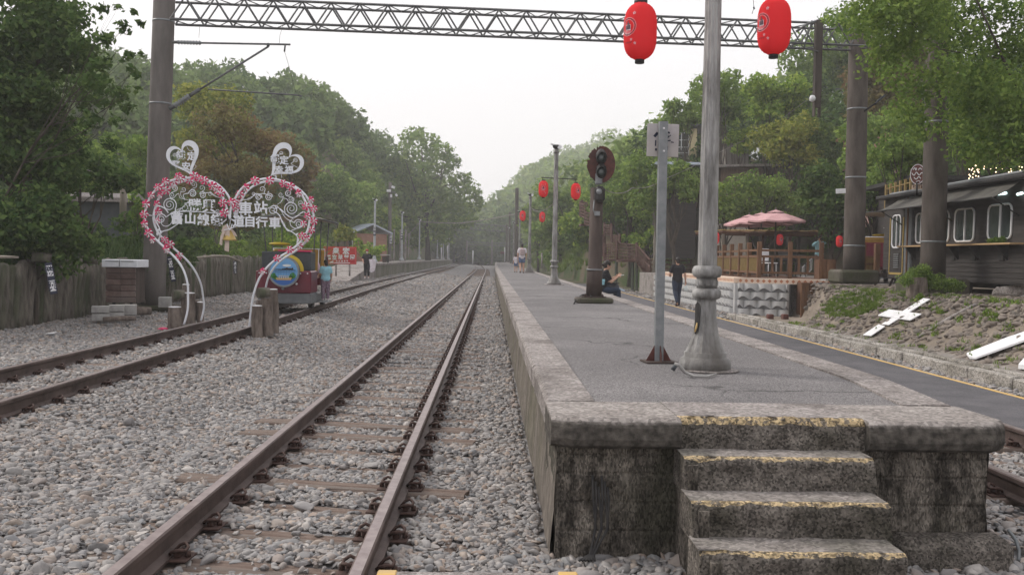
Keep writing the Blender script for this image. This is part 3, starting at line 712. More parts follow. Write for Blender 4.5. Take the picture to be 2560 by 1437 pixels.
def tree(name, label, cat, px, Y, wpx, ytop, ybot, leafm, seed, base=None, trunk=.12, nb=16, dens=3.2, leaf=None, barkm=None, group=None, blobs=None, depth=.8, shell=.45, ybase=None, pxbase=None, r0=.24, r1=.42, k=10, aspect=.55, fork=.45):
    c = DP(px, (ytop+ybot)/2, Y); w = m_px(wpx, Y)/2; h = m_px(ybot-ytop, Y)/2
    bx = DP(pxbase if pxbase else px, ybot, Y).x; bz = gz(bx, Y) if base is None else base
    T = thing(name, label, cat, (bx, Y, bz), group)
    B = blobs if blobs else blobs_in(c, w*1.0, w*depth, h*1.0, nb, seed, r0, r1)
    if leaf is None: leaf = max(.045, .0030*Y)
    area = sum(4*b[3]**2 for b in B)*1.0
    n = int(min(42000, dens*area/(leaf*leaf*aspect*2)*1.0))
    Vv, Ff = leaves(B, n, leaf, seed, shell=shell, aspect=aspect)
    np_mesh('crown', Vv, Ff, leafm, T)
    if trunk:
        mb = MB(); limbs(mb, (bx, Y, bz-.2), trunk, B, seed, k=k, fork=fork); mb.build('trunk', barkm or mBark, T)
    return T
def blades(P, L, n, seed, width=.012, spread=.5, droop=.6, tall=1.0):
    r = np.random.default_rng(seed); V = []; 
    m = len(P); a = r.uniform(0, 6.28, n); base = P[r.integers(0, m, n)]+r.normal(size=(n, 3))*np.array([.03, .03, 0])
    Ln = L*r.uniform(.55, 1.15, n); ln = r.uniform(.1, spread, n); dx, dy = np.cos(a), np.sin(a); wx, wy = -dy, dx
    W = width*r.uniform(.7, 1.3, n); segs = 4; rows = []
    for i in range(segs+1):
        t = i/segs; out = Ln*(ln*t+droop*ln*t*t); z = Ln*(t*tall-.55*droop*ln*t*t*1.6); ww = W*(1-t)**.7
        cx, cy, cz = base[:, 0]+dx*out, base[:, 1]+dy*out, base[:, 2]+z
        rows += [np.stack([cx-wx*ww, cy-wy*ww, cz], 1), np.stack([cx+wx*ww, cy+wy*ww, cz], 1)]
    V = np.stack(rows, 1).reshape(-1, 3); K = 2*(segs+1); f = []
    for i in range(segs): f.append(np.array([2*i, 2*i+1, 2*i+3, 2*i+2]))
    Ff = (np.array(f)[None]+(np.arange(n)*K)[:, None, None]).reshape(-1, 4)
    return V, Ff
# ------------------------------------------------------------------ forests that read as one mass
def forest(name, label, spots, leafm, seed, leaf, dens=1.6):
    VV = []; FF = []; o = 0; r = random.Random(seed); 
    for i, (x, y, z, R) in enumerate(spots):
        B = [(x, y, z+R*.2, R*.75)]
        for q in range(5):
            a = r.uniform(0, 6.28); B.append((x+math.cos(a)*R*.55, y+math.sin(a)*R*.55, z+r.uniform(-.3, .75)*R, R*r.uniform(.3, .52)))
        area = sum(4*b[3]**2 for b in B); n = int(dens*area/(leaf*leaf*1.1))
        v, f = leaves(B, n, leaf, seed*977+i, shell=.78, up=.5, flat=.85); VV.append(v); FF.append(f+o); o += len(v)
    return np_mesh(name, np.concatenate(VV), np.concatenate(FF), leafm, kind='stuff', label=label)
def px_of(p):
    q = ROT.transposed() @ (Vector(p)-Vector((0, 0, EYE))); return CX+F*q.x/-q.z, CY-F*q.y/-q.z
def far_spots(n, seed, fx, fy, R, lift=2.5):
    r = random.Random(seed); out = []
    for _ in range(n):
        y = fy(r); x = fx(r, y)
        u, w_ = px_of((x, y, gz(x, y)+lift))
        if y < 62 and x > 0 and ((1690 < u < 1960 and 315 < w_ < 410) or (2040 < u < 2130 and 210 < w_ < 280)): continue
        out.append((x, y, gz(x, y)+lift*r.uniform(.7, 1.4), R*r.uniform(.7, 1.35)))
    return out
# left hill
forest('forest', 'dark wooded hillside behind the left trees', far_spots(430, 4, lambda r, y: -hill_x0_left(y)-r.uniform(1, 50), lambda r: r.uniform(66, 175), 2.35, 3.0), LF, 11, .33)
forest('forest', 'leafy undergrowth on the slope left of the fence', far_spots(120, 5, lambda r, y: -hill_x0_left(y)-r.uniform(-1.5, 16), lambda r: r.uniform(22, 64), 1.9, 1.3), LD, 12, .17, 1.3)
forest('forest', 'bright roadside bushes along the back of the left platform', far_spots(90, 6, lambda r, y: -r.uniform(12.6, 16.5), lambda r: r.uniform(52, 190), 1.5, .9), LFB, 13, .24, 1.3)
# right hill and valley end
forest('forest', 'green wooded hill closing the valley behind the tracks', far_spots(300, 7, lambda r, y: r.uniform(-60, 110), lambda r: r.uniform(215, 400), 7.5, 5), LFB, 14, .85)
forest('forest', 'dark trees at the far end of the tracks', far_spots(90, 8, lambda r, y: r.uniform(-30, -9) if r.random() < .5 else r.uniform(-4, 9), lambda r: r.uniform(195, 235), 5.0, 4), LD, 15, .6, 1.8)
forest('forest', 'sunlit wooded slope above the far platform edge', far_spots(170, 9, lambda r, y: hill_x0_right(y)+r.uniform(2.2, 34), lambda r: r.uniform(66, 200), 2.5, 1.6), LFB, 16, .36)
forest('forest', 'leafy undergrowth on the slope behind the deck', far_spots(110, 10, lambda r, y: hill_x0_right(y)+r.uniform(1.5, 14), lambda r: r.uniform(41, 68), 1.6, .9), LD, 17, .17, 1.3)  # dark leaf colour stands in for the shaded gaps between the trees
forest('forest', 'shaded undergrowth on the slope behind the dark railcar', far_spots(70, 20, lambda r, y: r.uniform(19, 34), lambda r: r.uniform(20, 44), 2.2, 1.4), LD, 18, .16, 1.3)
# bank of weeds right of the platform
r_ = np.random.default_rng(3); PP = []
for i in range(1500):
    y = r_.uniform(36, 120); x = hill_x0_right(y)+r_.uniform(.3, 6)**1.0; PP.append((x, y, gz(x, y)))
v, f = blades(np.array(PP), .75, 26000, 5, .028, .7); np_mesh('tall_grass', v, f, LG, kind='stuff', label='tall pale grass on the slope right of the platform')
# ------------------------------------------------------------------ trees one can tell apart
tree('broadleaf_tree', 'tall dark tree filling the upper left corner', 'tree', 70, 18, 470, -140, 600, LD, 21, trunk=.16, nb=40, dens=2.6, leaf=.060, r0=.2, r1=.34, shell=.3, k=4)
sprB = []
rr = random.Random(7)
for (x, y, s) in ((205,110,60),(250,160,52),(300,235,44),(262,95,40),(310,70,34),(335,180,30),(285,300,36),(318,140,26),(230,205,50),(345,225,20),(296,20,22),(255,20,26),(350,60,20),(275,360,40),(225,300,50),(322,270,26),(180,30,55),(352,140,14),(335,30,14)):
    c = DP(x, y, 16.5+rr.uniform(-.8, .8)); sprB.append((c.x, c.y, c.z, m_px(s, 16.5)*.62))
tree('overhanging_branch', 'leafy sprays hanging into the sky left of the concrete pole', 'tree', 200, 16.5, 200, 0, 360, LD, 22, pxbase=-80, trunk=.035, blobs=sprB, dens=2.0, leaf=.062, k=12, shell=.2)
tree('broadleaf_tree', 'bright green tree low behind the grey pole on the left', 'tree', 165, 30, 260, 225, 560, LM, 23, trunk=.12, nb=20, leaf=.085, dens=2.6)
tree('broadleaf_tree', 'yellow green tree between the pole and the hearts', 'tree', 330, 33, 200, 270, 600, LM, 24, trunk=.1, nb=16, leaf=.09, dens=2.4)
tree('broadleaf_tree', 'wide olive and reddish tree rising behind the hearts', 'tree', 590, 36, 350, 215, 600, LR, 25, trunk=.17, nb=40, leaf=.080, dens=1.7, shell=.2, r0=.12, r1=.26, k=18)
tree('broadleaf_tree', 'pale green treetop right behind the metal arm of the pole', 'tree', 545, 44, 240, 190, 420, LY, 26, trunk=.12, nb=16, leaf=.11, dens=2.2)
tree('broadleaf_tree', 'leaning brownish tree right of the hearts', 'tree', 720, 48, 170, 270, 590, LR, 27, trunk=.12, nb=16, leaf=.12, dens=2.2)
tree('broadleaf_tree', 'bright green tree below the dark hill crest', 'tree', 845, 78, 190, 395, 600, LT, 28, trunk=.15, nb=16, leaf=.2, dens=2.4)
tree('broadleaf_tree', 'round green tree left of the tallest tree', 'tree', 915, 95, 140, 380, 600, LT, 29, trunk=.15, nb=12, leaf=.2, dens=2.2)
big = []
for (x, y, s) in ((1030,345,34),(1075,355,36),(1010,385,40),(1060,395,46),(1110,380,34),(1130,405,28),(985,420,42),(1040,435,55),(1095,430,45),(1150,455,40),(960,470,45),(1010,480,55),(1070,485,60),(1130,500,52),(1180,480,30),(1190,510,28),(945,520,45),(995,535,50),(1060,545,58),(1120,550,48),(1165,545,36),(905,430,38),(925,480,40),(1050,330,20),(1035,590,45),(1110,590,36),(960,580,40)):
    c = DP(x, y, 124+rr.uniform(-3.5, 3.5)); big.append((c.x, c.y, c.z, m_px(s, 124)*.80))
tree('broadleaf_tree', 'tallest spreading tree on the left platform against the sky', 'tree', 1072, 124, 320, 315, 640, LT, 30, pxbase=1070, base=1.1, trunk=.33, blobs=big, leaf=.29, dens=2.6, k=16, fork=.3)
tree('broadleaf_tree', 'leafy tree filling the space left of the tallest tree trunk', 'tree', 950, 104, 150, 500, 650, LB, 38, trunk=.12, nb=16, leaf=.22, dens=2.4)
tree('broadleaf_tree', 'leafy tree filling the space right of the tallest tree trunk', 'tree', 1135, 214, 150, 490, 655, LF, 39, trunk=.12, nb=16, leaf=.24, dens=2.4)
tree('broadleaf_tree', 'low bright tree between the far left lamps', 'tree', 1030, 155, 130, 560, 655, LB, 40, trunk=.10, nb=12, leaf=.24, dens=2.4)
tree('shrub', 'leafy bush in front of the small white roofed house', 'shrub', 925, 69, 75, 600, 655, LB, 43, trunk=.05, nb=10, leaf=.15, dens=2.4)
tree('shrub', 'round yellow green bush beside the white roofed house', 'shrub', 868, 56, 80, 552, 625, LY, 31, trunk=.05, nb=10, leaf=.12, dens=2.6)
tree('shrub', 'green bush right of the red sign board', 'shrub', 912, 54, 115, 592, 662, LB, 32, trunk=.05, nb=10, leaf=.12, dens=2.4)
tree('shrub', 'dark bushes behind the top of the log fence', 'shrub', 90, 16.5, 420, 455, 720, LD, 33, trunk=.05, nb=34, leaf=.055, dens=2.4)
tree('broadleaf_tree', 'shadowy dense growth over the low shed roof on the left', 'tree', 200, 22, 360, 330, 520, LD, 37, trunk=.08, nb=26, leaf=.075, dens=2.4)
tree('shrub', 'dark shrub hiding the foot of the low shed', 'shrub', 250, 23.5, 220, 520, 690, LD, 41, trunk=.05, nb=18, leaf=.07, dens=2.3)
tree('shrub', 'bright leafy shrub right of the mottled short post', 'shrub', 345, 26, 90, 470, 600, LM, 42, trunk=.05, nb=10, leaf=.08, dens=2.3)
tree('shrub', 'leafy shrub behind the pole and the log fence', 'shrub', 420, 24, 220, 560, 690, LD, 34, trunk=.05, nb=14, leaf=.07, dens=2.2)
tree('shrub', 'bright undergrowth behind the red train', 'shrub', 745, 34, 180, 560, 680, LB, 35, trunk=.05, nb=14, leaf=.09, dens=2.2)
tree('shrub', 'soft green shrub behind the bell', 'shrub', 560, 32, 160, 560, 670, LM, 36, trunk=.05, nb=12, leaf=.09, dens=2.0)
# grass tufts behind the fence
for lab, px, Y, h, n, mt in (('large dark tuft of long arching grass behind the log fence', 300, 22.5, 1.25, 1500, LGD), ('pale tuft of long grass between the hearts', 585, 33.5, 1.5, 900, LG), ('bright tall grass behind the left end of the train', 720, 36, 1.9, 1300, LG), ('reed like grass just left of the hearts', 455, 30, 1.2, 500, LGD)):
    c = DP(px, 600, Y); z0 = gz(c.x, Y)
    ps = np.array([(c.x+random.Random(i).uniform(-.55, .55), Y+random.Random(i+50).uniform(-.3, .3), z0) for i in range(24)])
    v, f = blades(ps, h*1.5, n, int(px), .016, .75, .8); tag(np_mesh('grass_tuft', v, f, mt), lab, 'grass tuft')
# right side
for i, (lab, px, Y, w, yt, yb, mt, lf) in enumerate((
    ('bright green tree above the small far lanterns', 1400, 74, 170, 425, 690, LT, .18),
    ('bamboo like green tree behind the third lamp post', 1345, 92, 110, 455, 680, LFB, .22),
    ('green tree right of the second lamp post', 1470, 62, 150, 460, 640, LB, .15),
    ('dense tree behind the wooden stairs', 1575, 54, 200, 370, 600, LM, .13),
    ('spreading tree with pale forked trunk left of the sign plate', 1640, 47, 230, 345, 560, LM, .115),
    ('low leafy tree under the stairs', 1610, 50, 170, 555, 640, LB, .12),
    ('tall tree whose top shows left of the lamp column', 1700, 52, 130, 240, 345, LM, .12),
    ('large maple behind the lamp column', 1800, 50, 230, 160, 330, LM, .12),
    ('sunlit maple with rounded top in front of the sky', 1915, 47, 220, 150, 325, LB, .115),
    ('maple with yellow tips below the steel gantry', 1975, 44, 200, 240, 470, LY, .11),
    ('feathery green tree growing over the parasols', 1905, 42, 230, 420, 600, LM, .09),
    ('dark tree behind the deck lanterns', 2040, 46, 260, 330, 600, LD, .11),
    ('shaded tree between the two right poles', 2200, 36, 260, 250, 520, LM, .10),
    ('tall tree on the hill crest above the gantry', 2120, 62, 330, 10, 300, LM, .16),
    ('olive tree right of the brown concrete pole', 2230, 44, 240, 60, 330, LR, .12),
    ('dark tree over the black railcar roof', 2440, 31, 380, 180, 440, LD, .085),
    ('hanging low tree left of the railcar door', 2190, 33.5, 170, 380, 560, LM, .085),
    ('dense shaded tree filling the gap right of the parasols', 2080, 33, 210, 400, 610, LD, .085),
    ('shaded tree between the thick pole and the brown pole', 2250, 28, 190, 330, 480, LM, .075),
    ('dark broad tree high above the railcar', 2480, 27, 330, 240, 440, LM, .075),
    ('leafy branches in front of the timber house left of the lamp column', 1690, 43, 150, 395, 520, LM, .10),
    ('low leafy branches under the sheet metal shed', 1810, 43, 150, 440, 560, LB, .10),
    ('slim leafy tree in front of the grey hillside house', 1850, 49, 90, 290, 420, LB, .11),
    ('leafy tree filling the slope left of the drop arm', 2000, 47, 150, 260, 420, LM, .11),
    ('leafy tree just below the white gabled house', 2095, 54, 150, 262, 345, LM, .12),
    ('dark leafy tree beside the golden roof railing', 2195, 34, 150, 420, 560, LM, .085),
    )):
    tree('broadleaf_tree', lab, 'tree', px, Y, w, yt, yb, mt, 50+i, trunk=.13, nb=18, leaf=lf, dens=2.3, barkm=mBarkPale if 'pale' in lab else None, fork=.3)
nearB = []
for (x, y, s) in ((2330,20,.45),(2400,10,.5),(2460,40,.5),(2520,20,.5),(2560,80,.5),(2440,110,.45),(2500,150,.5),(2380,100,.4)):
    c = DP(x, y, 18.3); nearB.append((c.x, c.y, c.z, s))
for i in range(64):
    x = rr.uniform(2150, 2700); t = (x-2150)/450; yy = rr.uniform(-120, lerp(70, 330, min(1, t)**.7)); c = DP(x, yy, 17.5+rr.uniform(-1.6, 1.6)); nearB.append((c.x, c.y, c.z, rr.uniform(.28, .55)))
for (x, y, s) in ((2140,35,.35),(2100,60,.22),(2205,150,.42),(2260,120,.4),(2240,190,.35),(2290,230,.4),(2250,275,.3),(2300,330,.3),(2400,300,.5),(2480,350,.5),(2540,380,.5),(2420,360,.4),(2290,285,.3),(2360,180,.5),(2560,330,.6),(2500,270,.5),(2440,395,.3),(2350,60,.4),(2070,50,.15)):
    c = DP(x, y, 16.8+rr.uniform(-.6, .6)); nearB.append((c.x, c.y, c.z, s))
tree('broadleaf_tree', 'large dense tree hanging over the upper right corner', 'tree', 2400, 18, 400, 0, 400, LM, 90, pxbase=2640, trunk=.07, blobs=nearB, leaf=.050, dens=1.2, k=5, shell=.3, fork=.5)
# ================================================================== CATENARY POLES AND GANTRIES
def concrete_pole(label, base, top, r0, r1, mat, group='concrete catenary poles', block=None, bands=(), stubs=True, name='catenary_pole'):
    T = thing(name, label, 'pole', base, group); b, t = Vector(base), Vector(top)
    mb = MB(); n = 14; mb.tube([b.lerp(t, i/n) for i in range(n+1)], [lerp(r0, r1, i/n) for i in range(n+1)], 18); mb.build('shaft', mat, T)
    for z in bands:
        q = (z-b.z)/(t.z-b.z); c = b.lerp(t, q); mb = MB(); mb.tube([c-Vector((0,0,.02)), c+Vector((0,0,.02))], lerp(r0, r1, q)+.006, 18); mb.build('band', mGalv, T)
    if block:
        mb = MB(); w, d, h, oz = block; mb.box((b.x, b.y, b.z-h/2+oz), (w, d, h), bev=.06); mb.build('footing', mConcDarkish, T)
    return T
mConcDarkish = M('footing_concrete', (.075,.065,.055), (.16,.14,.12), 4, .95, .9, 20, c3=(.06,.065,.035))
def P3(px, py, Y): return DP(px, py, Y)
# left pole (leans a little to the right, as in the photo)
b = P3(383, 765, 21.6); b.z = .28; t = P3(413, -60, 21.6)
concrete_pole('tall grey concrete pole rising left of the heart arch', b, t, .262, .235, mPole, block=(1.15, .9, .32, .06), bands=(4.9, 6.75))
# right poles
b = P3(2134, 677, 23.4); t = P3(2147, 86, 23.4)
concrete_pole('brown concrete pole under the right end of the steel gantry', b, t, .262, .235, mPoleR, block=(1.0, .9, .35, .03), bands=(2.0, 3.7, 5.4))
b = P3(2331, 700, 20.0); t = P3(2352, -120, 20.0)
concrete_pole('thicker brown concrete pole in front of the black railcar', b, t, .255, .235, mPoleR, block=(1.25, .9, .45, .03), bands=(2.05, 4.6))
# conduit and little floodlight arm, sign on pole two
T = thing('street_light', 'thin floodlight on an arm sticking out of the right side of the brown pole', 'street light', P3(2160, 275, 23.3))
mb = MB(); mb.tube([P3(2158, 280, 23.2), P3(2190, 258, 23.0)], .022, 8); mb.build('arm', mBlack, T)
mb = MB(); a, c = P3(2188, 259, 23.0), P3(2213, 238, 22.9); mb.tube([a, a.lerp(c, .3), c], [.03, .055, .05], 8, sq=.5); mb.build('lamp_head', mDarkGrey, T)
T = thing('direction_sign', 'small white direction sign on the left of the brown pole', 'sign', P3(2104, 478, 23.1))
mb = MB(); mb.box(P3(2102, 478, 23.1), (.24, .03, .12), ry=RAD(-4), bev=.005); mb.build('board', mWhiteP, T)
# ---- steel gantry across both tracks
def truss(label, A, B, h, dpt, nb, mat, r=.022, name='steel_gantry', diag2=True):
    T = thing(name, label, 'gantry', A); A = Vector(A); B = Vector(B); ax = (B-A).normalized(); L = (B-A).length
    side = Vector((0, 0, 1)).cross(ax).normalized()
    mb = MB(); ch = MB()
    for s in (-1, 1):
        for z in (0, h): ch.tube([A+side*s*dpt/2+Vector((0,0,z)), B+side*s*dpt/2+Vector((0,0,z))], r*1.5, 4)
    bay = L/nb
    for s in (-1, 1):
        for i in range(nb):
            a = A+ax*bay*i+side*s*dpt/2; m = a+ax*bay/2+Vector((0,0,h)); e = a+ax*bay
            mb.tube([a, m], r, 4); mb.tube([m, e], r, 4)
    for i in range(nb):
        for z, sft in ((0, 0), (h, .5)):
            a = A+ax*bay*(i+sft)+Vector((0,0,z)); k = side*dpt/2
            if i+sft+.5 <= nb: mb.tube([a-k, a+ax*bay*.5+k], r*.65, 4); mb.tube([a+ax*bay*.5+k, a+ax*bay*min(1, nb-i-sft)-k], r*.65, 4)
    ch.build('chord', mat, T); mb.build('lattice', mat, T); return T
A = P3(432, 55, 21.4); B = P3(2235, 124, 23.2)
truss('long steel lattice gantry spanning the tracks and platform at the top', A, B, .50, .52, 27, mTruss, .020)
# hanging arm from the gantry on the right
T = thing('drop_arm', 'heavy steel drop arm hanging from the gantry beside the red lantern', 'drop arm', P3(2045, 60, 22.6))
mb = MB()
a, c = P3(2046, 52, 22.6), P3(2042, 292, 22.6)
for s in (-1, 1): mb.box(((a.x+c.x)/2+s*.065, 22.6, (a.z+c.z)/2), (.03, .16, a.z-c.z), bev=.004)
mb.box(((a.x+c.x)/2, 22.53, (a.z+c.z)/2+.1), (.12, .02, a.z-c.z-.2)); mb.build('channel_post', mPoleR, T)
mb = MB(); mb.lathe(P3(2031, 245, 22.4), [(.02,-.10),(.07,-.06),(.075,0),(.05,.05),(.02,.06)], 12); mb.build('lamp', mWhiteP, T)
mb = MB(); mb.tube([P3(2030, 52, 22.5), P3(2010, 120, 22.6), P3(2046, 130, 22.5)], .02, 6); mb.tube([P3(2046, 52, 22.6), P3(2020, 60, 22.4), P3(1990, 80, 22.5)], .03, 6); mb.build('brace', mTruss, T)
# ---- cantilever bracket with insulators on the left pole
T = thing('cantilever_bracket', 'old overhead wire bracket with ribbed insulators on the left pole', 'bracket', P3(432, 108, 21.4))
Y = 21.35
def insul(mb, a, b, r, n):
    a, b = Vector(a), Vector(b); ax = b-a; rs = []; ps = []
    for i in range(n*2+1): ps.append(a+ax*i/(n*2)); rs.append(r if i % 2 else r*.45)
    mb.tube(ps, rs, 10)
mb = MB(); insul(mb, P3(443,106,Y), P3(503,108,Y), .055, 8); mb.build('insulator', mGalv, T)
mb = MB(); insul(mb, P3(436,266,Y), P3(474,240,Y), .075, 7); mb.build('insulator', mGalv, T)
mb = MB(); mb.tube([P3(430,106,Y), P3(445,106,Y)], .035, 6); mb.tube([P3(503,108,Y), P3(726,112,Y)], .022, 8)
mb.tube([P3(474,240,Y), P3(500,223,Y)], .045, 8); mb.tube([P3(490,230,Y), P3(671,117,Y)], .024, 8); mb.tube([P3(423,272,Y), P3(440,264,Y)], .05, 6)
mb.tube([P3(520,224,Y), P3(740,238,Y), P3(755,241,Y)], .018, 6); mb.tube([P3(671,117,Y), P3(669,109,Y)], .035, 6)
mb.tube([P3(713,113,Y), P3(711,130,Y)], .02, 6); mb.build('steel_tube', mTruss, T)
mb = MB(); mb.tube([P3(711,128,Y), P3(722,165,Y), P3(739,232,Y)], .004, 4); mb.tube([P3(707,66,21.5), P3(700,88,21.4), P3(698,110,Y)], .004, 4); mb.tube([P3(500,62,21.5), P3(497,95,21.5)], .004, 4); mb.build('dropper_wire', mBlack, T)
# ---- distant poles and gantries
def simple_pole(label, px, Y, pyb, pyt, wpx, mat=None, z=None):
    b = P3(px, pyb, Y); t = P3(px+1.5, pyt, Y); r = m_px(wpx, Y)/2
    return concrete_pole(label, b, t, r, r*.9, mat or mPole)
simple_pole('tall concrete pole with floodlights on the left platform', 974, 88, 656, 456, 9)
simple_pole('tall brown pole behind the walking woman on the platform', 1291, 100, 664, 470, 9.5, mPoleR)
simple_pole('slim brown pole left of the far platform lamps', 1273, 128, 655, 530, 5.5, mPoleR)
simple_pole('distant brown pole at the left rim of the right platform', 1266, 145, 655, 560, 4.5, mPoleR)
simple_pole('short far pole carrying the farthest gantry on the left', 1166, 175, 655, 601, 4.5, mPole)
simple_pole('far grey pole standing just past the end of the tracks', 1229, 178, 662, 600, 4.5, mPole)
for i, (px, yt, yb, w) in enumerate(((984, 573, 652, 5), (1000, 575, 652, 5), (1013, 575, 652, 5), (1021, 583, 640, 3))):
    simple_pole(('pale', 'second pale', 'third pale', 'thin pale')[i]+' concrete post behind the left platform lamps', px, 95, yb, yt, w, mConc)
T = thing('floodlight', 'pair of white floodlights near the top of the tall left platform pole', 'floodlight', P3(977, 480, 87.6))
mb = MB(); mb.box(P3(983, 468, 87.5), (.30, .3, .22), ry=.4); mb.box(P3(972, 477, 87.5), (.36, .3, .22)); mb.box(P3(978, 490, 87.5), (.16, .3, .26)); mb.box(P3(991, 488, 87.5), (.18, .3, .22), ry=-.5); mb.build('lamp_head', mWhiteP, T)
mb = MB(); mb.tube([P3(971, 479, 87.7), P3(990, 482, 87.7)], .05, 6); mb.build('bracket', mTruss, T)
truss('pale distant gantry over the far end of the tracks', P3(1168, 573, 150), P3(1266, 579, 150), .9, .6, 9, mTruss, .05)
truss('farthest faint gantry behind the distant poles', P3(1166, 612, 176), P3(1282, 616, 176), .55, .5, 10, mTruss, .04)
T = thing('far_sign', 'small red and white sign board beside the farthest lamp posts', 'sign', P3(1258, 633, 118))
mb = MB(); mb.box(P3(1257, 632, 118), (.62, .05, .32)); mb.build('board', mRust, T); mb = MB(); mb.tube([P3(1262, 655, 118), P3(1262, 618, 118)], .05, 6); mb.build('post', mWhiteP, T)
mb = MB(); mb.tube([P3(1181.5, 663, 140), P3(1182.5, 626, 140)], .10, 8); tag(mb.build('marker_post', mWhiteP), 'white marker post standing between the tracks far away', 'post')
mb = MB(); mb.tube([P3(1354.5, 671, 62), P3(1355, 632, 62)], .05, 8); tag(mb.build('marker_post', mConc), 'thin pale post at the foot of the slope right of the platform', 'post')
# ================================================================== LAMP POSTS
def lamp_profile(H, s=1.0):
    return [(.185,.0),(.193,.02),(.195,.05),(.185,.085),(.165,.10),(.160,.105),(.160,.135),(.150,.14)], [(.150,.14),(.122,.20),(.100,.27),(.084,.36),(.076,.45),(.073,.52),(.076,.535)], \
           [(.076,.535),(.10,.545),(.110,.57),(.108,.60),(.09,.615),(.076,.62)], [(.076,.62),(.078,.70)], [(.078,.70),(.098,.705),(.112,.73),(.112,.76),(.098,.785),(.078,.79)], [(.073,.79),(.069,1.6),(.062,2.6),(.056,H-.28)]
def make_lamp(label, base, H=4.45, n=32, hole=False, head=True, mat=None, group='fluted platform lamp posts', broad=1.0, plinth=True, plate=None):
    mat = mat or mIron; T = thing('lamp_post', label, 'lamp post', base, group); x, y, z = base
    s1, s2, s3, s4, s5, s6 = lamp_profile(H); W = broad
    sc = lambda p: [(a*W, b) for a, b in p]
    mb = MB(); mb.lathe((x,y,z), sc(s1), n); mb.lathe((x,y,z), sc(s2), n*2, flute=16, fd=.006); mb.lathe((x,y,z), sc(s3), n); mb.lathe((x,y,z), sc(s4), n); mb.lathe((x,y,z), sc(s5), n)
    for k in range(10):
        a = 2*math.pi*k/10+.2; mb.box((x+math.cos(a)*.077*W, y+math.sin(a)*.077*W, z+.66), (.012, .03, .045), rz=a, bev=.003)
    mb.build('base', mat, T)
    mb = MB(); mb.lathe((x,y,z), sc(s6), n*2, flute=16, fd=.005); mb.lathe((x,y,z), [(.056*W,H-.28),(.075*W,H-.26),(.075*W,H-.22),(.06*W,H-.2),(.06*W,H-.14)], n); mb.build('shaft', mat, T)
    if plinth: mb = MB(); mb.box((x, y, z-.005), (.50*W, .46*W, .05), rz=.05, bev=.01); mb.build('plinth', mConc, T)
    if head:
        mb = MB(); mb.lathe((x,y,z), [(.06,H-.14),(.11,H-.10),(.13,H-.02),(.05,H)], 8); mb.build('lamp_head', mBlack, T)
        mb = MB(); mb.box((x-.06, y, z+H-.01), (.26, .16, .035), ry=.25); mb.box((x+.09, y-.05, z+H-.08), (.14, .10, .12), ry=.5); mb.build('floodlight', mWhiteP, T)
    if plate:
        mb = MB(); mb.box((x, y-.10, z+2.0), (.17, .02, .5), bev=.004); q = mb.build('name_plate', mNavy, T); mt = MB()
        for i, ch in enumerate(plate): put_text(mt, ch, .15, (x, y-.113, z+2.12-.2*i), bold=.01)
        mt.build('lettering', mWhiteP, q)
    return T
mNavy = M('navy_plate', (.018,.022,.045), (.03,.035,.06), 8, .5)
bp = GP(1762, 924, PZ); XL, YL_ = bp.x, bp.y
L0 = make_lamp('large peeling silver lamp column standing nearest on the platform', (XL, YL_, PZ), H=4.6, n=40, head=True, plinth=False)
# broken opening in the column foot
mb = MB(); vs = []
ang = math.radians(208)
prof = [(.082,.515,.0),(.084,.50,.33),(.084,.46,.40),(.084,.40,.36),(.088,.35,.34),(.094,.30,.25),(.098,.275,.0)]
lft = [((r+.003)*math.cos(ang-w), (r+.003)*math.sin(ang-w), z) for r, z, w in prof]; rgt = [((r+.003)*math.cos(ang+w*.8), (r+.003)*math.sin(ang+w*.8), z) for r, z, w in prof]
for a, c in zip(lft, rgt): vs += [(XL+a[0], YL_+a[1], PZ+a[2]), (XL+(a[0]+c[0])/2*1.06, YL_+(a[1]+c[1])/2*1.06, PZ+a[2]), (XL+c[0], YL_+c[1], PZ+c[2])]
fs = []
for i in range(len(prof)-1): fs += [(i*3, i*3+1, i*3+4, i*3+3), (i*3+1, i*3+2, i*3+5, i*3+4)]
mb.add(vs, fs); mb.build('broken_opening', mBlack, L0, fix=False)
mb = MB(); mb.tube([(XL-.095, YL_-.055, PZ+.29), (XL-.085, YL_-.06, PZ+.33), (XL-.08, YL_-.055, PZ+.36)], [.005,.008,.004], 6); mb.build('yellow_tag', mYline, L0)
mb = MB(); mb.lathe((XL+.03, YL_-.03, PZ-.002), [(.21,0),(.22,.006),(.19,.014)], 20); mb.build('mortar_pad', mConc, L0)
T = thing('loose_conduit', 'pale flexible conduit lying curled at the foot of the near lamp column', 'conduit', (XL-.25, YL_-.1, PZ))
mb = MB(); mb.tube([GP(1686, 908, PZ+.10), GP(1697, 912, PZ+.09), GP(1712, 930, PZ+.03), GP(1735, 940, PZ+.012), GP(1765, 941, PZ+.012), GP(1790, 934, PZ+.012)], [.010,.013,.012,.010,.009,.007], 8); mb.build('hose', mBlock, T)
mb = MB(); mb.tube([GP(1681, 925, PZ+.015), GP(1691, 910, PZ+.06)], .017, 8); mb.build('connector', mDarkGrey, T)
def arm_lanterns(T, x, y, z, xs, mat=mBlack):
    mb = MB(); mb.tube([(x+xs[0]-.05, y, z+.02), (x, y, z), (x+xs[1]+.05, y, z-.02)], .014, 6); 
    for q in xs: mb.tube([(x+q, y, z), (x+q, y, z-.05)], .012, 6)
    mb.build('lantern_arm', mat, T)
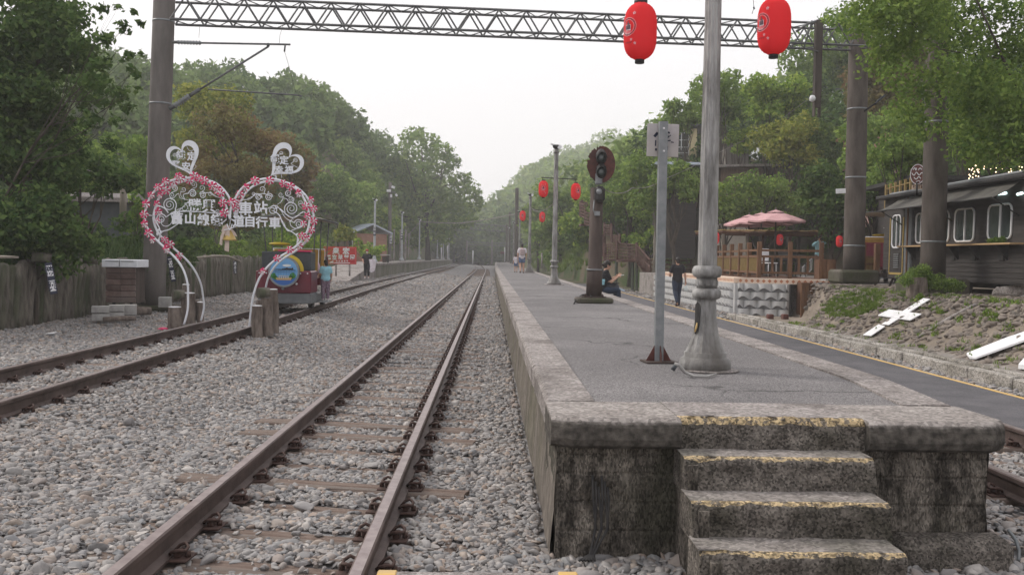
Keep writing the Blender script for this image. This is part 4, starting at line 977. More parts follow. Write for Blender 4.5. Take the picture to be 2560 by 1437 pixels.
def lantern_proto(emblem=True):
    """unit lantern: radius .13, height .46, hanging point at z=0"""
    n = 32; prof = []
    H = .44; R = .128
    for i in range(0, 57):
        t = i/56; z = -.03-H*t; q = abs(2*t-1)
        r = R*(1-(q**3.6))**.5 if q < 1 else 0
        r = max(r, .050 if t < .5 else .036)
        prof.append((r+(.0026 if i % 2 else -.0020), z))
    T = thing('red_lantern', 'x', 'lantern', (0,0,0))
    mb = MB(); o = mb.smooth; vs = []; 
    for (r, z) in prof:
        for j in range(n):
            rr = r*(1-.045*(abs(math.sin(j*math.pi*8/n))<.2)); a = 2*math.pi*j/n; vs.append((rr*math.cos(a), rr*math.sin(a), z))
    mb.smooth = True; mb.add(vs, [(i*n+j, i*n+(j+1) % n, (i+1)*n+(j+1) % n, (i+1)*n+j) for i in range(len(prof)-1) for j in range(n)])
    mb.build('paper_body', mRed, T, world=False)
    mb = MB(); mb.lathe((0,0,0), [(.048,-.045),(.052,-.03),(.052,-.012),(.044,-.008)], 20); mb.build('top_ring', mBlack, T, world=False)
    mb = MB(); mb.lathe((0,0,0), [(.034,-.497),(.037,-.495),(.037,-.465),(.034,-.463)], 20); mb.build('bottom_ring', mBlack, T, world=False)
    mb = MB(); mb.tube([(-.04,0,-.01),(-.06,.0,.10)], .0025, 4); mb.tube([(.04,0,-.01),(.09,0,.10)], .0025, 4); mb.tube([(.0,.03,-.01),(.0,.0,.10)], .0025, 4); mb.build('hanging_wire', mBlack, T, world=False)
    # printed emblem: ring of dashes, a small locomotive front and blossoms, wrapped on the cylinder
    def wrap(u, v, off=.004):                # u around (m), v height (m)
        q = abs(2*((-v-.03)/H)-1); r = R*(1-(q**3.6))**.5+off; a = ANG+u/R; return (r*math.cos(a), r*math.sin(a), v)
    ANG = math.radians(EMB_ANG)
    mk = MB(); mw = MB()
    def patch(mb, pts, off=.004):
        pass
    def bar(mb, u0, v0, u1, v1, w, off=.004):
        k = 6; du, dv = u1-u0, v1-v0; L = math.hypot(du, dv) or 1; nx, ny = -dv/L*w/2, du/L*w/2; vs = []
        for i in range(k+1):
            t = i/k; vs += [wrap(u0+du*t+nx, v0+dv*t+ny, off), wrap(u0+du*t-nx, v0+dv*t-ny, off)]
        mb.add(vs, [(2*i, 2*i+1, 2*i+3, 2*i+2) for i in range(k)])
    cv = -.235; Rr = .062
    for i in range(26):
        a = 2*math.pi*i/26; a2 = a+.14
        bar(mk, Rr*math.cos(a), cv+Rr*math.sin(a), Rr*math.cos(a2), cv+Rr*math.sin(a2), .009)
    for i in range(30):
        a = 2*math.pi*i/30; a2 = 2*math.pi*(i+1)/30
        for q in (Rr+.008, Rr-.008): bar(mw, q*math.cos(a), cv+q*math.sin(a), q*math.cos(a2), cv+q*math.sin(a2), .0022)
    # little locomotive seen from the front quarter with curling smoke and track lines
    bar(mk, -.022, cv-.005, .022, cv-.005, .034); bar(mk, -.008, cv+.018, .014, cv+.018, .016); bar(mk, .0, cv+.026, .0, cv+.042, .010)
    bar(mw, -.024, cv+.014, .024, cv+.014, .003); bar(mw, -.026, cv-.024, .026, cv-.024, .004); bar(mw, -.024, cv-.024, -.024, cv+.014, .003); bar(mw, .024, cv-.024, .024, cv+.014, .003)
    for i in range(7): bar(mw, -.045+.002*i, cv-.032-.004*i, .030-.002*i, cv-.026-.006*i, .0016); 
    for i in range(5): bar(mk, -.018+.009*i, cv-.004, -.016+.009*i, cv-.018, .003, .0045)
    for i in range(8):
        a = i*.8; bar(mw, -.03+.008*math.cos(a), cv+.026+.010*math.sin(a), -.03+.008*math.cos(a+.8), cv+.026+.010*math.sin(a+.8), .002)
    for (u, v, s) in ((.052, -.135, .013), (.030, -.335, .010), (.060, -.365, .011), (-.05, -.14, .010)):
        for i in range(5):
            a = 2*math.pi*i/5+.3; bar(mw, u+.3*s*math.cos(a), v+.3*s*math.sin(a), u+s*math.cos(a), v+s*math.sin(a), s*.42)
    for i in range(6): bar(mk, -.030+.012*i, -.352, -.024+.012*i, -.362+.008*(i % 2), .0045)
    mk.build('emblem', mEmbK, T, world=False, fix=False); mw.build('emblem', mEmbW, T, world=False, fix=False)
    return T
mEmbK = M('emblem_dark_print', (.06,.05,.07), (.12,.06,.08), 30, .6)
mEmbW = M('emblem_white_print', (.75,.60,.64), (.70,.5,.55), 30, .6)
EMB_ANG = 216
lan0 = lantern_proto(); lan0['label'] = 'large red paper lantern hanging left of the near lamp column'; lan0['group'] = 'red paper lanterns'
q = DP(1602, 8, YL_); lan0.location = (q.x, YL_, q.z+.03)
def place_lantern(label, p, s, rz=0, proto=None):
    o = copy_tree(proto or lan0); o.location = p; o.scale = (s, s, s); o.rotation_euler = (0, 0, rz); o['label'] = label; return o
q2 = DP(1937, -4, YL_); sN = m_px(160, YL_)/.50
lan0.scale = (sN, sN, sN); place_lantern('large red paper lantern hanging right of the near lamp column', (q2.x, YL_, q2.z+.03), sN, RAD(-10))
lan0.location.z = q.z+.03*sN
arm_lanterns(L0, XL, YL_, q.z+.14, (q.x-XL, q2.x-XL))
mb = MB(); mb.tube([DP(1883, 0, YL_), DP(1885, 20, YL_), DP(1880, 36, YL_)], .002, 4); mb.tube([DP(1880, -20, YL_), DP(1883, 0, YL_)], .002, 4); mb.tube([DP(1884, 18, YL_), DP(1886, 24, YL_)], .006, 6); tag(mb.build('loose_wire', mBlack), 'loose dangling wire left of the right hand large lantern', 'wire')
# further right hand lamps
def lamp_at(label, pxb, pyb, Y, pyt, broad=1.0, **k):
    b = DP(pxb, pyb, Y); t = DP(pxb, pyt, Y); return make_lamp(label, tuple(b), H=t.z-b.z, n=20, broad=broad, **k), b
LA, bA = lamp_at('second lamp post on the right platform with two lanterns', 1385, 712, 30, 362, 1.2)
for (px, py, lb, rz) in ((1359, 449, 'red lantern left of the second lamp post', 50), (1440, 455, 'red lantern right of the second lamp post', 80)):
    p = DP(px, py, 30); place_lantern(lb, p, m_px(47, 30)/.50, RAD(rz))
arm_lanterns(LA, bA.x+.05, 30, DP(1385, 446, 30).z, (DP(1357,449,30).x-bA.x-.05, DP(1440,449,30).x-bA.x-.05))
LBm, bB = lamp_at('third lamp post on the right platform beside the walking woman', 1323, 680, 53, 484, 1.25)
for (px, py, lb, rz) in ((1307, 525, 'small red lantern left of the third lamp post', 50), (1356, 528, 'small red lantern right of the third lamp post', 60)):
    p = DP(px, py, 53); place_lantern(lb, p, m_px(29, 53)/.50, RAD(rz))
arm_lanterns(LBm, bB.x+.05, 53, DP(1323, 524, 53).z, (DP(1307,524,53).x-bB.x-.05, DP(1356,524,53).x-bB.x-.05))
lamp_at('fourth lamp post half hidden behind the tall brown pole', 1297.5, 668, 77, 527, 1.2)
lamp_at('fifth lamp post left of the tall brown pole', 1283.5, 659, 101, 555, 1.2)
lamp_at('farthest lamp post of the right platform', 1270, 655, 126, 568, 1.2)
# ================================================================== SIGNAL AND SIGN POST
sb = GP(1484, 757, PZ); sY = sb.y
T = thing('railway_signal', 'rusty old railway signal with ragged round backboard', 'railway signal', (sb.x, sY, PZ))
mb = MB(); mb.box((sb.x, sY, PZ+.05), (.68, .55, .11), bev=.03, rz=.04); mb.build('footing', mConcDarkish, T)
mb = MB(); mb.lathe((sb.x,sY,PZ), [(.24,.105),(.24,.125),(.13,.13),(.12,.16),(.11,.17)], 20)
for k in range(4): mb.box((sb.x+.22*math.cos(k*1.57+.7), sY+.22*math.sin(k*1.57+.7), PZ+.14), (.05, .05, .06), bev=.01)
mb.build('base_flange', mRustPole, T)
t0 = DP(1494, 470, sY); mb = MB(); mb.tube([(sb.x, sY, PZ+.12), (sb.x+.01, sY, PZ+.62), (sb.x+.012, sY, PZ+.63), tuple(DP(1492, 470, sY))], [.150,.148,.132,.118], 18); mb.build('mast', mRustPole, T)
mb = MB(); mb.tube([(sb.x, sY, PZ+.62), (sb.x, sY, PZ+.645)], .153, 18); mb.build('collar', mGalv, T)
cD = DP(1502.5, 411, sY-.12); pts = []
rg = random.Random(4)
for i in range(60):
    a = 2*math.pi*i/60; rx, rz = m_px(35.5, sY), m_px(46, sY)
    k = 1.0
    if 70 < math.degrees(a) < 170: k = 1-rg.uniform(0, .22)*(i % 2)
    elif 165 <= math.degrees(a) < 255: k = 1-rg.uniform(0, .06)
    pts.append(cD+Vector((rx*k*math.cos(a), 0, rz*k*math.sin(a))))
mb = MB(); mb.prism(pts, (0, .012, 0)); mb.build('backboard', mRust, T)
mb = MB(); Rx = Matrix.Rotation(RAD(90), 3, 'X')
for py in (392, 428):
    c = DP(1503, py, sY-.16); mb.ell(c, (m_px(14, sY), m_px(20, sY), .10), M=Rx)
mb.build('lamp_housing', mBlack, T)
for py in (394, 430):
    c = DP(1503, py, sY-.25); vs = []; n = 20
    mb = MB(); mb.tube([c, c+Vector((0,-.10,0))], m_px(12.5, sY), 20, cap=False); mb.build('hood', mBlack, T)
    mb = MB(); mb.ell(c+Vector((0,.0,0)), (m_px(11, sY), .03, m_px(11, sY))); mb.build('lens', mGlass, T)
mb = MB(); c = DP(1499, 486, sY-.10); mb.box(c, (.19, .22, .30), bev=.05); mb.build('relay_box', mBlack, T)
mb = MB(); mb.ell(DP(1498, 479, sY-.23), (.055, .03, .055)); mb.build('side_lens', mGalv, T)
mb = MB(); mb.box(DP(1497, 447, sY-.14), (.13, .10, .22), bev=.02); mb.build('bracket', mGalv, T)
mb = MB(); mb.tube([DP(1486,500,sY-.1), DP(1483,525,sY-.13), DP(1490,540,sY-.13)], .012, 6); mb.box(DP(1493, 534, sY-.14), (.11, .03, .09), bev=.01); mb.build('number_plate', mGalv, T)
T2 = thing('loose_cable', 'dark cable curling over the left of the signal footing', 'cable', (sb.x-.3, sY-.2, PZ))
mb = MB(); mb.tube([GP(1435, 759, PZ+.01), GP(1440, 748, PZ+.06), GP(1453, 738, PZ+.10), GP(1466, 735, PZ+.13), GP(1480, 741, PZ+.14)], .012, 6); mb.build('cable', mBlack, T2); mb = MB(); mb.box(GP(1462, 738, PZ+.14), (.10, .06, .05), bev=.01); mb.build('plug', mBlack, T2)
# sign post in front of the lamp
gb = GP(1644, 905, PZ); gY = gb.y; tp = DP(1658, 308, gY)
T = thing('sign_post', 'square grey steel post with a faded white sign plate', 'sign', (gb.x, gY, PZ))
mb = MB(); mb.prism([(gb.x-.034+.006, gY-.034, PZ+.01), (gb.x+.034+.006, gY-.034, PZ+.01), (gb.x+.034+.006, gY+.034, PZ+.01), (gb.x-.034+.006, gY+.034, PZ+.01)], (tp.x-gb.x-.006, 0, tp.z-PZ)); mb.build('post', mGalv, T)
mb = MB(); mb.box((gb.x+.01, gY, PZ+.006), (.26, .22, .012), rz=.12, bev=.002); mb.build('base_plate', mRustPole, T)
mb = MB()
for k in range(4):
    a = k*math.pi/2+.1; dx, dy = math.cos(a), math.sin(a); c = Vector((gb.x+.006, gY, PZ+.012))
    mb.prism([c+Vector((dx*.03, dy*.03, 0)), c+Vector((dx*.105, dy*.105, 0)), c+Vector((dx*.036, dy*.036, .125)), c+Vector((dx*.03, dy*.03, .125))], (-dy*.006, dx*.006, 0))
mb.build('gusset', mRust, T)
pc = DP(1657, 351, gY+.045); pw, ph = m_px(80, gY), m_px(82, gY)
mb = MB(); mb.box(pc, (pw, .006, ph), bev=.002, ry=RAD(.6)); pl = mb.build('sign_plate', M('faded_plate', (.40,.38,.39), (.52,.50,.51), 9, .6, c3=(.44,.41,.39)), T)
mb = MB()
for (px, py, ang, L, w) in ((1640,337,50,11,4.5),(1645,333,20,6,2),(1639,358,88,12,2.2),(1646,353,75,5,1.6),(1648,358,-60,5,1.6),(1640,374,0,4,4),(1672,332,-20,5,3),(1669,344,50,8,3),(1671,352,8,10,2.2),(1681,356,-8,6,1.8),(1668,371,88,9,2.5),(1675,340,40,5,1.5)):
    c = DP(px, py, gY+.040); l = m_px(L*1.2, gY); h = m_px(w*1.5, gY); mb.box(c, (l, .002, h), ry=-RAD(ang), bev=0)
mb.build('flaked_lettering', mNavy, pl)
mb = MB()
for py in (321, 378): c = DP(1660, py, gY-.036); mb.ell(c, (.009, .006, .009), 8, 5)
mb.build('bolt', mWhiteP, T)
# ---- string of wires
def wire(label, pts, r=.012, mat=None):
    a = MB(); P_ = [Vector(p) for p in pts]; out = []
    for i in range(len(P_)-1):
        for k in range(8):
            t = k/8; p = P_[i].lerp(P_[i+1], t); p.z -= 4*t*(1-t)*(P_[i+1]-P_[i]).length*.012; out.append(p)
    out.append(P_[-1]); a.tube(out, r, 5); return tag(a.build('overhead_wire', mat or mGalv), label, 'wire')
wire('pale wire sagging from the left lamp to the tall brown pole', [DP(1051, 554, 96), DP(1155, 558, 96), DP(1288, 535, 96)], .045, mConc)
wire('thin cord rising right from the third lamp post', [DP(1330, 521, 52), DP(1392, 500, 30)], .012, mConc)
wire('thin cable from the signal up to the right hillside', [DP(1505, 471, 19), DP(1580, 470, 30), DP(1655, 450, 40), DP(1790, 385, 44), DP(1950, 300, 46), DP(2052, 222, 46)], .010, mConc)
wire('guy wire running down left from the far left lamp', [DP(1048, 556, 96), DP(1018, 590, 97)], .035, mConc)
# ================================================================== LEFT PLATFORM
LP = thing('station_platform', 'low curved concrete platform with a ramp beyond the left track', 'platform', (-7.2, 58, 0))
def lpx(y): return trackL(y)-1.62
LZ = 1.10
mb = MB(); ysL = list(np.arange(57, 197, 4.0)); mb.sweep([(lpx(y), y, 0) for y in ysL], [(-3.4, .0), (.0, .0), (.04, LZ-.12), (-3.4, LZ-.12)]); mb.build('side_wall', M('left_platform_wall', (.16,.15,.12), (.24,.225,.19), 1.2, .95, c3=(.12,.12,.08)), LP)  # wall concrete a little darker and browner than the platform surface
mb = MB(); mb.sweep([(lpx(y), y, 0) for y in ysL], [(-3.4, LZ-.12), (.10, LZ-.12), (.10, LZ), (-3.4, LZ)]); mb.build('surface', mConc, LP)
g0 = gz(-7.5, 46)
rmp = MB(); y0, y1 = 46.5, 57.0
xa0, xb0 = lpx(50)-2.7, lpx(50)-.15
for (u0, u1, nm, mt, up) in ((0, .83, 'ramp', mConc, 0), (.83, 1, 'ramp_kerb', mConc, .06)):
    mb = MB(); A0 = (lerp(xa0, xb0, u0), y0, g0-.1); B0 = (lerp(xa0, xb0, u1), y0, g0-.1); A1 = (lerp(lpx(57)-2.1, lpx(57), u0), y1, g0-.1); B1 = (lerp(lpx(57)-2.1, lpx(57), u1), y1, g0-.1)
    h0, h1 = .12+up, LZ-g0+.1+up
    mb.add([A0, B0, B1, A1, (A0[0],A0[1],A0[2]+h0), (B0[0],B0[1],B0[2]+h0), (B1[0],B1[1],B1[2]+h1), (A1[0],A1[1],A1[2]+h1)], [(0,1,2,3),(4,5,6,7),(0,1,5,4),(1,2,6,5),(2,3,7,6),(3,0,4,7)]); mb.build(nm, mt, LP)
# lamps on the left platform (paler)
mPale = M('pale_grey_paint', (.34,.36,.38), (.44,.46,.48), 5, .6)
for i, (px, pyb, Y, pyt, nm, pt) in enumerate(((938,656,62,497,'nearest lamp post on the left platform with a navy name plate','勝興'), (1006,651,80,529,'second lamp post on the left platform','勝興'), (1050,648,97,548,'third lamp post on the left platform, tied to the long wire',None), (1095,646,139,590,'fourth lamp post on the left platform beside the big trunk',None), (1110,648,157,583,'fifth lamp post at the far left platform end',None), (1124,648,177,590,'sixth lamp post at the far left platform end',None))):
    b = DP(px-2, pyb, Y); t = DP(px-2, pyt, Y); make_lamp(nm, tuple(b), H=t.z-b.z, n=14, broad=1.15, mat=mPale, group='lamp posts of the left platform', plate=pt, plinth=False)
for px, yt, lab in ((1103.5, 610, 'short white post among the far left lamps'), (1119, 589, 'thin white mast among the far left lamps')):
    mb = MB(); mb.tube([DP(px, 648, 165), DP(px, yt, 165)], .11, 8); tag(mb.build('marker_post', mWhiteP), lab, 'post')
T = thing('station_name_board', 'narrow white vertical name board on the tall left platform pole', 'sign', DP(977, 586, 86)); mb = MB(); mb.box(DP(977.5, 597, 86), (.22, .05, .86), bev=.01); qq = mb.build('board', mWhiteP, T); mt = MB()
for i, ch in enumerate('勝興站'): put_text(mt, ch, .2, DP(977.5, 590+7*i, 85.96), bold=.01)
mt.build('lettering', mNavy, qq)
T = thing('platform_box', 'dark cabinet with a pale flat lid at the head of the left ramp', 'cabinet', DP(962, 657, 61)); mb = MB(); mb.box(DP(964, 648, 61), (.40, .35, .40), ry=-.12, bev=.01); mb.build('body', mRustPole, T); mb = MB(); mb.box(DP(963, 637.5, 61), (.60, .45, .07), bev=.01); mb.build('lid', mBlock, T); mb = MB(); mb.box(DP(969, 650, 60.7), (.12, .1, .34), ry=-.2); mb.build('handle_case', mBlack, T)
# ================================================================== HEART ARCH over the left track
YA = 16.4; ARCH_D = 1.05
def A3(px, py, dy=0.0): p = DP(px, py, YA); return Vector((p.x, p.y+dy, p.z))
def adep(y): return lerp(.42, .95, sm(600, 800, y))
def smooth(pts, k=6, closed=False):
    P_ = [Vector(p) for p in pts]; n = len(P_); out = []
    rng_ = range(n) if closed else range(n-1)
    for i in rng_:
        a = P_[(i-1) % n] if (closed or i > 0) else P_[0]; b = P_[i]; c = P_[(i+1) % n]; d = P_[(i+2) % n] if (closed or i+2 < n) else P_[-1]
        for j in range(k):
            t = j/k; out.append(.5*((2*b)+(c-a)*t+(2*a-5*b+4*c-d)*t*t+(3*b-a-3*c+d)*t**3))
    if not closed: out.append(P_[-1])
    return out
T = thing('heart_arch', 'white wrought iron double heart arch with red and white pinwheels over the left track', 'arch', (A3(545, 820).x, YA, .2))
LEFTP = [(460,811),(469,775),(470,740),(469,710),(460,678),(443,650),(417,624),(391,600),(375,582),(365,560),(362,537),(369,508),(379,487),(398,468),(422,454),(450,447),(480,445),(512,449),(537,465),(553,485),(562,505),(569,528),(575,548)]
RIGHTP = [(575,548),(577,522),(586,500),(604,472),(630,455),(665,447),(700,451),(730,465),(752,485),(766,510),(773,540),(772,565),(765,585),(750,606),(727,626),(700,642),(676,660),(657,682),(644,705),(633,740),(627,780),(621,840)]
for nm, PP_ in (('left', LEFTP), ('right', RIGHTP)):
    for dy in (0, 1):
        mb = MB(); mb.tube(smooth([A3(x, y, dy*adep(y)) for x, y in PP_], 4), .019, 8); mb.build('frame_tube', mWhite, T)
mb = MB()
for (x, y) in ((362,537),(398,468),(450,447),(512,449),(562,505),(586,500),(630,455),(700,451),(752,485),(773,540),(750,606)):
    mb.tube([A3(x, y), A3(x, y, adep(y))], .010, 6)
mb.build('cross_bar', mWhite, T)
def spiral(mb, cx, cy, R, turns, a0, sgn=1, w=2.2, tail=None):
    pts = []; n = int(18*turns)
    for i in range(n+1):
        t = i/n; r = R*(1-.86*t); a = a0+sgn*2*math.pi*turns*t; pts.append((cx+r*math.cos(a), cy+r*math.sin(a)))
    rs = [w*(.55+.45*(1-i/n)) for i in range(n+1)]
    if tail:
        tl = smooth([(q[0], q[1], 0) for q in tail[::1]]+[(pts[0][0], pts[0][1], 0)], 5)[:-1]
        pts = [(q.x, q.y) for q in tl]+pts; rs = [w*(.6+.5*i/len(tl)) for i in range(len(tl))]+rs
    mb.tube([A3(x, y, .01) for x, y in pts], [m_px(q, YA)*.5 for q in rs], 6, sq=.8)
mb = MB()
for s in ((423,512,18,2.3,.6,-1,3.0,[(470,505),(452,522),(440,534)]),(402,547,13,2,-.3,-1,2.8,[(452,520),(430,532)]),(410,552,24,.75,-.9,1,2.6,None),(436,470,8,1.8,1.5,-1,2.2,[(428,500),(424,486)]),(430,488,8,1.7,.2,1,2.0,[(470,500),(450,495),(446,484)]),
          (458,474,7,1.5,2.6,-1,2.0,[(462,500),(452,490)]),(481,484,10,2.1,3.2,1,2.6,[(462,500),(458,487)]),(484,461,8,1.4,.8,-1,2.0,[(470,482),(480,472),(490,468)]),(506,488,9,2,3.5,1,2.8,[(560,498),(536,490),(524,482)]),(504,470,8,1.3,1.2,-1,2.0,[(500,482)]),(524,485,6,1.4,4.6,1,1.8,[(545,494)]),
          (460,520,10,1.1,-1.2,1,2.0,[(478,506),(462,508)]),(544,528,5,1.3,2.5,1,1.8,[(566,545),(552,538)]),
          (672,493,10,2.1,-.1,-1,2.6,[(640,495),(655,484)]),(646,493,9,1.9,.2,-1,2.8,[(604,500),(625,497),(640,484)]),(728,522,18,2.3,2.5,1,3.0,[(676,518),(690,514),(702,526)]),(681,525,12,1.6,-1.3,1,3.0,[(668,522)]),(747,560,12,2,3.4,1,2.8,[(700,522),(714,545),(732,555)]),(736,552,25,.62,.4,1,2.6,[(696,535),(710,560),(722,578)]),
          (721,483,8,1.7,2.2,1,2.2,[(730,510),(734,496)]),(726,498,8,1.7,3.1,-1,2.0,[(700,508),(708,496)]),(702,487,7,1.4,.4,1,2.0,[(692,512),(704,503)]),(655,473,8,1.4,.8,-1,2.0,[(660,484)]),(633,485,5,1.5,1.2,-1,1.8,[(618,497)]),(750,507,6,1.4,.3,-1,1.8,[(755,522),(746,512)]),(590,530,5,1.5,2.5,-1,1.8,[(600,520)]),(661,452,5,1.2,.6,1,1.6,[(658,470)])):
    spiral(mb, *s)
for pl in ([(391,604),(400,590),(398,570),(388,552),(385,530),(392,515),(410,520),(420,532)], [(444,560),(422,574),(404,580),(397,598)], [(742,610),(743,592),(733,582),(716,572),(706,558),(698,538),(684,528)], [(560,575),(574,572),(590,566)], [(428,532),(470,528),(560,535)], [(700,522),(730,545),(757,530),(764,535)], [(478,531),(478,538)], [(512,531),(512,540)], [(602,531),(602,545)], [(622,531),(622,545)], [(566,548),(556,556),(545,560)], [(578,548),(590,556)], [(567,560),(574,575),(580,560)]):
    mb.tube(smooth([A3(x, y, .01) for x, y in pl], 4), m_px(1.35, YA), 6)
for (x, y, L, a) in ((395,575,11,60),(392,585,10,100),(401,578,10,-30),(396,600,14,85),(446,548,9,120),(745,600,13,80),(742,585,10,40),(750,590,10,110),(725,553,8,60),(670,480,6,60),(484,475,6,70),(470,506,10,20),(560,500,14,10),(690,520,12,20)):
    c = A3(x, y, .012); l = m_px(L, YA); ca, sa = math.cos(RAD(a)), math.sin(RAD(a)); u = Vector((ca, 0, sa)); w_ = Vector((-sa, 0, ca))
    mb.prism([c-u*l/2, c+w_*l*.22, c+u*l/2, c-w_*l*.22], (0, .006, 0))
mb.build('scrollwork', mWhite, T)
def heart_plate(tip, clf, wx):
    tip = Vector((tip[0], tip[1], 0)); clf = Vector((clf[0], clf[1], 0)); ax = (clf-tip)/22.0; sd = Vector((-ax.y, ax.x, 0))*wx; out = []; inn = []
    n = 56
    for i in range(n):
        t = 2*math.pi*i/n; hx = 16*math.sin(t)**3; hy = 13*math.cos(t)-5*math.cos(2*t)-2*math.cos(3*t)-math.cos(4*t)
        p = tip+ax*(hy+17)+sd*hx; th = 2.4+2.0*abs(math.sin(t*.5+.9)); q = tip+ax*((hy+2)*(1-th/16)+15)+sd*hx*(1-th/15)
        out.append(A3(p.x, p.y, -.012)); inn.append(A3(q.x, q.y, -.012))
    mb = MB(); B = Vector((0, .02, 0)); m_ = out+inn+[p+B for p in out]+[p+B for p in inn]; fs = []
    for i in range(n):
        j = (i+1) % n; fs += [(i, j, n+j, n+i), (2*n+i, 3*n+i, 3*n+j, 2*n+j), (i, 2*n+i, 2*n+j, j), (n+i, n+j, 3*n+j, 3*n+i)]
    mb.add(m_, fs); return mb
for (tip, clf, sps, txt) in (((479,441),(455,379),((487,368,5,2,1.,1,1.6,[(466,365),(474,377)]),(436,388,5,2,.5,-1,1.6,[(425,403),(445,400)]),(483,407,4,1.8,2.,1,1.4,[(478,428),(490,416)])), (('鐵',453,388,23),('定',480,391,23),('平',441,413,22),('安',466,416,22))),
                       ((676,441),(724,392),((739,401,6,2,2.5,1,1.7,[(746,420),(728,410)]),(702,383,5,1.2,.5,-1,1.7,[(690,387)]),(686,437,5,1.8,3.,1,1.6,[(704,445),(700,432)])), (('鐵',688,398,23),('定',711,401,23),('幸',698,425,22),('福',723,425,22)))):
    h = heart_plate(tip, clf, .86 if tip[0] < 600 else -.86); hp = h.build('small_heart', mWhite, T)
    mb = MB(); [spiral(mb, *s) for s in sps]; mb.tube([A3(tip[0]-2, tip[1]), A3(tip[0]-4, tip[1]+8)], .012, 6); mb.tube([A3(tip[0]+14 if tip[0] > 600 else tip[0]-14, tip[1]-1), A3(tip[0]+14 if tip[0] > 600 else tip[0]-14, tip[1]+8)], .012, 6); mb.build('heart_scroll', mWhite, hp)
    mb = MB()
    for ch, x, y, s in txt: put_text(mb, ch, m_px(s, YA)*.98, A3(x, y, -.02), bold=.004, ext=.005)
    mb.build('lettering', mWhite, hp)
mb = MB()
for ch, x, y, s in (('勝',489,514,36),('興',524,515,36),('車',615,521,36),('站',653,520,36),('舊',444,546,31),('山',477,546,31),('線',510,549,31),('鐵',543,550,31),('道',598,553,31),('自',626,553,31),('行',655,556,31),('車',688,557,31)):
    put_text(mb, ch, m_px(s, YA)*.97, A3(x, y, -.03), bold=.0055, ext=.006)
mb.build('lettering', mWhite, T)
# pinwheels
def pin_mesh():
    mb = MB(); r = .072
    for k in range(6):
        a = k*math.pi/3; e = lambda rr, aa, z: (rr*math.cos(aa), z, rr*math.sin(aa))
        mb.cm = 0; mb.add([e(.006, a, -.012), e(r*.95, a-.28, 0), e(r, a+.18, -.018), e(r*.55, a+.40, -.032)], [(0,1,2),(0,2,3)])
        mb.cm = 1; mb.add([e(.01, a+.3, -.036), e(r*.55, a+.40, -.033), e(r*.98, a+.20, -.020), e(r*.72, a+.75, -.008)], [(0,1,3),(1,2,3)])
    mb.cm = 1; mb.ell((0, -.036, 0), (.012, .008, .012), 8, 5)
    mb.cm = 1; mb.tube([(0,-.03,0),(0,.02,0)], .004, 5)
    o = mb.build('pinwheel', [mPinR, mPinW], local=True, fix=False); me = o.data; bpy.data.objects.remove(o); return me
PIN = pin_mesh(); rpn = random.Random(2)
pf = [(419,623),(374,583),(364,560),(362,536),(368,511),(380,488),(397,469),(416,454),(448,442),(487,441),(512,452),(534,466),(553,483),(558,508),(562,532),(581,506),(617,470),(639,453),(676,452),(709,459),(728,467),(749,484),(765,516),(770,541),(757,590),(725,624),(694,645),(659,678),(384,600),(546,476),(455,447),(500,447)]
pb = [(415,476),(433,461),(401,489),(394,511),(397,530),(395,553),(412,600),(448,640),(474,452),(600,486),(595,508),(779,500),(785,522),(784,553),(778,575),(768,596),(750,615),(425,611),(437,455),(760,560),(590,520)]
for dy, lst in ((-.03, pf), (ARCH_D, pb)):
    for (x, y) in lst:
        if dy > 0: p = DP(x, y, YA+adep(y)-.03)
        else: p = A3(x, y, dy)
        o = bpy.data.objects.new('pinwheel', PIN); COL.objects.link(o); o.parent = T; o.location = p-Vector(T.location)
        s = rpn.uniform(.92, 1.15)*1.05; o.scale = (s, s, s); o.rotation_euler = (rpn.uniform(-.35, .25), rpn.uniform(0, 6), rpn.uniform(-.5, .5))
# bell with ribbon
T = thing('hanging_bell', 'golden bell with a large beige ribbon bow hanging in the middle of the arch', 'bell', A3(568, 560, .1))
c = A3(569, 601, .1); mb = MB(); mb.lathe(c, [(m_px(20,YA),0),(m_px(16,YA),.03),(m_px(12,YA),.10),(m_px(9,YA),.17),(m_px(3,YA),.21)], 20); mb.build('bell', M('brass', (.42,.30,.09), (.50,.36,.13), 10, .4, metal=.6), T)
mRib = M('beige_ribbon', (.50,.40,.34), (.60,.50,.44), 14, .7)
mb = MB()
for pl, w in (([(568,563),(561,575),(554,590),(551,612)], 7), ([(568,563),(576,572),(583,580),(588,590)], 9), ([(567,563),(568,580),(567,600),(566,628)], 11), ([(569,563),(560,568),(556,580)], 8)):
    vs = []
    for (x, y) in pl:
        p = A3(x, y, .02); h = m_px(w, YA)/2; vs += [p+Vector((-h, 0, .01)), p+Vector((h, -.015, -.01)), p+Vector((h, .002, -.01)), p+Vector((-h, .010, .01))]
    n = len(pl); mb.add(vs, [(4*i+k, 4*i+(k+1) % 4, 4*i+4+(k+1) % 4, 4*i+4+k) for i in range(n-1) for k in range(4)]+[(0,1,2,3), tuple(4*(n-1)+k for k in range(4))])
mb.build('ribbon', mRib, T); mb = MB(); mb.tube([A3(572,548,.1), A3(569,575,.1)], .006, 6); mb.build('chain', mWhite, T)
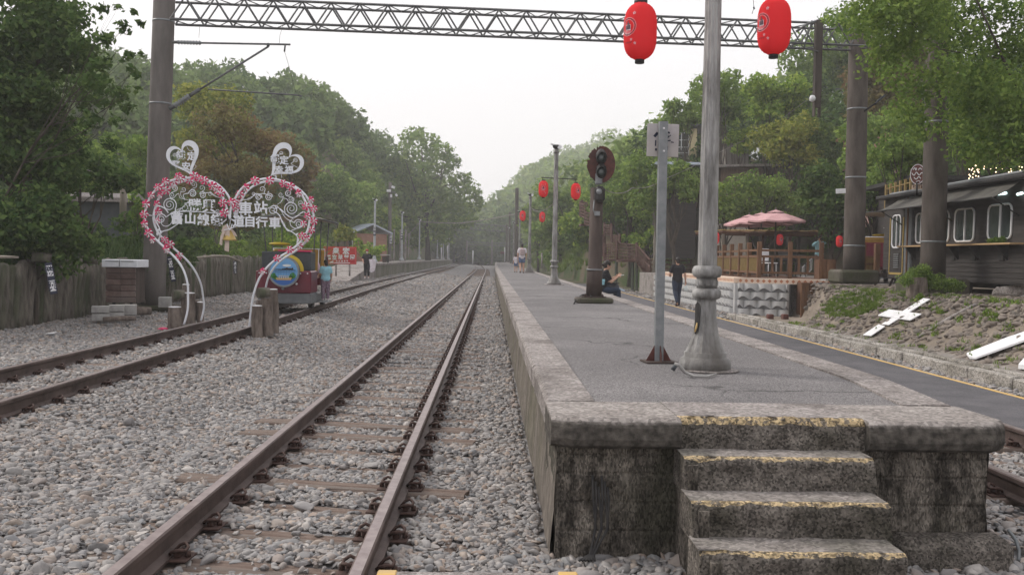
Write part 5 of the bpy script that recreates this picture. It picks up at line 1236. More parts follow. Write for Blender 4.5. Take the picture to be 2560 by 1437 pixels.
# ------------------------------------------------------------------ stumps at the arch feet
def stump(label, px, pyb, pyt, wpx, Y, cap=True, lean=0, mat=None, seed=0):
    b = DP(px, pyb, Y); t = DP(px+lean, pyt, Y); r = m_px(wpx, Y)/2*1.15; n = 14; N_ = 10; vs = []
    T = thing('log_post', label, 'log post', b, 'upright logs at the feet of the arch'); mb = MB()
    for i in range(N_+1):
        p = b.lerp(t, i/N_)
        for j in range(n):
            a = 2*math.pi*j/n; rr = r*(1+.20*NZ.noise(Vector((math.cos(a)*1.6+seed, math.sin(a)*1.3, i*.35))))*(1.08-.1*i/N_); vs.append(p+Vector((rr*math.cos(a), rr*math.sin(a), 0)))
    mb.smooth = True; mb.add(vs, [(i*n+j, i*n+(j+1) % n, (i+1)*n+(j+1) % n, (i+1)*n+j) for i in range(N_) for j in range(n)]); mb.smooth = False
    mb.add(vs[-n:], [tuple(range(n))]); mb.build('log', mat or mWoodBrown, T, fix=False)
    if cap: mb = MB(); mb.lathe(t, [(r*.93, -.002), (r*.93, .012), (r*.5, .016)], n); mb.build('painted_top', mWhiteP, T)
    return T
stump('short upright log with white painted top right of the track', 643, 845, 765, 23, 15.7, seed=1)
stump('tall knotty log standing at the right foot of the arch', 667, 838, 745, 26, 15.9, cap=False, seed=2)
stump('tallest log with white top at the right foot of the arch', 686, 832, 724, 20, 16.1, lean=-3, seed=3)
stump('wide split log behind the right foot posts', 655, 828, 750, 26, 16.3, cap=False, seed=4)
stump('short log with pale top left of the track', 437, 820, 768, 28, 17.0, seed=5)
stump('broad log with white top at the left foot of the arch', 470, 808, 733, 30, 17.5, seed=6)
stump('slim log on the right of the left foot group', 488, 800, 750, 18, 17.7, cap=False, seed=7)
stump('dark low log next to the rear left arch foot', 501, 806, 756, 15, 17.6, seed=8)
stump('tall log behind the left foot group', 465, 800, 712, 16, 18.2, seed=9)
for (px, py, Y, lab) in ((660, 732, 15.8, 'sawn round log piece tied on top of the right foot posts'), (448, 737, 17.3, 'sawn round log piece tied on top of the left foot posts')):
    c = DP(px, py, Y); mb = MB(); mb.tube([c+Vector((-.09,-.05,0)), c+Vector((-.03,0,0)), c+Vector((.08,.05,.01))], [.085,.09,.08], 14); tag(mb.build('log_piece', mWoodGrey), lab, 'log')
c = GP(408, 826, .15); mb = MB(); mb.ell(c+Vector((0,0,.03)), (.09,.06,.03), 10, 6); mb.ell(c+Vector((-.06,.02,.02)), (.05,.05,.02), 8, 5); tag(mb.build('fallen_pinwheel', mPinR), 'fallen red pinwheel lying beside the left rail', 'pinwheel')
c = GP(127, 837, .2); mb = MB(); mb.add([c+Vector((-.07,-.04,.02)), c+Vector((.06,-.05,.03)), c+Vector((.08,.05,.05)), c+Vector((-.05,.05,.03)), c+Vector((0,0,0))], [(0,1,2,3),(0,4,1),(1,4,2),(2,4,3),(3,4,0)]); tag(mb.build('litter', mWhiteP), 'scrap of white litter on the gravel left of the track', 'litter')
# ================================================================== LOG FENCE
def fence_seg(label, y0, y1, x0, x1, lean, step, r0, hmul=1.0, skip=()):
    T = thing('log_fence', label, 'fence', (x0, y0, gz(x0, y0)), 'log fence along the left side'); y = y0; rn = random.Random(int(y0*10)); k = 0
    while y < y1:
        x = lerp(x0, x1, (y-y0)/(y1-y0)); z = gz(x, y)-.03; h = 1.12*hmul+rn.uniform(-.07, .06); r = r0*rn.uniform(.85, 1.15); l = lean+rn.uniform(-.06, .06)
        mb = MB(); n = 9; pts = [(x+rn.uniform(-.005,.005)*i, y+l*h*i/5, z+h*i/5) for i in range(6)]; rs = [r*rn.uniform(.94, 1.06) for _ in range(5)]+[r*.9]
        pts.append((pts[-1][0], pts[-1][1]+l*.04, pts[-1][2]+r*.55)); rs.append(r*.35)
        mb.tube(pts, rs, n); mb.build('log', mWoodGrey, T); y += step; k += 1
    mb = MB(); mb.tube([(x0-.12, y0, gz(x0,y0)+.35), (x1-.12, y1, gz(x1,y1)+.35)], .04, 6); mb.tube([(x0-.12, y0, gz(x0,y0)+.85), (x1-.12, y1, gz(x1,y1)+.85)], .04, 6); mb.build('rail', mWoodGrey, T)
    return T
fence_seg('leaning grey log fence at the left edge, left of the brown cabinet', 12.2, 21.3, -7.80, -8.15, .24, .195, .088)
fence_seg('leaning log fence behind the arch, right of the tall pole', 21.4, 27.0, -8.15, -8.25, .22, .19, .083, .97)
fence_seg('upright narrow log fence at the left end behind the red train', 27.2, 33.8, -8.26, -8.0, .03, .20, .07, 1.08)
mb = MB(); mb.tube(smooth([DP(480,646,25.2), DP(540,640,27.0), DP(575,643,28.2), DP(602,655,29.2)], 5), .035, 6); tag(mb.build('bent_branch', mBarkPale), 'bent bare branch laid along the top of the log fence', 'branch')
for i, (px, py, Y, lab) in enumerate(((104,650,16.2,'weathered log cap on the fence left of the navy name plate'), (228,655,17.9,'weathered log end on the fence just left of the cabinet'))):
    c = DP(px, py-8, Y); mb = MB(); mb.tube([c+Vector((-.12,-.1,0)), c+Vector((.14,.05,-.02))], .085, 12); tag(mb.build('log_piece', mWoodGrey), lab, 'log')
mb = MB(); mb.box(DP(8, 642, 14.5), (.22, .5, .03), ry=.05); tag(mb.build('board', mBarkPale), 'pale thin board on top of the fence at the left edge', 'board')
for i, (px, pyc, Y, hp, lab, w) in enumerate(((118,695,15.9,74,'navy station name plate on the nearer fence',15), (420,672,22.0,60,'navy station name plate on the fence right of the tall pole',10), (580,668,27.6,30,'small white name plate on the far part of the fence',6))):
    c = DP(px, pyc, Y); T = thing('name_plate', lab, 'sign', c, 'station name plates on the fence'); h = m_px(hp, Y); ww = m_px(w, Y)*2.2
    Rm = Matrix.Rotation(RAD(32 if i < 2 else 20), 3, 'Z') @ Matrix.Rotation(RAD(-9 if i < 2 else 0), 3, 'Y') @ Matrix.Rotation(RAD(-6), 3, 'X')
    c = c+Vector((.12, -.12, 0)); mb = MB(); mb.box(c, (ww*.5, .02, h*1.05), M=Rm); pp = mb.build('plate', mNavy, T); mb = MB(); X = Rm @ Vector((1,0,0)); Zz = Rm @ Vector((0,0,1)); No = Rm @ Vector((0,-1,0))
    for k, ch in enumerate('勝興站' if i == 2 else '勝興'): mb.box(c+No*.011+Zz*h*((.25-.5*k) if i < 2 else (.33-.33*k)), (ww*.40, .002, h*(.36 if i < 2 else .27)), M=Rm)
    pq = mb.build('white_field', mWhiteP, pp); mb = MB()
    for k, ch in enumerate('勝興站' if i == 2 else '勝興'): put_text(mb, ch, h*.34, c+No*.014+Zz*h*((.25-.5*k) if i < 2 else (.33-.33*k)), X=X, Y=Zz, bold=.004, ext=.001, sx=.9)
    mb.build('lettering', mNavy, pp)
# ================================================================== CABINET AND BLOCKS
Yc = 18.6; cl, cr = DP(262, 700, Yc), DP(338, 700, Yc); zt, zb = DP(300, 668, Yc).z, DP(300, 757, Yc).z
T = thing('clapboard_cabinet', 'brown clapboard cabinet with white lid standing on grey blocks', 'cabinet', ((cl.x+cr.x)/2, Yc+.2, zb))
cx = (cl.x+cr.x)/2; w = cr.x-cl.x
mb = MB(); mb.box((cx, Yc+.32, (zt+zb)/2), (w-.04, .50, zt-zb)); mb.build('body', mRustPole, T)
mb = MB()
for k in range(6):
    z = zb+(zt-zb)*(k+.5)/6
    for s in (-1, 1): mb.box((cx+s*w*.247, Yc+.035, z), (w*.478, .022, (zt-zb)/6-.016), rx=RAD(16), ry=RAD(-1.5*s))
mb.build('clapboards', M('brown_clapboard', (.15,.10,.088), (.23,.165,.148), 6, .8, .3, 30, c3=(.21,.175,.16), isl=.3), T)
mb = MB(); mb.box((cx, Yc+.28, zt+.075), (w+.10, .62, .15), bev=.01); lid = mb.build('lid', mWhite, T)
mb = MB(); mb.box((cx-w*.25, Yc-.035, zt+.12), (w*.42, .012, .012)); mb.box((cx+w*.25, Yc-.035, zt+.12), (w*.42, .012, .012)); mb.box((cx, Yc-.035, zt+.08), (.012, .012, .13)); mb.build('lid_seam', mGalv, lid)
mb = MB()
for x in (-.33, .25): mb.box((cx+w*x, Yc+.2, zb-.10), (.05, .05, .20)); 
mb.build('leg', mBlack, T)
for i, (px, w_, py0, py1, Yb, lab) in enumerate(((240,26,766,783,18.3,'lower left grey block of the pile under the cabinet'), (240,26,785,803,18.3,None),)): pass
bk = [(252,792,17.5,.30,'left lower grey concrete block under the brown cabinet'),(251,773,17.5,.30,'left upper grey concrete block under the brown cabinet'),(291,788,17.8,.27,'middle lower grey concrete block under the brown cabinet'),(292,770,17.8,.27,'middle upper grey concrete block under the brown cabinet'),(325,774,18.1,.24,'right hand grey concrete block under the brown cabinet'),(413,755,21.0,.26,'single grey block leaning at the foot of the tall pole')]
for (px, py, Y, ww, lab) in bk:
    c = DP(px, py, Y); hh = m_px(17, Y) if 'right' not in lab and 'single' not in lab else m_px(26, Y)
    T = thing('concrete_block', lab, 'concrete block', c, 'grey concrete blocks under the cabinet' if 'under' in lab else None); mb = MB()
    mb.box((c.x, c.y, c.z), (ww, .24, hh-.006), rz=.35 if 'single' not in lab else .2, bev=.008); mb.build('block', mBlock, T)
for (px, py, Y, r, L, lab, ry) in ((345,778,19.2,.085,.5,'thick short log lying right of the grey blocks',.5),(300,797,17.3,.045,.55,'thin log lying in front of the grey blocks',.1)):
    c = DP(px, py, Y); mb = MB(); mb.tube([c+Vector((-L*.4,-L*.35,0)), c+Vector((0,0,.01)), c+Vector((L*.4,L*.3,.0))], [r,r*1.03,r*.95], 12); tag(mb.build('fallen_log', mWoodBrown), lab, 'log')
for k, (px, py, Y, s, lab) in enumerate(((352,752,20.3,.16,'grey rock beside the tall pole base'), (340,768,20.0,.12,'small rock left of the tall pole base'), (335,758,20.2,.11,'brown rock between the cabinet and the tall pole'))):
    v, f = stones(np.array([[*DP(px, py, Y)]]), np.array([s]), 30+k, 2); tag(np_mesh('rock', v, f, mConcDarkish), lab, 'rock')
# ================================================================== RED SIGN BOARD
Y = 47; T = thing('sign_board', 'red sign board with white characters and arrow beside the ramp', 'sign board', DP(852, 690, Y)); a, c = DP(809, 616, Y), DP(891, 661, Y)
mb = MB(); mb.box(((a.x+c.x)/2, Y, (a.z+c.z)/2), (c.x-a.x, .05, a.z-c.z), bev=.01); bd = mb.build('board', mRedSign, T); mb = MB()
for dz in (a.z-.05, c.z+.05): mb.box(((a.x+c.x)/2, Y-.03, dz), (c.x-a.x-.08, .015, .03))
for dx in (a.x+.05, c.x-.05): mb.box((dx, Y-.03, (a.z+c.z)/2), (.03, .015, a.z-c.z-.1))
mb.build('border', M('pink_border', (.66,.12,.12)), bd); mb = MB()
def srow(t, x0, x1, py, s, b):
    for i, ch in enumerate(t): put_text(mb, ch, m_px(s, Y)*.92, DP(x0+(x1-x0)*i/(len(t)-1), py, Y-.035), bold=b, ext=.006)
srow('泉宏', 840, 865, 627, 19, .012); srow('溫室草莓園', 821, 881, 643, 14, .006); srow('小火車旁邊', 842, 868, 652.5, 4.5, .003)
p1 = DP(825, 656.5, Y-.035); p2 = DP(875, 657, Y-.035); mb.box((p1+p2)/2, (p2.x-p1.x, .012, .035)); mb.prism([p1+Vector((-.10,0,-.01)), p1+Vector((.16,0,.10)), p1+Vector((.16,0,-.03))], (0,.012,0)); mb.build('lettering', mWhiteP, bd)
mb = MB(); 
for px in (840, 874): mb.tube([DP(px, 660, Y+.05), DP(px, 690, Y+.05)], .05, 6)
mb.build('post', mConc, T)
# ================================================================== RAIL TRAIN
def make_train(label, loc, rz=0, group=None, scale=1):
    T = thing('rail_train', label, 'rail train', (0,0,0), 'small maroon rail trains')
    mb = MB(); mb.box((0,.45,.62), (1.26,.9,.52), bev=.03); bd = mb.build('front_body', mMaroon, T, world=False)
    mb = MB()
    for s in (-1, 1):
        for k in (0, 1): mb.ell((s*(.55-.16*k), .0, .82), (.018,.01,.018), 8, 5)
    mb.ell((.30,.0,.58), (.028,.012,.028), 8, 5); mb.build('rivet', mWhiteP, bd, world=False)
    mb = MB(); mb.tube([(0,-.06,.47),(0,.0,.47)], .03, 10); mb.build('headlight', mGalv, bd, world=False)
    mb = MB(); mb.box((.02,.50,.24), (1.20,.95,.24), bev=.02); mb.box((0,1.9,.22), (1.20,2.0,.14)); mb.build('chassis', mGreyP, T, world=False)
    mb = MB(); mb.box((0,.62,1.10), (1.14,.62,.44), bev=.02); hb = mb.build('hood', mDarkGrey, T, world=False)
    mb = MB(); mb.box((.30,.35,1.335), (.55,.18,.035), bev=.01); mb.box((-.1,.35,1.34), (.18,.10,.03)); mb.build('hood_trim', mPinR, hb, world=False)
    mb = MB(); mb.tube([(.05,-.16,.86),(.05,.35,.86)], .335, 32); mb.build('barrel', mDarkGrey, T, world=False)
    mb = MB(); mb.tube([(.05,-.20,.86),(.05,-.155,.86)], .352, 32); mb.build('rim', mGalv, T, world=False)
    mb = MB(); mb.tube([(.08,.02,.88),(.08,.06,.88)], .375, 32); mb.build('yellow_ring', M('gold_paint', (.62,.45,.03), (.70,.52,.06), 5, .45), T, world=False)
    # painted round plate: sky, cloud, locomotive on a trestle bridge, trees, water
    cz, cxx, R = .86, .05, .31; yb = -.203
    mb = MB(); mb.tube([(cxx,yb,cz),(cxx,yb+.004,cz)], R, 40); dp = mb.build('painted_disc', M('disc_sky_blue', (.13,.33,.62), (.19,.42,.70), 3, .4), T, world=False)
    def blob(pts, off, name, mat):
        m2 = MB(); m2.prism([(cxx+u*R, yb-off, cz+v*R) for u, v in pts], (0,.002,0)); return m2.build(name, mat, dp, world=False)
    def circ(u, v, r, rv=None, n=16): return [(u+r*math.cos(2*math.pi*i/n), v+(rv or r)*math.sin(2*math.pi*i/n)) for i in range(n)]
    def seg(v0, n=16):                       # circle segment below height v0
        a0 = math.asin(v0); return [(math.cos(math.pi-a0+(math.pi+2*a0)*i/n)*.985, math.sin(math.pi-a0+(math.pi+2*a0)*i/n)*.985) for i in range(n+1)]
    blob(seg(-.40), .003, 'water', M('disc_deep_blue', (.05,.14,.42)))
    mm = MB()
    for (u, v, r) in ((-.74,-.30,.20),(-.60,-.45,.16),(.66,-.28,.22),(.52,-.42,.16)): mm.prism([(cxx+a*R, yb-.005, cz+b*R) for a, b in circ(u, v, r)], (0,.002,0))
    mm.build('painted_trees', M('disc_green', (.05,.22,.04)), dp, world=False)
    blob([(-.50,-.62),(.52,-.62),(.60,-.42),(-.58,-.44)], .006, 'painted_bank', M('disc_sand', (.50,.34,.16)))
    blob(circ(.22,.46,.32,.09), .006, 'painted_cloud', M('disc_cloud', (.72,.75,.75)))
    mm = MB()
    def br(u0, v0, u1, v1, w): 
        d = Vector((u1-u0, v1-v0)); n_ = Vector((-d.y, d.x)).normalized()*w/2; mm.prism([(cxx+a*R, yb-.008, cz+b*R) for a, b in ((u0+n_.x,v0+n_.y),(u1+n_.x,v1+n_.y),(u1-n_.x,v1-n_.y),(u0-n_.x,v0-n_.y))], (0,.002,0))
    br(.05,.20,.70,.20,.13); br(.15,.27,.3,.27,.06); br(-.12,.19,.05,.19,.09); br(-.85,.17,-.12,.17,.05); br(.64,.25,.64,.32,.05); br(-.40,.14,.85,.14,.03); mm.build('painted_locomotive', mBlack, dp, world=False)
    mm = MB()
    br(-.88,.10,.88,.10,.045)
    for k in range(-4, 5): br(k*.2,.10,k*.2,-.28,.025); br(k*.2,.10,k*.2+.1,-.02,.02); br(k*.2+.2,.10,k*.2+.1,-.02,.02)
    br(-.8,-.05,.8,-.05,.02); mm.build('painted_bridge', M('disc_bridge_blue', (.10,.25,.45)), dp, world=False)
    mm = MB()
    for k in range(-2, 3): br(k*.16,-.30,k*.16,-.50,.06)
    br(-.36,-.30,.36,-.30,.04); mm.build('painted_piers', M('disc_pier', (.55,.55,.50)), dp, world=False)
    # cabin: seats, posts, canopy, fenders, wheels
    mSeat = bpy.data.materials.get('mustard_seat') or M('mustard_seat', (.30,.17,.03), (.38,.23,.05), 5, .5)
    for (x, y) in ((-.3,1.15),(.3,1.15),(0,2.1)):
        w = .5 if y < 2 else 1.1
        mb = MB(); mb.box((x,y,.78), (w,.45,.12), bev=.04); mb.box((x,y+.24,1.10), (w,.10,.58), bev=.05, rx=-.12); sq_ = mb.build('seat', mSeat, T, world=False)
        mb = MB(); mb.tube([(x-w/2,y+.30,.8),(x-w/2,y+.33,1.40),(x+w/2,y+.33,1.40),(x+w/2,y+.30,.8)], .014, 6); mb.build('seat_rail', mWhite, sq_, world=False)
    mb = MB(); mb.ell((-.28,.9,1.50), (.26,.22,.045)); mb.build('yellow_cover', bpy.data.materials['gold_paint'], T, world=False)
    mb = MB()
    for s in (-1, 1):
        for q in ([(s*.56,.75,1.3),(s*.62,.62,2.10)], [(s*.56,2.5,.8),(s*.60,2.7,2.08)], [(s*.56,1.6,.8),(s*.60,1.5,2.10)]): mb = MB(); mb.tube(q, .015, 6); mb.build('canopy_post', mTruss, T, world=False)
    mb = MB(); mb.grid(lambda u, v: (-.78+1.56*u, .25+2.75*v, 2.10+.07*math.sin(math.pi*u)+.03*math.sin(math.pi*v)), 8, 6); mb.grid(lambda u, v: (.78-1.56*u, .25+2.75*v, 2.065+.07*math.sin(math.pi*u)), 8, 6)
    mb.build('canopy', M('canopy_cloth', (.42,.38,.31), (.50,.46,.38), 3, .8), T, world=False, fix=False)
    mb = MB(); mb.tube([(-.78,.25,2.09),(-.4,.25,2.135),(0,.25,2.155),(.4,.25,2.135),(.78,.25,2.09),(.78,3.0,2.09),(.4,3.0,2.13),(0,3.0,2.15),(-.4,3,2.13),(-.78,3.0,2.09)], .016, 6, closed=True); mb.build('canopy_frame', mTruss, T, world=False)
    for s in (-1, 1):
        mb = MB(); mb.box((s*.66,1.78,.60), (.10,.35,.60), bev=.03); mb.build('rear_fender', mMaroon, T, world=False)
        mb = MB(); mb.box((s*.70,1.35,.125), (.30,.85,.03), bev=.005); mb.build('side_step', mGalv, T, world=False)
    mb = MB(); mb.box((0,2.65,.85), (1.2,.08,.75), bev=.02); mb.build('rear_panel', mMaroon, T, world=False)
    for s in (-1, 1):
        for y in (.6, 2.2):
            mb = MB(); mb.tube([(s*.535-.05,y,.155),(s*.535+.05,y,.155)], .155, 18); mb.build('wheel', mBlack, T, world=False)
    T.location = loc; T.rotation_euler = (0,0,rz); T['label'] = label; return T
tr = make_train('maroon sightseeing rail train with a painted round front plate on the left track', (trackL(21.9)+.02, 21.7, .29), rz=RAD(.8))
# ================================================================== HOUSES ON THE LEFT
def house(label, px, Y, w, d, zb, h, roofh, wallm, roofm, rz=0, nwin=0, name='house', cat='house'):
    c = DP(px, 600, Y); T = thing(name, label, cat, (c.x, Y, zb)); R = Matrix.Rotation(rz, 3, 'Z'); O = Vector((c.x, Y, zb))
    mb = MB(); mb.box(O+Vector((0,0,h/2-1)), (w, d, h+2), rz=rz); wl_ = mb.build('wall', wallm, T)
    mb = MB(); e = .35; P_ = [O+R @ Vector(q) for q in ((-w/2-e,-d/2-e,h),(w/2+e,-d/2-e,h),(w/2+e,d/2+e,h),(-w/2-e,d/2+e,h),(-w/2-e,0,h+roofh),(w/2+e,0,h+roofh))]
    P2 = [p+Vector((0,0,.12)) for p in P_]
    mb.add(P_+P2, [(0,1,5,4),(2,3,4,5),(6,10,11,7),(8,11,10,9),(0,6,7,1),(2,8,9,3),(0,4,10,6),(4,3,9,10),(1,7,11,5),(5,11,8,2)]); mb.build('roof', roofm, T)
    for k in range(nwin):
        x = (k-(nwin-1)/2)*w/max(nwin, 1); mb = MB(); mb.box(O+R @ Vector((x,-d/2-.02,h*.6)), (.9,.06,1.0), rz=rz); wi = mb.build('window', mWhiteP, T); mb = MB(); mb.box(O+R @ Vector((x,-d/2-.05,h*.6)), (.76,.04,.86), rz=rz); mb.build('pane', mGlass, wi)
    return T
mTin = M('silver_roof_sheet', (.42,.47,.56), (.52,.57,.66), 4, .4, metal=.3, stretch=(8,1,1)); mBrickR = M('red_brown_brick', (.26,.13,.09), (.34,.19,.14), 5, .9)
house('white roofed brick house half hidden behind the yellow green bush', 916, 76, 2.3, 2.6, 1.2, 2.1, .7, mBrickR, mTin, rz=RAD(-62), nwin=1)
house('low dark shed with a grey roof behind the left bushes', 262, 29, 1.3, 1.6, 1.1, 1.9, .20, mDarkGrey, mConc, rz=RAD(8), nwin=0)
mb = MB(); mb.tube([DP(307, 560, 24), DP(309, 470, 24)], .09, 8); tag(mb.build('utility_post', mBarkPale), 'mottled short post standing among the bushes left of the pole', 'post')
wire('bright cable slanting down through the dark left bushes', [DP(95, 358, 22), DP(170, 400, 22), DP(262, 445, 22)], .012, mConc)
# ================================================================== RIGHT SIDE
def HIT(px, py, lo=6.0, hi=80.0, dz=0.0):
    d = ray(px, py); t = lo
    while t < hi:
        p = Vector((d.x*t, d.y*t, EYE+d.z*t))
        if p.z < gz(p.x, p.y)+dz: return p
        t += .03
    return p
mTileR = M('terracotta_tile', (.38,.14,.07), (.45,.19,.10), 5, .7); mTan = M('tan_stone_tile', (.48,.34,.27), (.56,.43,.36), 6, .8); mCreamTile = M('cream_tile', (.62,.48,.38), (.68,.55,.45), 5, .7)
# ---- wavy block retaining wall
RW = [(7.25, 40.5), (7.30, 27.6), (8.62, 26.9)]   # plan: long side along the path, then the short side facing the camera
T = thing('retaining_wall', 'grey retaining wall of wavy moulded blocks below the wooden deck', 'wall', (7.3, 27.6, 0))
WZ0, WZ1 = -.05, .93; nrow = 4; rh = (WZ1-WZ0)/nrow
mBlkTop = M('block_grey_lit', (.46,.46,.46), (.54,.54,.54), 5, .85); mBlkShade = M('block_grey_shade', (.16,.16,.165), (.21,.21,.215), 5, .9)  # lit and shaded copies of one block grey, the shade painted in
mb = MB()
for (a, b) in ((RW[0], RW[1]), (RW[1], RW[2])):
    A = Vector((a[0], a[1], 0)); B = Vector((b[0], b[1], 0)); ax = (B-A).normalized(); L = (B-A).length; nrm = Vector((ax.y, -ax.x, 0)); 
    if nrm.dot(Vector((-1, -1, 0))) < 0: nrm = -nrm
    w = .40; n = int(L/w)
    for r_ in range(nrow):
        off = w/2 if r_ % 2 else 0
        for i in range(-1, n+1):
            u0 = max(0, i*w+off); u1 = min(L, (i+1)*w+off)
            if u1-u0 < .06: continue
            z0 = WZ0+r_*rh; K = 8
            # bulging face: upper light curved part, lower band set back in a wave and painted in shade
            g = []
            for k in range(K+1):
                t = k/K; u = lerp(u0, u1, t); bul = .13*math.sin(math.pi*t)**.7; wave = z0+.012+.105*math.sin(math.pi*t)**1.5
                g.append([A+ax*u+nrm*(bul+.10)+Vector((0,0,z0+rh-.004)), A+ax*u+nrm*(bul+.10)+Vector((0,0,wave)), A+ax*u+nrm*(bul*.75+.075)+Vector((0,0,wave-.008)), A+ax*u+nrm*(bul*.75+.075)+Vector((0,0,z0)), A+ax*u+Vector((0,0,z0+rh-.004))])
            for k in range(K):
                mb.cm = 0; mb.add([g[k][0], g[k][1], g[k+1][1], g[k+1][0], g[k][4], g[k+1][4]], [(0,1,2,3), (4,0,3,5)])
                mb.cm = 0; mb.add([g[k][1], g[k][2], g[k+1][2], g[k+1][1]], [(0,1,2,3)])
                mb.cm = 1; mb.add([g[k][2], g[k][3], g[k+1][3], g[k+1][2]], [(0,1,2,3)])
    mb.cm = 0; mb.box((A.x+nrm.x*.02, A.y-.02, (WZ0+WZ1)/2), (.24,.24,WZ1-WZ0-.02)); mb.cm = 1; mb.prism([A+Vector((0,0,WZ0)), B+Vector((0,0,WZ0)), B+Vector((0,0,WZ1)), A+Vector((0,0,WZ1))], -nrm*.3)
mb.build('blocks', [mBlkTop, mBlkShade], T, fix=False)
mb = MB(); mt = MB()
for (a, b) in ((RW[0], RW[1]), (RW[1], (10.05, 26.6))):
    A = Vector((a[0], a[1], 0)); B = Vector((b[0], b[1], 0)); ax = (B-A).normalized(); L = (B-A).length; nrm = Vector((ax.y, -ax.x, 0))
    if nrm.dot(Vector((-1, -1, 0))) < 0: nrm = -nrm
    mb.prism([A+nrm*.12+Vector((0,0,WZ1)), B+nrm*.12+Vector((0,0,WZ1)), B-nrm*.4+Vector((0,0,WZ1)), A-nrm*.4+Vector((0,0,WZ1))], (0,0,.15))
    n = int(L/.165)
    for i in range(n):
        c = A+ax*(i+.5)*.165+nrm*.122+Vector((0,0,WZ1+.075)); mt.add([c+ax*.055, c+Vector((0,0,.055)), c-ax*.055, c-Vector((0,0,.055))], [(0,1,2,3)]); 
cp = mb.build('tile_coping', mCreamTile, T)
for i, v in enumerate(mt.v): pass
mt.build('diamond_tiles', mTileR, cp, fix=False)
# ---- deck ground (filled terrace)
mb = MB(); mb.prism([(7.35,27.7,-.05),(17.5,26.0,-.05),(18.5,46,-.05),(7.3,46,-.05)], (0,0,1.02)); mb.build('terrace', mConc, kind='structure')
DZ = 1.08
# ---- wooden railing around the deck
T = thing('deck_railing', 'brown wooden deck railing with square posts above the block wall', 'railing', (8.3, 29, DZ))
def rail_run(A, B, npost, h, slat, mat_s, gap=.13, ph=1.12, pz=0):
    A = Vector(A); B = Vector(B); ax = B-A; L = ax.length; ax.normalize(); rz = math.atan2(ax.y, ax.x)
    for i in range(npost):
        c = A+ax*L*i/(npost-1); mb = MB(); mb.box(c+Vector((0,0,ph/2)), (.13,.13,ph), rz=rz, bev=.01); mb.build('post', mDeck, T)
    mb = MB()
    for z in (.18, h*.78, h): mb.box(A+ax*L/2+Vector((0,0,z)), (L,.06,.07), rz=rz)
    mb.build('rail', mDeck, T)
    mb = MB(); n = int(L/gap)
    for i in range(n): mb.box(A+ax*(i+.5)*L/n+Vector((0,0,(h*.78+.18)/2)), (slat,.035,h*.60), rz=rz)
    mb.build('slats', mat_s, T)
P1 = DP(1897, 695, 28.6); P2 = DP(2052, 693, 28.2)
rail_run((P1.x, P1.y, DZ-.02), (P2.x, P2.y, DZ-.02), 3, .86, .07, mDeck, .24)
P0 = DP(1776, 690, 37.5)
rail_run((P0.x, P0.y, DZ-.02), (P1.x, P1.y, DZ-.02), 7, .86, .045, mBamboo, .13)
mb = MB(); mb.prism([(P1.x-.1,P1.y-.15,DZ-.06),(P2.x,P2.y-.15,DZ-.06),(P2.x+1,P2.y+8,DZ-.06),(P0.x,P0.y,DZ-.06)], (0,0,.06)); tag(mb.build('deck_floor', mDeckDark), 'dark timber deck floor behind the brown railing', 'deck')
# vertical board panels at the wall end
for (px, Y, w, y0, y1, lab) in ((2022, 26.4, 42, 706, 800, 'orange brown board panel closing the right end of the block wall'), (2066, 27.4, 40, 648, 700, 'orange brown board box beside the deck railing'), (2078, 26.6, 34, 738, 790, 'short board panel half hidden by the bank')):
    c = DP(px, (y0+y1)/2, Y); T = thing('plank_partition', lab, 'board panel', c); ww, hh = m_px(w, Y), m_px(y1-y0, Y); n = max(3, int(ww/.10)); mb = MB()
    for i in range(n): mb.box(c+Vector((-ww/2+(i+.5)*ww/n, .012*(i % 2), 0)), (ww/n-.012, .04, hh), bev=.004)
    mb.build('boards', mDeck, T); mb = MB(); mb.box(c+Vector((.06,.30,0)), (ww, .5, hh-.02)); mb.build('frame', mDeckDark, T)
T = thing('meter_cabinet', 'dark meter cabinet under a small lid between bank and board panels', 'cabinet', DP(2100, 740, 26)); mb = MB(); mb.box(DP(2075, 722, 26.2), (.62,.4,.34)); mb.build('cabinet', mDarkGrey, T); mb = MB(); mb.box(DP(2082, 700, 26.1), (.55,.45,.04)); mb.build('lid', mBlock, T); mb = MB(); mb.tube([DP(2103,730,25.9), DP(2100,752,25.7), DP(2088,768,25.4)], .025, 6); mb.tube([DP(2108,728,25.9), DP(2106,752,25.7), DP(2092,770,25.4)], .025, 6); mb.build('pipe', mGalv, T)
# ---- tan tiled steps behind the walking man
T = thing('tiled_steps', 'pale tan tiled steps beside the path behind the walking man', 'steps', (7.4, 41, 0)); 
for i in range(6):
    mb = MB(); mb.box((7.75+.42*i, 42.5, .09+.16*i), (.42+.4, 4.2, .15), bev=.01); mb.build('step', mCreamTile, T)
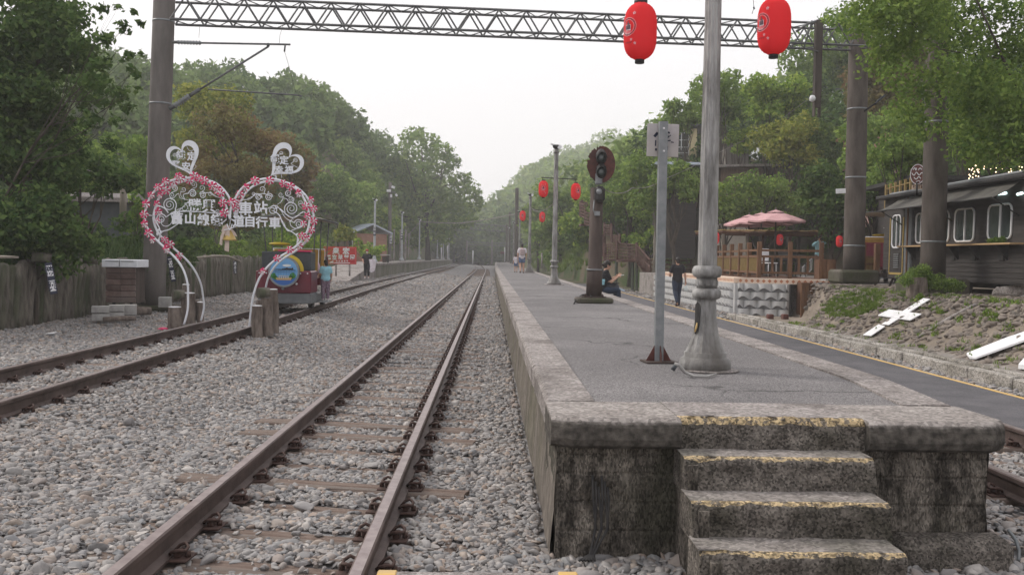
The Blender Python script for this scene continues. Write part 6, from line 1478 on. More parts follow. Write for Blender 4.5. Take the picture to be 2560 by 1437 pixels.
# ---- parasols
mPink = M('faded_pink_cloth', (.48,.27,.28), (.56,.34,.34), 4, .85)
def parasol(label, px, pyt, Y, wpx, hpx, rz):
    top = DP(px, pyt, Y); R = m_px(wpx, Y)/2; H = m_px(hpx, Y); T = thing('parasol', label, 'parasol', (top.x, Y, DZ), 'pink parasols on the deck'); n = 8
    vs = []; fs = []; rows = [(.16,-.04*H/.6-.08),(.6,-H*.60),(1.0,-H)]
    for (k, z) in rows:
        for j in range(n*2):
            a = 2*math.pi*j/(n*2)+rz; rr = R*k*(1 if j % 2 == 0 else .93); dz = (-.0 if j % 2 == 0 else (.06 if k == 1 else .03)); vs.append(top+Vector((rr*math.cos(a), rr*math.sin(a), z+dz*(1 if k < 1 else -1)*.6+(.0))))
    for i in range(2):
        for j in range(n*2): fs.append((i*n*2+j, i*n*2+(j+1) % (n*2), (i+1)*n*2+(j+1) % (n*2), (i+1)*n*2+j))
    mb = MB(); mb.add(vs, fs); m2 = len(mb.v)
    for j in range(n*2):                       # valance
        a, b = vs[2*n*2+j], vs[2*n*2+(j+1) % (n*2)]; mb.add([a, b, b-Vector((0,0,.06)), a-Vector((0,0,.06))], [(0,1,2,3)])
    cn = mb.build('canopy', mPink, T, fix=False); mb = MB(); vs = []
    for j in range(n*2): a = 2*math.pi*j/(n*2)+rz; vs.append(top+Vector((R*.30*math.cos(a), R*.30*math.sin(a), -H*.26)))
    mb.add([top+Vector((0,0,.0))]+vs, [(0, 1+j, 1+(j+1) % (n*2)) for j in range(n*2)]); mb.build('vent', mPink, cn, fix=False)
    mb = MB(); mb.tube([(top.x, Y, DZ), (top.x, Y, top.z+.08)], .03, 8); mb.build('pole', mPoleR, T)
    mb = MB()
    for j in range(n): a = 2*math.pi*j/n+rz; mb.tube([top+Vector((0,0,-.15)), top+Vector((R*.97*math.cos(a), R*.97*math.sin(a), -H-.02))], .012, 5)
    mb.build('ribs', mDeckDark, T)
parasol('front pink parasol, the rightmost one over the deck', 1940, 524, 33.5, 150, 28, .2)
parasol('middle pink parasol partly behind the front one', 1904, 531, 36, 150, 27, .5)
parasol('rear pink parasol farthest to the left over the deck', 1873, 536, 38.5, 132, 26, .1)
# ---- bamboo topped pergola beam with lanterns
T = thing('pergola', 'long pergola beam with thin bamboo slats over the deck', 'pergola', DP(1900, 690, 34)); a, b = DP(1775, 580, 35.5), DP(2112, 584, 33); mb = MB()
mb.tube([a, b], .06, 4); mb.tube([a+Vector((0,2.5,0)), b+Vector((0,2.5,0))], .06, 4); mb.build('beam', mDeckDark, T); mb = MB()
for i in range(58):
    c = a.lerp(b, i/57)+Vector((0,1.2,.075+.012*math.sin(i*2.1))); mb.tube([c-Vector((.12*math.sin(i),1.5,0)), c+Vector((.12*math.sin(i*1.7),1.5,.02))], .018, 5)
mb.build('bamboo_slats', mBamboo, T)
for px in (1808, 1868, 1905, 1975, 2050):
    q = DP(px, 583, 36.2); mb = MB(); mb.box((q.x, q.y, (q.z+DZ)/2), (.10,.10,q.z-DZ)); mb.build('post', mDeckDark if px > 1900 else mBarkPale, T)
for (px, py, Y, s, lb) in ((1789, 579, 34, 37, 'small red lantern right beside the near lamp column'), (1950, 585, 33, 33, 'small red lantern hanging in the middle of the deck'), (2099, 589, 32, 33, 'small red lantern half behind the brown pole')):
    place_lantern(lb, DP(px, py-2, Y), m_px(s, Y)/.50, RAD(60))
# tables on the deck
for (px, py, Y, lab) in ((1918, 640, 32, 'dark round cafe table under the front parasol'), (1980, 642, 31, 'dark cafe table right of the front parasol')):
    c = DP(px, py, Y); T = thing('cafe_table', lab, 'table', (c.x, Y, DZ)); mb = MB(); mb.lathe((c.x,Y,DZ+.70), [(.42,0),(.43,.02),(.42,.035)], 20); mb.build('table_top', mBlack, T); mb = MB(); mb.lathe((c.x,Y,DZ), [(.20,0),(.20,.02),(.035,.05),(.035,.70)], 12); mb.build('pedestal', mBlack, T)
def chair(label, px, Y, mat, rz=0):
    c = DP(px, 660, Y); T = thing('cafe_chair', label, 'chair', (c.x, Y, DZ), 'chairs on the deck'); R = Matrix.Rotation(rz, 3, 'Z'); O = Vector((c.x, Y, DZ))
    mb = MB(); mb.box(O+Vector((0,0,.45)), (.42,.42,.04), rz=rz, bev=.01); mb.build('seat', mat, T); mb = MB(); mb.box(O+R @ Vector((0,.20,.72)), (.42,.03,.40), rz=rz, bev=.01); mb.build('backrest', mat, T)
    for s in (-1, 1):
        for q in (-1, 1): mb = MB(); mb.tube([O+R @ Vector((s*.18,q*.18,0)), O+R @ Vector((s*.17,q*.17,.45))], .016, 6); mb.build('leg', mat, T)
chair('white backed chair behind the railing left of the front table', 1921, 30.6, mWhiteP, .5); chair('black chair behind the railing right of the front table', 1958, 31.5, mBlack, -.4); chair('dark chair near the small middle lantern', 1996, 32.5, mBlack, .8)
# stair handrail further right on the deck
T = thing('ramp_railing', 'thin pale ramp railing seen through the deck posts', 'railing', DP(2020, 690, 33)); mb = MB()
a, b = DP(2006, 668, 33), DP(2030, 645, 34); mb.tube([a, b], .02, 5); mb.tube([a-Vector((0,0,.4)), b-Vector((0,0,.4))], .02, 5)
for i in range(7): p = a.lerp(b, i/6); mb.tube([p, p-Vector((0,0,.45))], .012, 5)
mb.build('handrail', mWhiteP, T)
# wooden gate posts right of pole two
T = thing('deck_gate', 'golden brown gate of upright boards right of the brown pole', 'gate', DP(2180, 700, 26.5))
for px, h in ((2157, 92), (2192, 92)): c = DP(px, 655, 26.3); mb = MB(); mb.box(c, (.14,.14,m_px(h,26.3)), bev=.01); mb.build('post', mDeck, T)
mb = MB()
for i in range(9): mb.box(DP(2161+4*i, 670, 26.5), (.032,.03,m_px(52,26.5)))
mb.build('slats', mBamboo, T); mb = MB(); [mb.box(DP(2176, py, 26.45), (.46,.04,.06)) for py in (642, 660, 694)]; mb.build('rail', mDeck, T)
# second train parked beyond, with cream kiosk
tr2 = copy_tree(tr); tr2['label'] = 'second maroon rail train parked between the brown pole and the dark railcar'; p = DP(2212, 700, 29); tr2.location = (p.x+.1, 30.8, .98); tr2.rotation_euler = (0,0,RAD(168))
T = thing('kiosk', 'small cream cabinet behind the parked train', 'kiosk', DP(2225, 640, 30.5)); c = DP(2226, 580, 31.2); mb = MB(); mb.box(c, (.55,.6,m_px(50, 31))); mb.build('body', mCream, T); mb = MB(); [mb.box(DP(2224, py, 30.85), (.40,.03,.03)) for py in (570, 592)]; mb.build('shelf', mConc, T)
mb = MB(); a = DP(2232, 676, 24.5); mb.box(a, (.62,.3,.02)); mb.tube([a+Vector((.1,0,0)), a+Vector((-.12,-.1,-.42))], .03, 6); mb.tube([a+Vector((-.28,0,0)), a+Vector((-.34,.3,-.4))], .02, 6); mb.box(a+Vector((-.25,.25,-.12)), (.9,.8,.10), ry=-.08); tag(mb.build('service_ramp', mRustPole), 'low grey ramp plate on rusty legs in front of the railcar door', 'ramp')
# ================================================================== RAILCAR CAFE
FX = 10.35
def FP(px, py): d = ray(px, py); t = FX/d.x; return Vector((FX, d.y*t, EYE+d.z*t))
T = thing('railcar_cafe', 'dark boarded old railcar turned cafe with white rimmed windows and grey awning', 'building', (FX+1.3, 18, .98))
Y0_, Y1_ = 13.5, 24.6
mb = MB(); mb.box((FX+1.35, (Y0_+Y1_)/2, 2.22), (2.70, Y1_-Y0_, 2.06)); mb.build('body', mCafe, T)
mb = MB()
for k in range(9): mb.box((FX-.006, (Y0_+Y1_)/2, 1.26+.10*k), (.014, Y1_-Y0_, .086))
mb.build('lower_cladding', mCafe, T)
mb = MB(); mb.box((FX+1.3, (Y0_+Y1_)/2, 3.29), (3.0, Y1_-Y0_+.3, .09), bev=.02); mb.build('roof', mBlack, T)
mb = MB(); mb.tube([(FX-.12, Y0_, 3.40), (FX-.12, Y1_-.6, 3.34)], .035, 6); mb.build('gutter', mGalv, T)
def win(y0, y1, z0, z1, parent=T, split=1):
    # rounded frame
    r = .13; pts = []
    for (cy, cz, a0) in ((y1-r, z1-r, 0), (y0+r, z1-r, 90), (y0+r, z0+r, 180), (y1-r, z0+r, 270)):
        for k in range(5): a = RAD(a0+k*22.5); pts.append((FX-.02, cy+r*math.cos(a), cz+r*math.sin(a)))
    mb = MB(); mb.tube(pts, .022, 6, closed=True); fr = mb.build('window', mWhiteP, parent)
    mb = MB(); mb.prism([(FX-.004, p[1], p[2]) for p in pts], (.01,0,0)); mb.build('pane', mGlass, fr)
    mb = MB(); mb.box((FX-.02, lerp(y0, y1, .48), (z0+z1)/2), (.03, .028, z1-z0-.03)); mb.build('mullion', mWhiteP, fr)
win(18.50, 19.38, 2.10, 2.80); win(19.95, 20.78, 2.08, 2.79); win(21.05, 21.85, 2.08, 2.79); win(22.2, 22.7, 2.08, 2.79); win(16.6, 17.5, 2.10, 2.80); win(23.55, 24.05, 1.98, 2.80)
# door outline, vent, side pipe
mb = MB()
for y in (23.42, 24.2): mb.box((FX-.012, y, 2.02), (.02,.035,1.45))
mb.box((FX-.012, 23.81, 1.32), (.02,.80,.05)); mb.build('door_frame', M('gold_trim', (.34,.24,.07), (.40,.29,.10), 5, .5), T)
mb = MB(); [mb.box((FX-.02, 23.78, 1.48+.055*k), (.02,.28,.02)) for k in range(7)]; mb.build('vent', mGalv, T)
mb = MB(); mb.box((FX-.03, 23.2, 2.25), (.05,.10,1.95)); mb.box((FX-.03, 22.95, 2.25), (.06,.16,1.95)); mb.build('corner_board', mGreyP, T); mb = MB(); mb.box((FX-.05, 23.08, 2.25), (.05,.05,1.9)); mb.build('wood_post', mDeck, T)
mb = MB(); mb.box((FX-.14, 20.6, 1.995), (.30, 5.1, .035), bev=.005); mb.build('ledge', M('pale_pine_ledge', (.42,.27,.14), (.52,.36,.20), 5, .6, stretch=(4,.5,4)), T)
for y in (18.6, 19.7, 20.6, 21.6, 22.7): mb = MB(); mb.prism([(FX-.01, y, 1.97), (FX-.26, y, 1.97), (FX-.01, y, 1.66)], (0,.05,0)); mb.box((FX-.02, y+.22, 1.80), (.05,.20,.26)); mb.build('ledge_bracket', mBlack, T)
mb = MB()
for y in (14.5, 17.3, 20.2, 23.2): mb.box((FX+.05, y, 1.08), (.10,.10,.34)); mb.box((FX+2.4, y, 1.08), (.10,.10,.34))
mb.box((FX+1.5, 19, 1.14), (2.2, 10.5, .14)); mb.build('underframe', mBlack, T)
mb = MB(); mb.box((FX+.3, 18.4, 1.08), (.03,.35,.26), rz=.2); mb.build('leaning_plate', mBlock, T)
ya, yb_ = 18.25, 23.6
mb = MB(); mb.grid(lambda u, v: (FX-.02-.55*v, lerp(ya, yb_, u), 3.22-.33*v-.03*math.sin(math.pi*v)+.012*math.sin(u*40)*v), 30, 5); mb.grid(lambda u, v: (FX-.02-.55*v, lerp(yb_, ya, u), 3.212-.33*v-.03*math.sin(math.pi*v)+.012*math.sin((1-u)*40)*v), 30, 5)
aw = mb.build('awning', mAwn, T, fix=False); mb = MB(); mb.tube([(FX-.57, ya, 2.89), (FX-.57, yb_, 2.89)], .018, 6)
for y in (ya, (ya+yb_)/2, yb_-.1): mb.tube([(FX-.57, y, 2.89), (FX-.02, y, 2.55)], .014, 6)
mb.build('awning_frame', mBlack, aw)
T2 = thing('cafe_sign', 'oval brown sign with swirling white lettering over the small name bar', 'sign', FP(2285, 470)); c = DP(2294, 436, 21.5)
Rm = Matrix.Rotation(RAD(-38), 3, 'Z'); mb = MB(); n = 28; po = [c+Rm @ Vector((.17*math.cos(2*math.pi*i/n), 0, .24*math.sin(2*math.pi*i/n))) for i in range(n)]; mb.prism(po, Rm @ Vector((0,.04,0))); bd = mb.build('oval_board', M('sign_brown', (.16,.07,.06), (.20,.09,.08)), T2)
mb = MB(); mb.tube([c+Rm @ Vector((.155*math.cos(2*math.pi*i/n), -.006, .225*math.sin(2*math.pi*i/n))) for i in range(n)], .008, 5, closed=True)
for k, (pts, w) in enumerate((([(-.08,.09),(-.05,.13),(-.03,.08),(-.02,.13)], .012), ([(.01,.08),(.04,.12),(.07,.09)], .012), ([(-.10,.03),(-.06,-.02),(-.02,.04),(.03,-.02),(.07,.03),(.10,.0)], .013), ([(-.06,-.06),(-.02,-.10),(.02,-.05),(.06,-.09)], .012), ([(-.02,-.15),(.02,-.13),(.05,-.15)], .010), ([(.09,.11),(.10,.06)], .010))): mb.tube(smooth([c+Rm @ Vector((x*1.25, -.008, z*1.15)) for x, z in pts], 4), w*.8, 5)
mb.build('lettering', mWhiteP, bd)
c = DP(2297, 468, 21.5); mb = MB(); mb.box(c, (.30,.03,.10), M=Rm); pb = mb.build('name_bar', mCreamTile, T2); mb = MB(); put_text(mb, '勝興站', .085, c+Rm @ Vector((0,-.02,0)), X=Rm @ Vector((1,0,0)), Y=Vector((0,0,1)), bold=.003, ext=.001); mb.build('lettering', mDeckDark, pb)
mb = MB(); mb.tube([DP(2292, 455, 21.5), DP(2292, 490, 21.5)], .02, 6); mb.build('post', mBlack, T2)
T2 = thing('floodlight', 'old floodlight on the corner of the railcar roof by the thick pole', 'floodlight', FP(2352, 472)); mb = MB(); mb.box(FP(2352, 474)+Vector((-.3,0,0)), (.22,.20,.12), rz=.3, bev=.02); mb.build('lamp_head', mGalv, T2); mb = MB(); mb.tube([FP(2352, 478)+Vector((-.3,0,0)), FP(2357, 486)], .015, 6); mb.build('bracket', mBlack, T2)
mb = MB(); p = FP(2500, 600)+Vector((-.14,-.15,.0)); pts = [(p.x+random.Random(i).uniform(-.06,.06), p.y+random.Random(i+9).uniform(-.3,.3), 2.05+random.Random(i+3).uniform(0,.06), .06) for i in range(14)]
v, f = leaves(pts, 500, .025, 3); tag(np_mesh('potted_plant', v, f, LM), 'small leafy plant lying on the wooden ledge of the railcar', 'plant')
# railing visible above the railcar at left (golden)
T = thing('roof_railing', 'golden wooden railing above the left end of the railcar', 'railing', DP(2250, 500, 25.5)); mb = MB()
a, b = DP(2215, 492, 27.5), DP(2290, 474, 24.8)
for i in range(7): p = a.lerp(b, i/6); mb.box(p-Vector((0,0,.02)), (.06,.06,.75))
for dz in (.22, -.05, -.32): mb.tube([a+Vector((0,0,dz)), b+Vector((0,0,dz))], .022, 4)
for i in range(40): p = a.lerp(b, i/39); mb.tube([p+Vector((0,0,-.05)), p+Vector((0,0,-.32))], .010, 4)
mb.build('bars', mBamboo, T)
# dark buildings behind the railcar with warm fairy lights

mWarm = bpy.data.materials.new('warm_fairy_light'); mWarm.use_nodes = True; mWarm.node_tree.nodes['Principled BSDF'].inputs['Emission Color'].default_value = (1,.72,.38,1); mWarm.node_tree.nodes['Principled BSDF'].inputs['Emission Strength'].default_value = 2.2
rw = random.Random(8); mb = MB()
for i in range(45):
    px = rw.choice((rw.uniform(2422,2450), rw.uniform(2500,2560), rw.uniform(2422,2560))); p = DP(px, rw.uniform(413, 447), 25+rw.uniform(-.4,.4)); mb.ell(p, (.018,.018,.018), 6, 4)
tag(mb.build('fairy_lights', mWarm), 'warm fairy lights glinting in the leaves above the railcar', 'lights')
mb = MB()
for (x0, x1, y) in ((2492,2521,486),(2550,2562,486)): p, q = FP(x0, y), FP(x1, y-3); mb.tube([p+Vector((-.05,0,0)), q+Vector((-.05,0,0))], .028, 6)
mCold = bpy.data.materials.new('cold_tube_light'); mCold.use_nodes = True; mCold.node_tree.nodes['Principled BSDF'].inputs['Emission Color'].default_value = (.75,1,.98,1); mCold.node_tree.nodes['Principled BSDF'].inputs['Emission Strength'].default_value = 1.6
tag(mb.build('tube_light', mCold), 'cold white tube lights under the right end of the awning', 'lights')
# ================================================================== HOUSES ON THE RIGHT HILL
mYel = M('pale_yellow_wall', (.60,.50,.30), (.66,.57,.37), 3, .9); mOr = M('orange_wall', (.62,.34,.20), (.66,.42,.28), 3, .9); mRustWall = M('brown_sheet_wall', (.15,.10,.075), (.22,.16,.125), 2, .8, stretch=(8,1,1)); mWhiteWall = M('white_house_wall', (.62,.66,.68), (.68,.70,.72), 3, .9)
def block_house(label, px, py0, py1, wpx, Y, wallm, roofm, rz=0, wins=(), over=.3, d=4, slope=.0):
    a = DP(px, py0, Y); b = DP(px, py1, Y); w = m_px(wpx, Y); T = thing('house', label, 'house', (a.x, Y, b.z)); R = Matrix.Rotation(rz, 3, 'Z'); O = Vector((a.x, Y+d/2, 0))
    mb = MB(); mb.box(O+Vector((0,0,(a.z+b.z)/2-1)), (w, d, a.z-b.z+2), rz=rz); mb.build('wall', wallm, T)
    mb = MB(); mb.box(O+Vector((0,0,a.z+.06)), (w+2*over, d+2*over, .12), rz=rz, ry=slope); mb.build('roof', roofm, T)
    for (u, v, ww, hh) in wins:
        c = O+R @ Vector((u*w/2, -d/2-.02, 0)); c.z = lerp(b.z, a.z, v); mb = MB(); mb.box(c, (ww, .06, hh), rz=rz); wi = mb.build('window', mWhiteP, T)
        c2 = O+R @ Vector((u*w/2, -d/2-.055, 0)); c2.z = c.z
        for sx in (-1, 1):
            for sz in (-1, 1): mb = MB(); mb.box(c2+R @ Vector((sx*ww*.23, 0, 0))+Vector((0,0,sz*hh*.23)), (ww*.40,.03,hh*.40), rz=rz); mb.build('pane', mGlass, wi)
    return T
block_house('pale yellow house with white windows behind the sign plate', 1722, 322, 398, 76, 56, mYel, mDarkGrey, RAD(-12), ((.0,.62,.9,.9),(.0,.20,.9,.7)), slope=-.12)
block_house('orange house wall with a window right of the lamp column', 1810, 350, 398, 60, 57, mOr, mConc, RAD(-8), ((.4,.5,.7,.8),))
block_house('grey sheet clad house in the middle of the right hill', 1835, 350, 400, 60, 52, M('grey_sheet_wall', (.17,.155,.14), (.22,.20,.18), 2, .9, stretch=(10,1,1)), mConc, RAD(6))
block_house('white house with a pale blue window wall under the maples', 1922, 322, 398, 74, 55, mWhiteWall, mRustPole, RAD(8), ((-.2,.42,1.2,1.0),))
block_house('white gabled house high between the drop arm and the brown pole', 2085, 225, 272, 110, 60, mWhiteWall, mDarkGrey, RAD(-10), slope=.15)
block_house('brown sheet metal shed under the hillside houses', 1860, 418, 470, 150, 47, mRustWall, mConc, RAD(8), over=.5, slope=-.05)
block_house('dark timber house on posts left of the lamp column', 1706, 414, 545, 84, 46.5, mCafe, mTin, RAD(-3), over=.5)
block_house('cream wall behind the parasols', 1826, 520, 560, 80, 45, mCream, mBarkPale, RAD(5), over=.1)
block_house('orange and pink roofed stall glimpsed right of the brown pole', 2215, 326, 348, 76, 42, M('pink_brick_wall', (.52,.24,.19), (.58,.33,.27), 6, .8), mOr, RAD(-8))
block_house('pink blossom painted wall behind the cafe sign', 2255, 405, 436, 110, 38, M('pink_mottled_wall', (.55,.28,.25), (.66,.52,.48), 9, .8), mDeckDark, RAD(-8))
block_house('dark brown timber house just above the railcar roof', 2385, 452, 500, 130, 27.5, mCafe, mBlack, RAD(-6), over=.4)
# ================================================================== WOODEN STAIRS ON THE SLOPE
T = thing('wooden_stairs', 'red brown wooden stairway with slatted railings climbing the right slope', 'stairs', DP(1560, 700, 50))
def panel(px0, pyt0, pyb0, px1, pyt1, pyb1, Y0, Y1, nv=6, nh=4):
    a0, a1, b0, b1 = DP(px0,pyt0,Y0), DP(px0,pyb0,Y0), DP(px1,pyt1,Y1), DP(px1,pyb1,Y1); mb = MB()
    for (p, q) in ((a0,a1),(b0,b1)): mb.tube([p+Vector((0,0,.12)), q], .07, 4)
    for k in range(nh+1): t = k/nh; mb.tube([a0.lerp(a1, t), b0.lerp(b1, t)], .030, 4)
    for k in range(1, nv): t = k/nv; mb.tube([a0.lerp(b0, t), a1.lerp(b1, t)], .022, 4)
    mb.build('railing_panel', mStairW, T)
panel(1451,508,540,1463,512,545,56,55); panel(1463,530,560,1478,535,565,55,54); panel(1455,505,520,1477,507,520,56.5,56); panel(1476,540,585,1492,560,600,53,52.5)
panel(1511,562,586,1529,564,588,51,50.5); panel(1529,588,606,1550,590,606,50.5,50); panel(1500,587,618,1511,587,618,50,50)
panel(1511,612,648,1542,610,648,48.5,48,6,6); panel(1542,608,648,1592,612,650,48,47.2,14,5); panel(1500,618,640,1512,618,640,49,49)
mb = MB()
for (x0,x1,y,Y) in ((1508,1545,650,48.8),(1542,1596,652,47.8),(1476,1500,600,53),(1450,1480,562,56)): a = DP(x0, y, Y); b = DP(x1, y+1, Y); mb.box((a+b)/2, (b.x-a.x, 1.2, .10))
mb.build('landing', mStairW, T)
mb = MB()
mGP = M('dull_green_post', (.06,.075,.055), (.09,.10,.075))
for px, y, Y in ((1512,650,48.4),(1541,652,48),(1582,652,47.4),(1592,655,47.2),(1500,600,52)): a = DP(px, y, Y); mb = MB(); mb.tube([a, (a.x, a.y, gz(a.x, a.y)-.3)], .08, 4); mb.build('support_post', mGP, T)
mb = MB()
for i in range(9): a = DP(1594+3.6*i, 656+5.2*i, 47.4-.15*i); mb.box(a, (.26, 1.1, .06))
mb.build('tread', mStairW, T)
mb = MB(); mb.tube([DP(1592, 612, 47.2), DP(1625, 650, 46)], .05, 4); mb.tube([DP(1592, 630, 47.2), DP(1625, 668, 46)], .035, 4); mb.tube([DP(1592, 652, 47.4), DP(1628, 700, 46)], .08, 4); mb.build('stringer', mStairW, T)
mb = MB()
for i in range(5): t = i/4
for i in range(16): a = DP(1592+2.2*i, 613+2.6*i, 47.1-.07*i); mb.tube([a, a-Vector((0,0,.75))], .018, 4)
mb.build('balusters', mStairW, T)
# low slatted fence and benches behind the man
T = thing('slatted_fence', 'dark slatted fence behind the walking man', 'fence', DP(1680, 700, 47)); mb = MB()
for py in (650, 661, 672, 683): mb.tube([DP(1625, py, 47.5), DP(1730, py+1, 47)], .035, 4)
for px in (1626, 1660, 1695, 1728): mb.tube([DP(px, 648, 47.4), DP(px, 702, 47.4)], .05, 4)
mb.build('bars', mDeckDark, T)
T = thing('bench', 'dark bench with a pale block beside it behind the walking man', 'bench', DP(1650, 700, 45)); mb = MB(); mb.box(DP(1665, 688, 45), (.9,.4,.06)); mb.build('seat', mStairW, T); mb = MB()
for px in (1650, 1680): mb.box(DP(px, 696, 45), (.06,.3,.30)); 
mb.build('leg', mBlack, T); mb = MB(); mb.box(DP(1627, 694, 45), (.30,.3,.30)); tag(mb.build('stone_block', mBlock), 'pale block left of the dark bench', 'block')
for k, (px, py, w, lab) in enumerate(((1612,712,.75,'flat stone slab lying on the yard left of the sign post'),(1582,716,.5,'small flat slab beyond the seated person'),(1640,722,.6,'half buried stone slab beside the tan steps'))):
    c = GP(px, py, 0); mb = MB(); mb.box((c.x, c.y, .08), (w,.5,.20), bev=.03, rz=.2*k); tag(mb.build('stone_slab', mConc), lab, 'stone slab')
c = GP(1690, 742, .05); mb = MB(); mb.box((c.x+.3, c.y, .09), (1.9,.35,.12), rz=-.1, bev=.02); tag(mb.build('timber_beam', mBlack), 'dark timber beam lying beside the path left of the man', 'beam')
for i, px in enumerate((1925, 1962)): 
    c = DP(px, 795, 25.6); mb = MB(); mb.box(c, (.16,.2,.22), bev=.02); tag(mb.build('drain_box', mRust), ('left','right')[i]+' rusty drain box at the foot of the wavy block wall', 'drain box')
# ================================================================== STONE BANK
rb = np.random.default_rng(12); P_ = []
while len(P_) < 4900:
    y = rb.uniform(7, 27.5); x = rb.uniform(7.0, 9.7)
    if gz(x, y) < .018: continue
    if x > 8.55 and y < 21.5 and rb.random() < .8: continue
    P_.append((x, y, gz(x, y)+rb.uniform(-.035, .012)))
v, f = stones(np.array(P_), .060, 12, 1, .42, .2); np_mesh('bank_cobbles', v, f, mCobble, kind='stuff', label='rounded brown cobbles set into the slope right of the path')
# weeds and the grass patch
gp = []
while len(gp) < 260:
    px, py = rb.uniform(2065, 2215), rb.uniform(728, 795)
    if ((px-2140-(760-py)*.9)/70)**2+((py-762)/34)**2 > 1: continue
    p = HIT(px, py); gp.append((p.x, p.y, p.z-.01))
v, f = blades(np.array(gp), .13, 9000, 3, .008, .8, .7); np_mesh('grass_patch', v, f, LG, kind='stuff', label='bright green grass patch on the stone bank')
wd = []
for (px, py, n) in ((2245,845,18),(2480,792,22),(2300,765,12),(2400,800,8),(2340,820,8),(2250,745,8),(2450,870,8),(2200,800,6),(2530,820,8),(2420,760,8)):
    for _ in range(n): p = HIT(px+rb.normal()*9, py+rb.normal()*5); wd.append((p.x, p.y, p.z))
for _ in range(330):
    y = rb.uniform(7.5, 24); x = rb.uniform(7.05, 9.0); wd += [(x+rb.normal()*.05, y+rb.normal()*.05, gz(x, y)) for _ in range(3)]
v, f = blades(np.array(wd), .09, 9000, 4, .010, .9, .6); np_mesh('weeds', v, f, LG, kind='stuff', label='small weeds between the cobbles of the bank')
# white painted cross and stripe lying on the bank
def lay(poly, h=.015, lift=.07):
    P_ = [HIT(x, y)+Vector((0,0,lift)) for x, y in poly]; mb = MB(); mb.prism(P_, (0,0,h)); return mb
T = thing('white_cross', 'white painted concrete cross lying on the stone bank', 'cross marker', HIT(2240, 805))
lay([(2157,847),(2178,849),(2212,826),(2196,821)]).build('lower_arm', mWhiteP, T); lay([(2204,820),(2222,822),(2325,758),(2308,756)]).build('long_arm', mWhiteP, T); lay([(2195,798),(2222,784),(2303,796),(2275,811)], .018, .072).build('cross_arm', mWhiteP, T)
tag(lay([(2416,898),(2424,908),(2440,909),(2600,852),(2600,832),(2520,858)], .03).build('white_stripe', mWhiteP), 'thick white painted stripe on the bank at the right edge', 'stripe marker')
tag(lay([(2545,934),(2600,940),(2600,895),(2570,905)], .06).build('white_stripe', mWhiteP), 'second white stripe cut off by the right picture edge', 'stripe marker')
mb = MB(); P_ = [HIT(x, y)+Vector((0,0,.03)) for x, y in ((2290,850),(2340,818),(2390,790),(2440,764))]; mb.tube(P_, [.05,.06,.055,.05], 6, sq=.5); tag(mb.build('mortar_ridge', mConc), 'rough pale mortar ridge running up the bank', 'ridge')
v, f = stones(np.array([tuple(HIT(2548, 742)+Vector((.15,.3,.1)))]), np.array([.42]), 77, 2); tag(np_mesh('boulder', v, f, mConc), 'big rounded boulder at the right edge of the bank', 'boulder')
# planter with shrub in front of the thick pole
c = DP(2293, 735, 18.6); T = thing('planted_trunk', 'leafy shrub growing in a cut tree trunk before the thick pole', 'planter', (c.x, 18.6, gz(c.x, 18.6)))
mb = MB(); n = 14; vs = []
for i in range(6):
    for j in range(n): a = 2*math.pi*j/n; rr = .20*(1.1-.04*i)*(1+.12*NZ.noise(Vector((math.cos(a)*1.5, math.sin(a)*1.5, i*.4)))); vs.append((c.x+rr*math.cos(a), 18.6+rr*math.sin(a), gz(c.x,18.6)-.05+.085*i))
mb.add(vs, [(i*n+j, i*n+(j+1) % n, (i+1)*n+(j+1) % n, (i+1)*n+j) for i in range(5) for j in range(n)]+[tuple(5*n+j for j in range(n))]); mb.build('trunk_planter', mWoodBrown, T)
B = []
for (px, py, s) in ((2290,690,.22),(2320,700,.2),(2265,700,.16),(2340,705,.2),(2370,712,.18),(2310,675,.15),(2395,715,.14),(2300,715,.18)): q = DP(px, py, 18.6+random.Random(px).uniform(-.15,.25)); B.append((q.x, q.y, q.z, s))
v, f = leaves(B, 6500, .024, 9, shell=.25, aspect=.4); np_mesh('foliage', v, f, LM, T)
B = [(DP(px, py, 18.2).x, 18.2, DP(px, py, 18.2).z, .08) for px, py in ((2300,742),(2320,750),(2285,755),(2310,765))]
v, f = leaves(B, 900, .022, 10, shell=.2); tag(np_mesh('small_shrub', v, f, LB), 'small shrub at the foot of the cut trunk planter', 'shrub')
# ================================================================== PEOPLE
def cloth(name, c1, c2=None, sc=8): return M(name, c1, c2 or tuple(min(1, q*1.35) for q in c1), sc, .9, .3, 40)
mTeeBlk = cloth('black_cotton', (.014,.014,.017)); mJeans = cloth('dark_jeans', (.022,.032,.055)); mWhiteT = cloth('white_cotton', (.60,.56,.60)); mShortB = cloth('blue_shorts', (.07,.11,.20)); mAqua = cloth('aqua_cotton', (.24,.46,.54)); mAquaL = cloth('pale_aqua_cotton', (.30,.52,.58))
mPatt = M('purple_patterned_cloth', (.30,.22,.27), (.13,.09,.14), 22, .9, lo=.45, hi=.55); mPinkT = cloth('pale_pink_cotton', (.52,.38,.46)); mShoe = cloth('dark_shoe', (.03,.022,.022)); mShoeW = cloth('pale_shoe', (.55,.50,.50)); mMask = cloth('face_mask', (.62,.66,.66)); mBag = cloth('grey_bag_cloth', (.075,.08,.10)); mRedCap = cloth('red_cap', (.32,.05,.05)); mBrownCl = cloth('mauve_trousers', (.14,.10,.10))
def remesh(o, vox, sub=0):
    m = o.modifiers.new('remesh', 'REMESH'); m.mode = 'VOXEL'; m.voxel_size = vox; m.use_smooth_shade = True
    s = o.modifiers.new('smooth', 'SMOOTH'); s.factor = .6; s.iterations = 3; return o
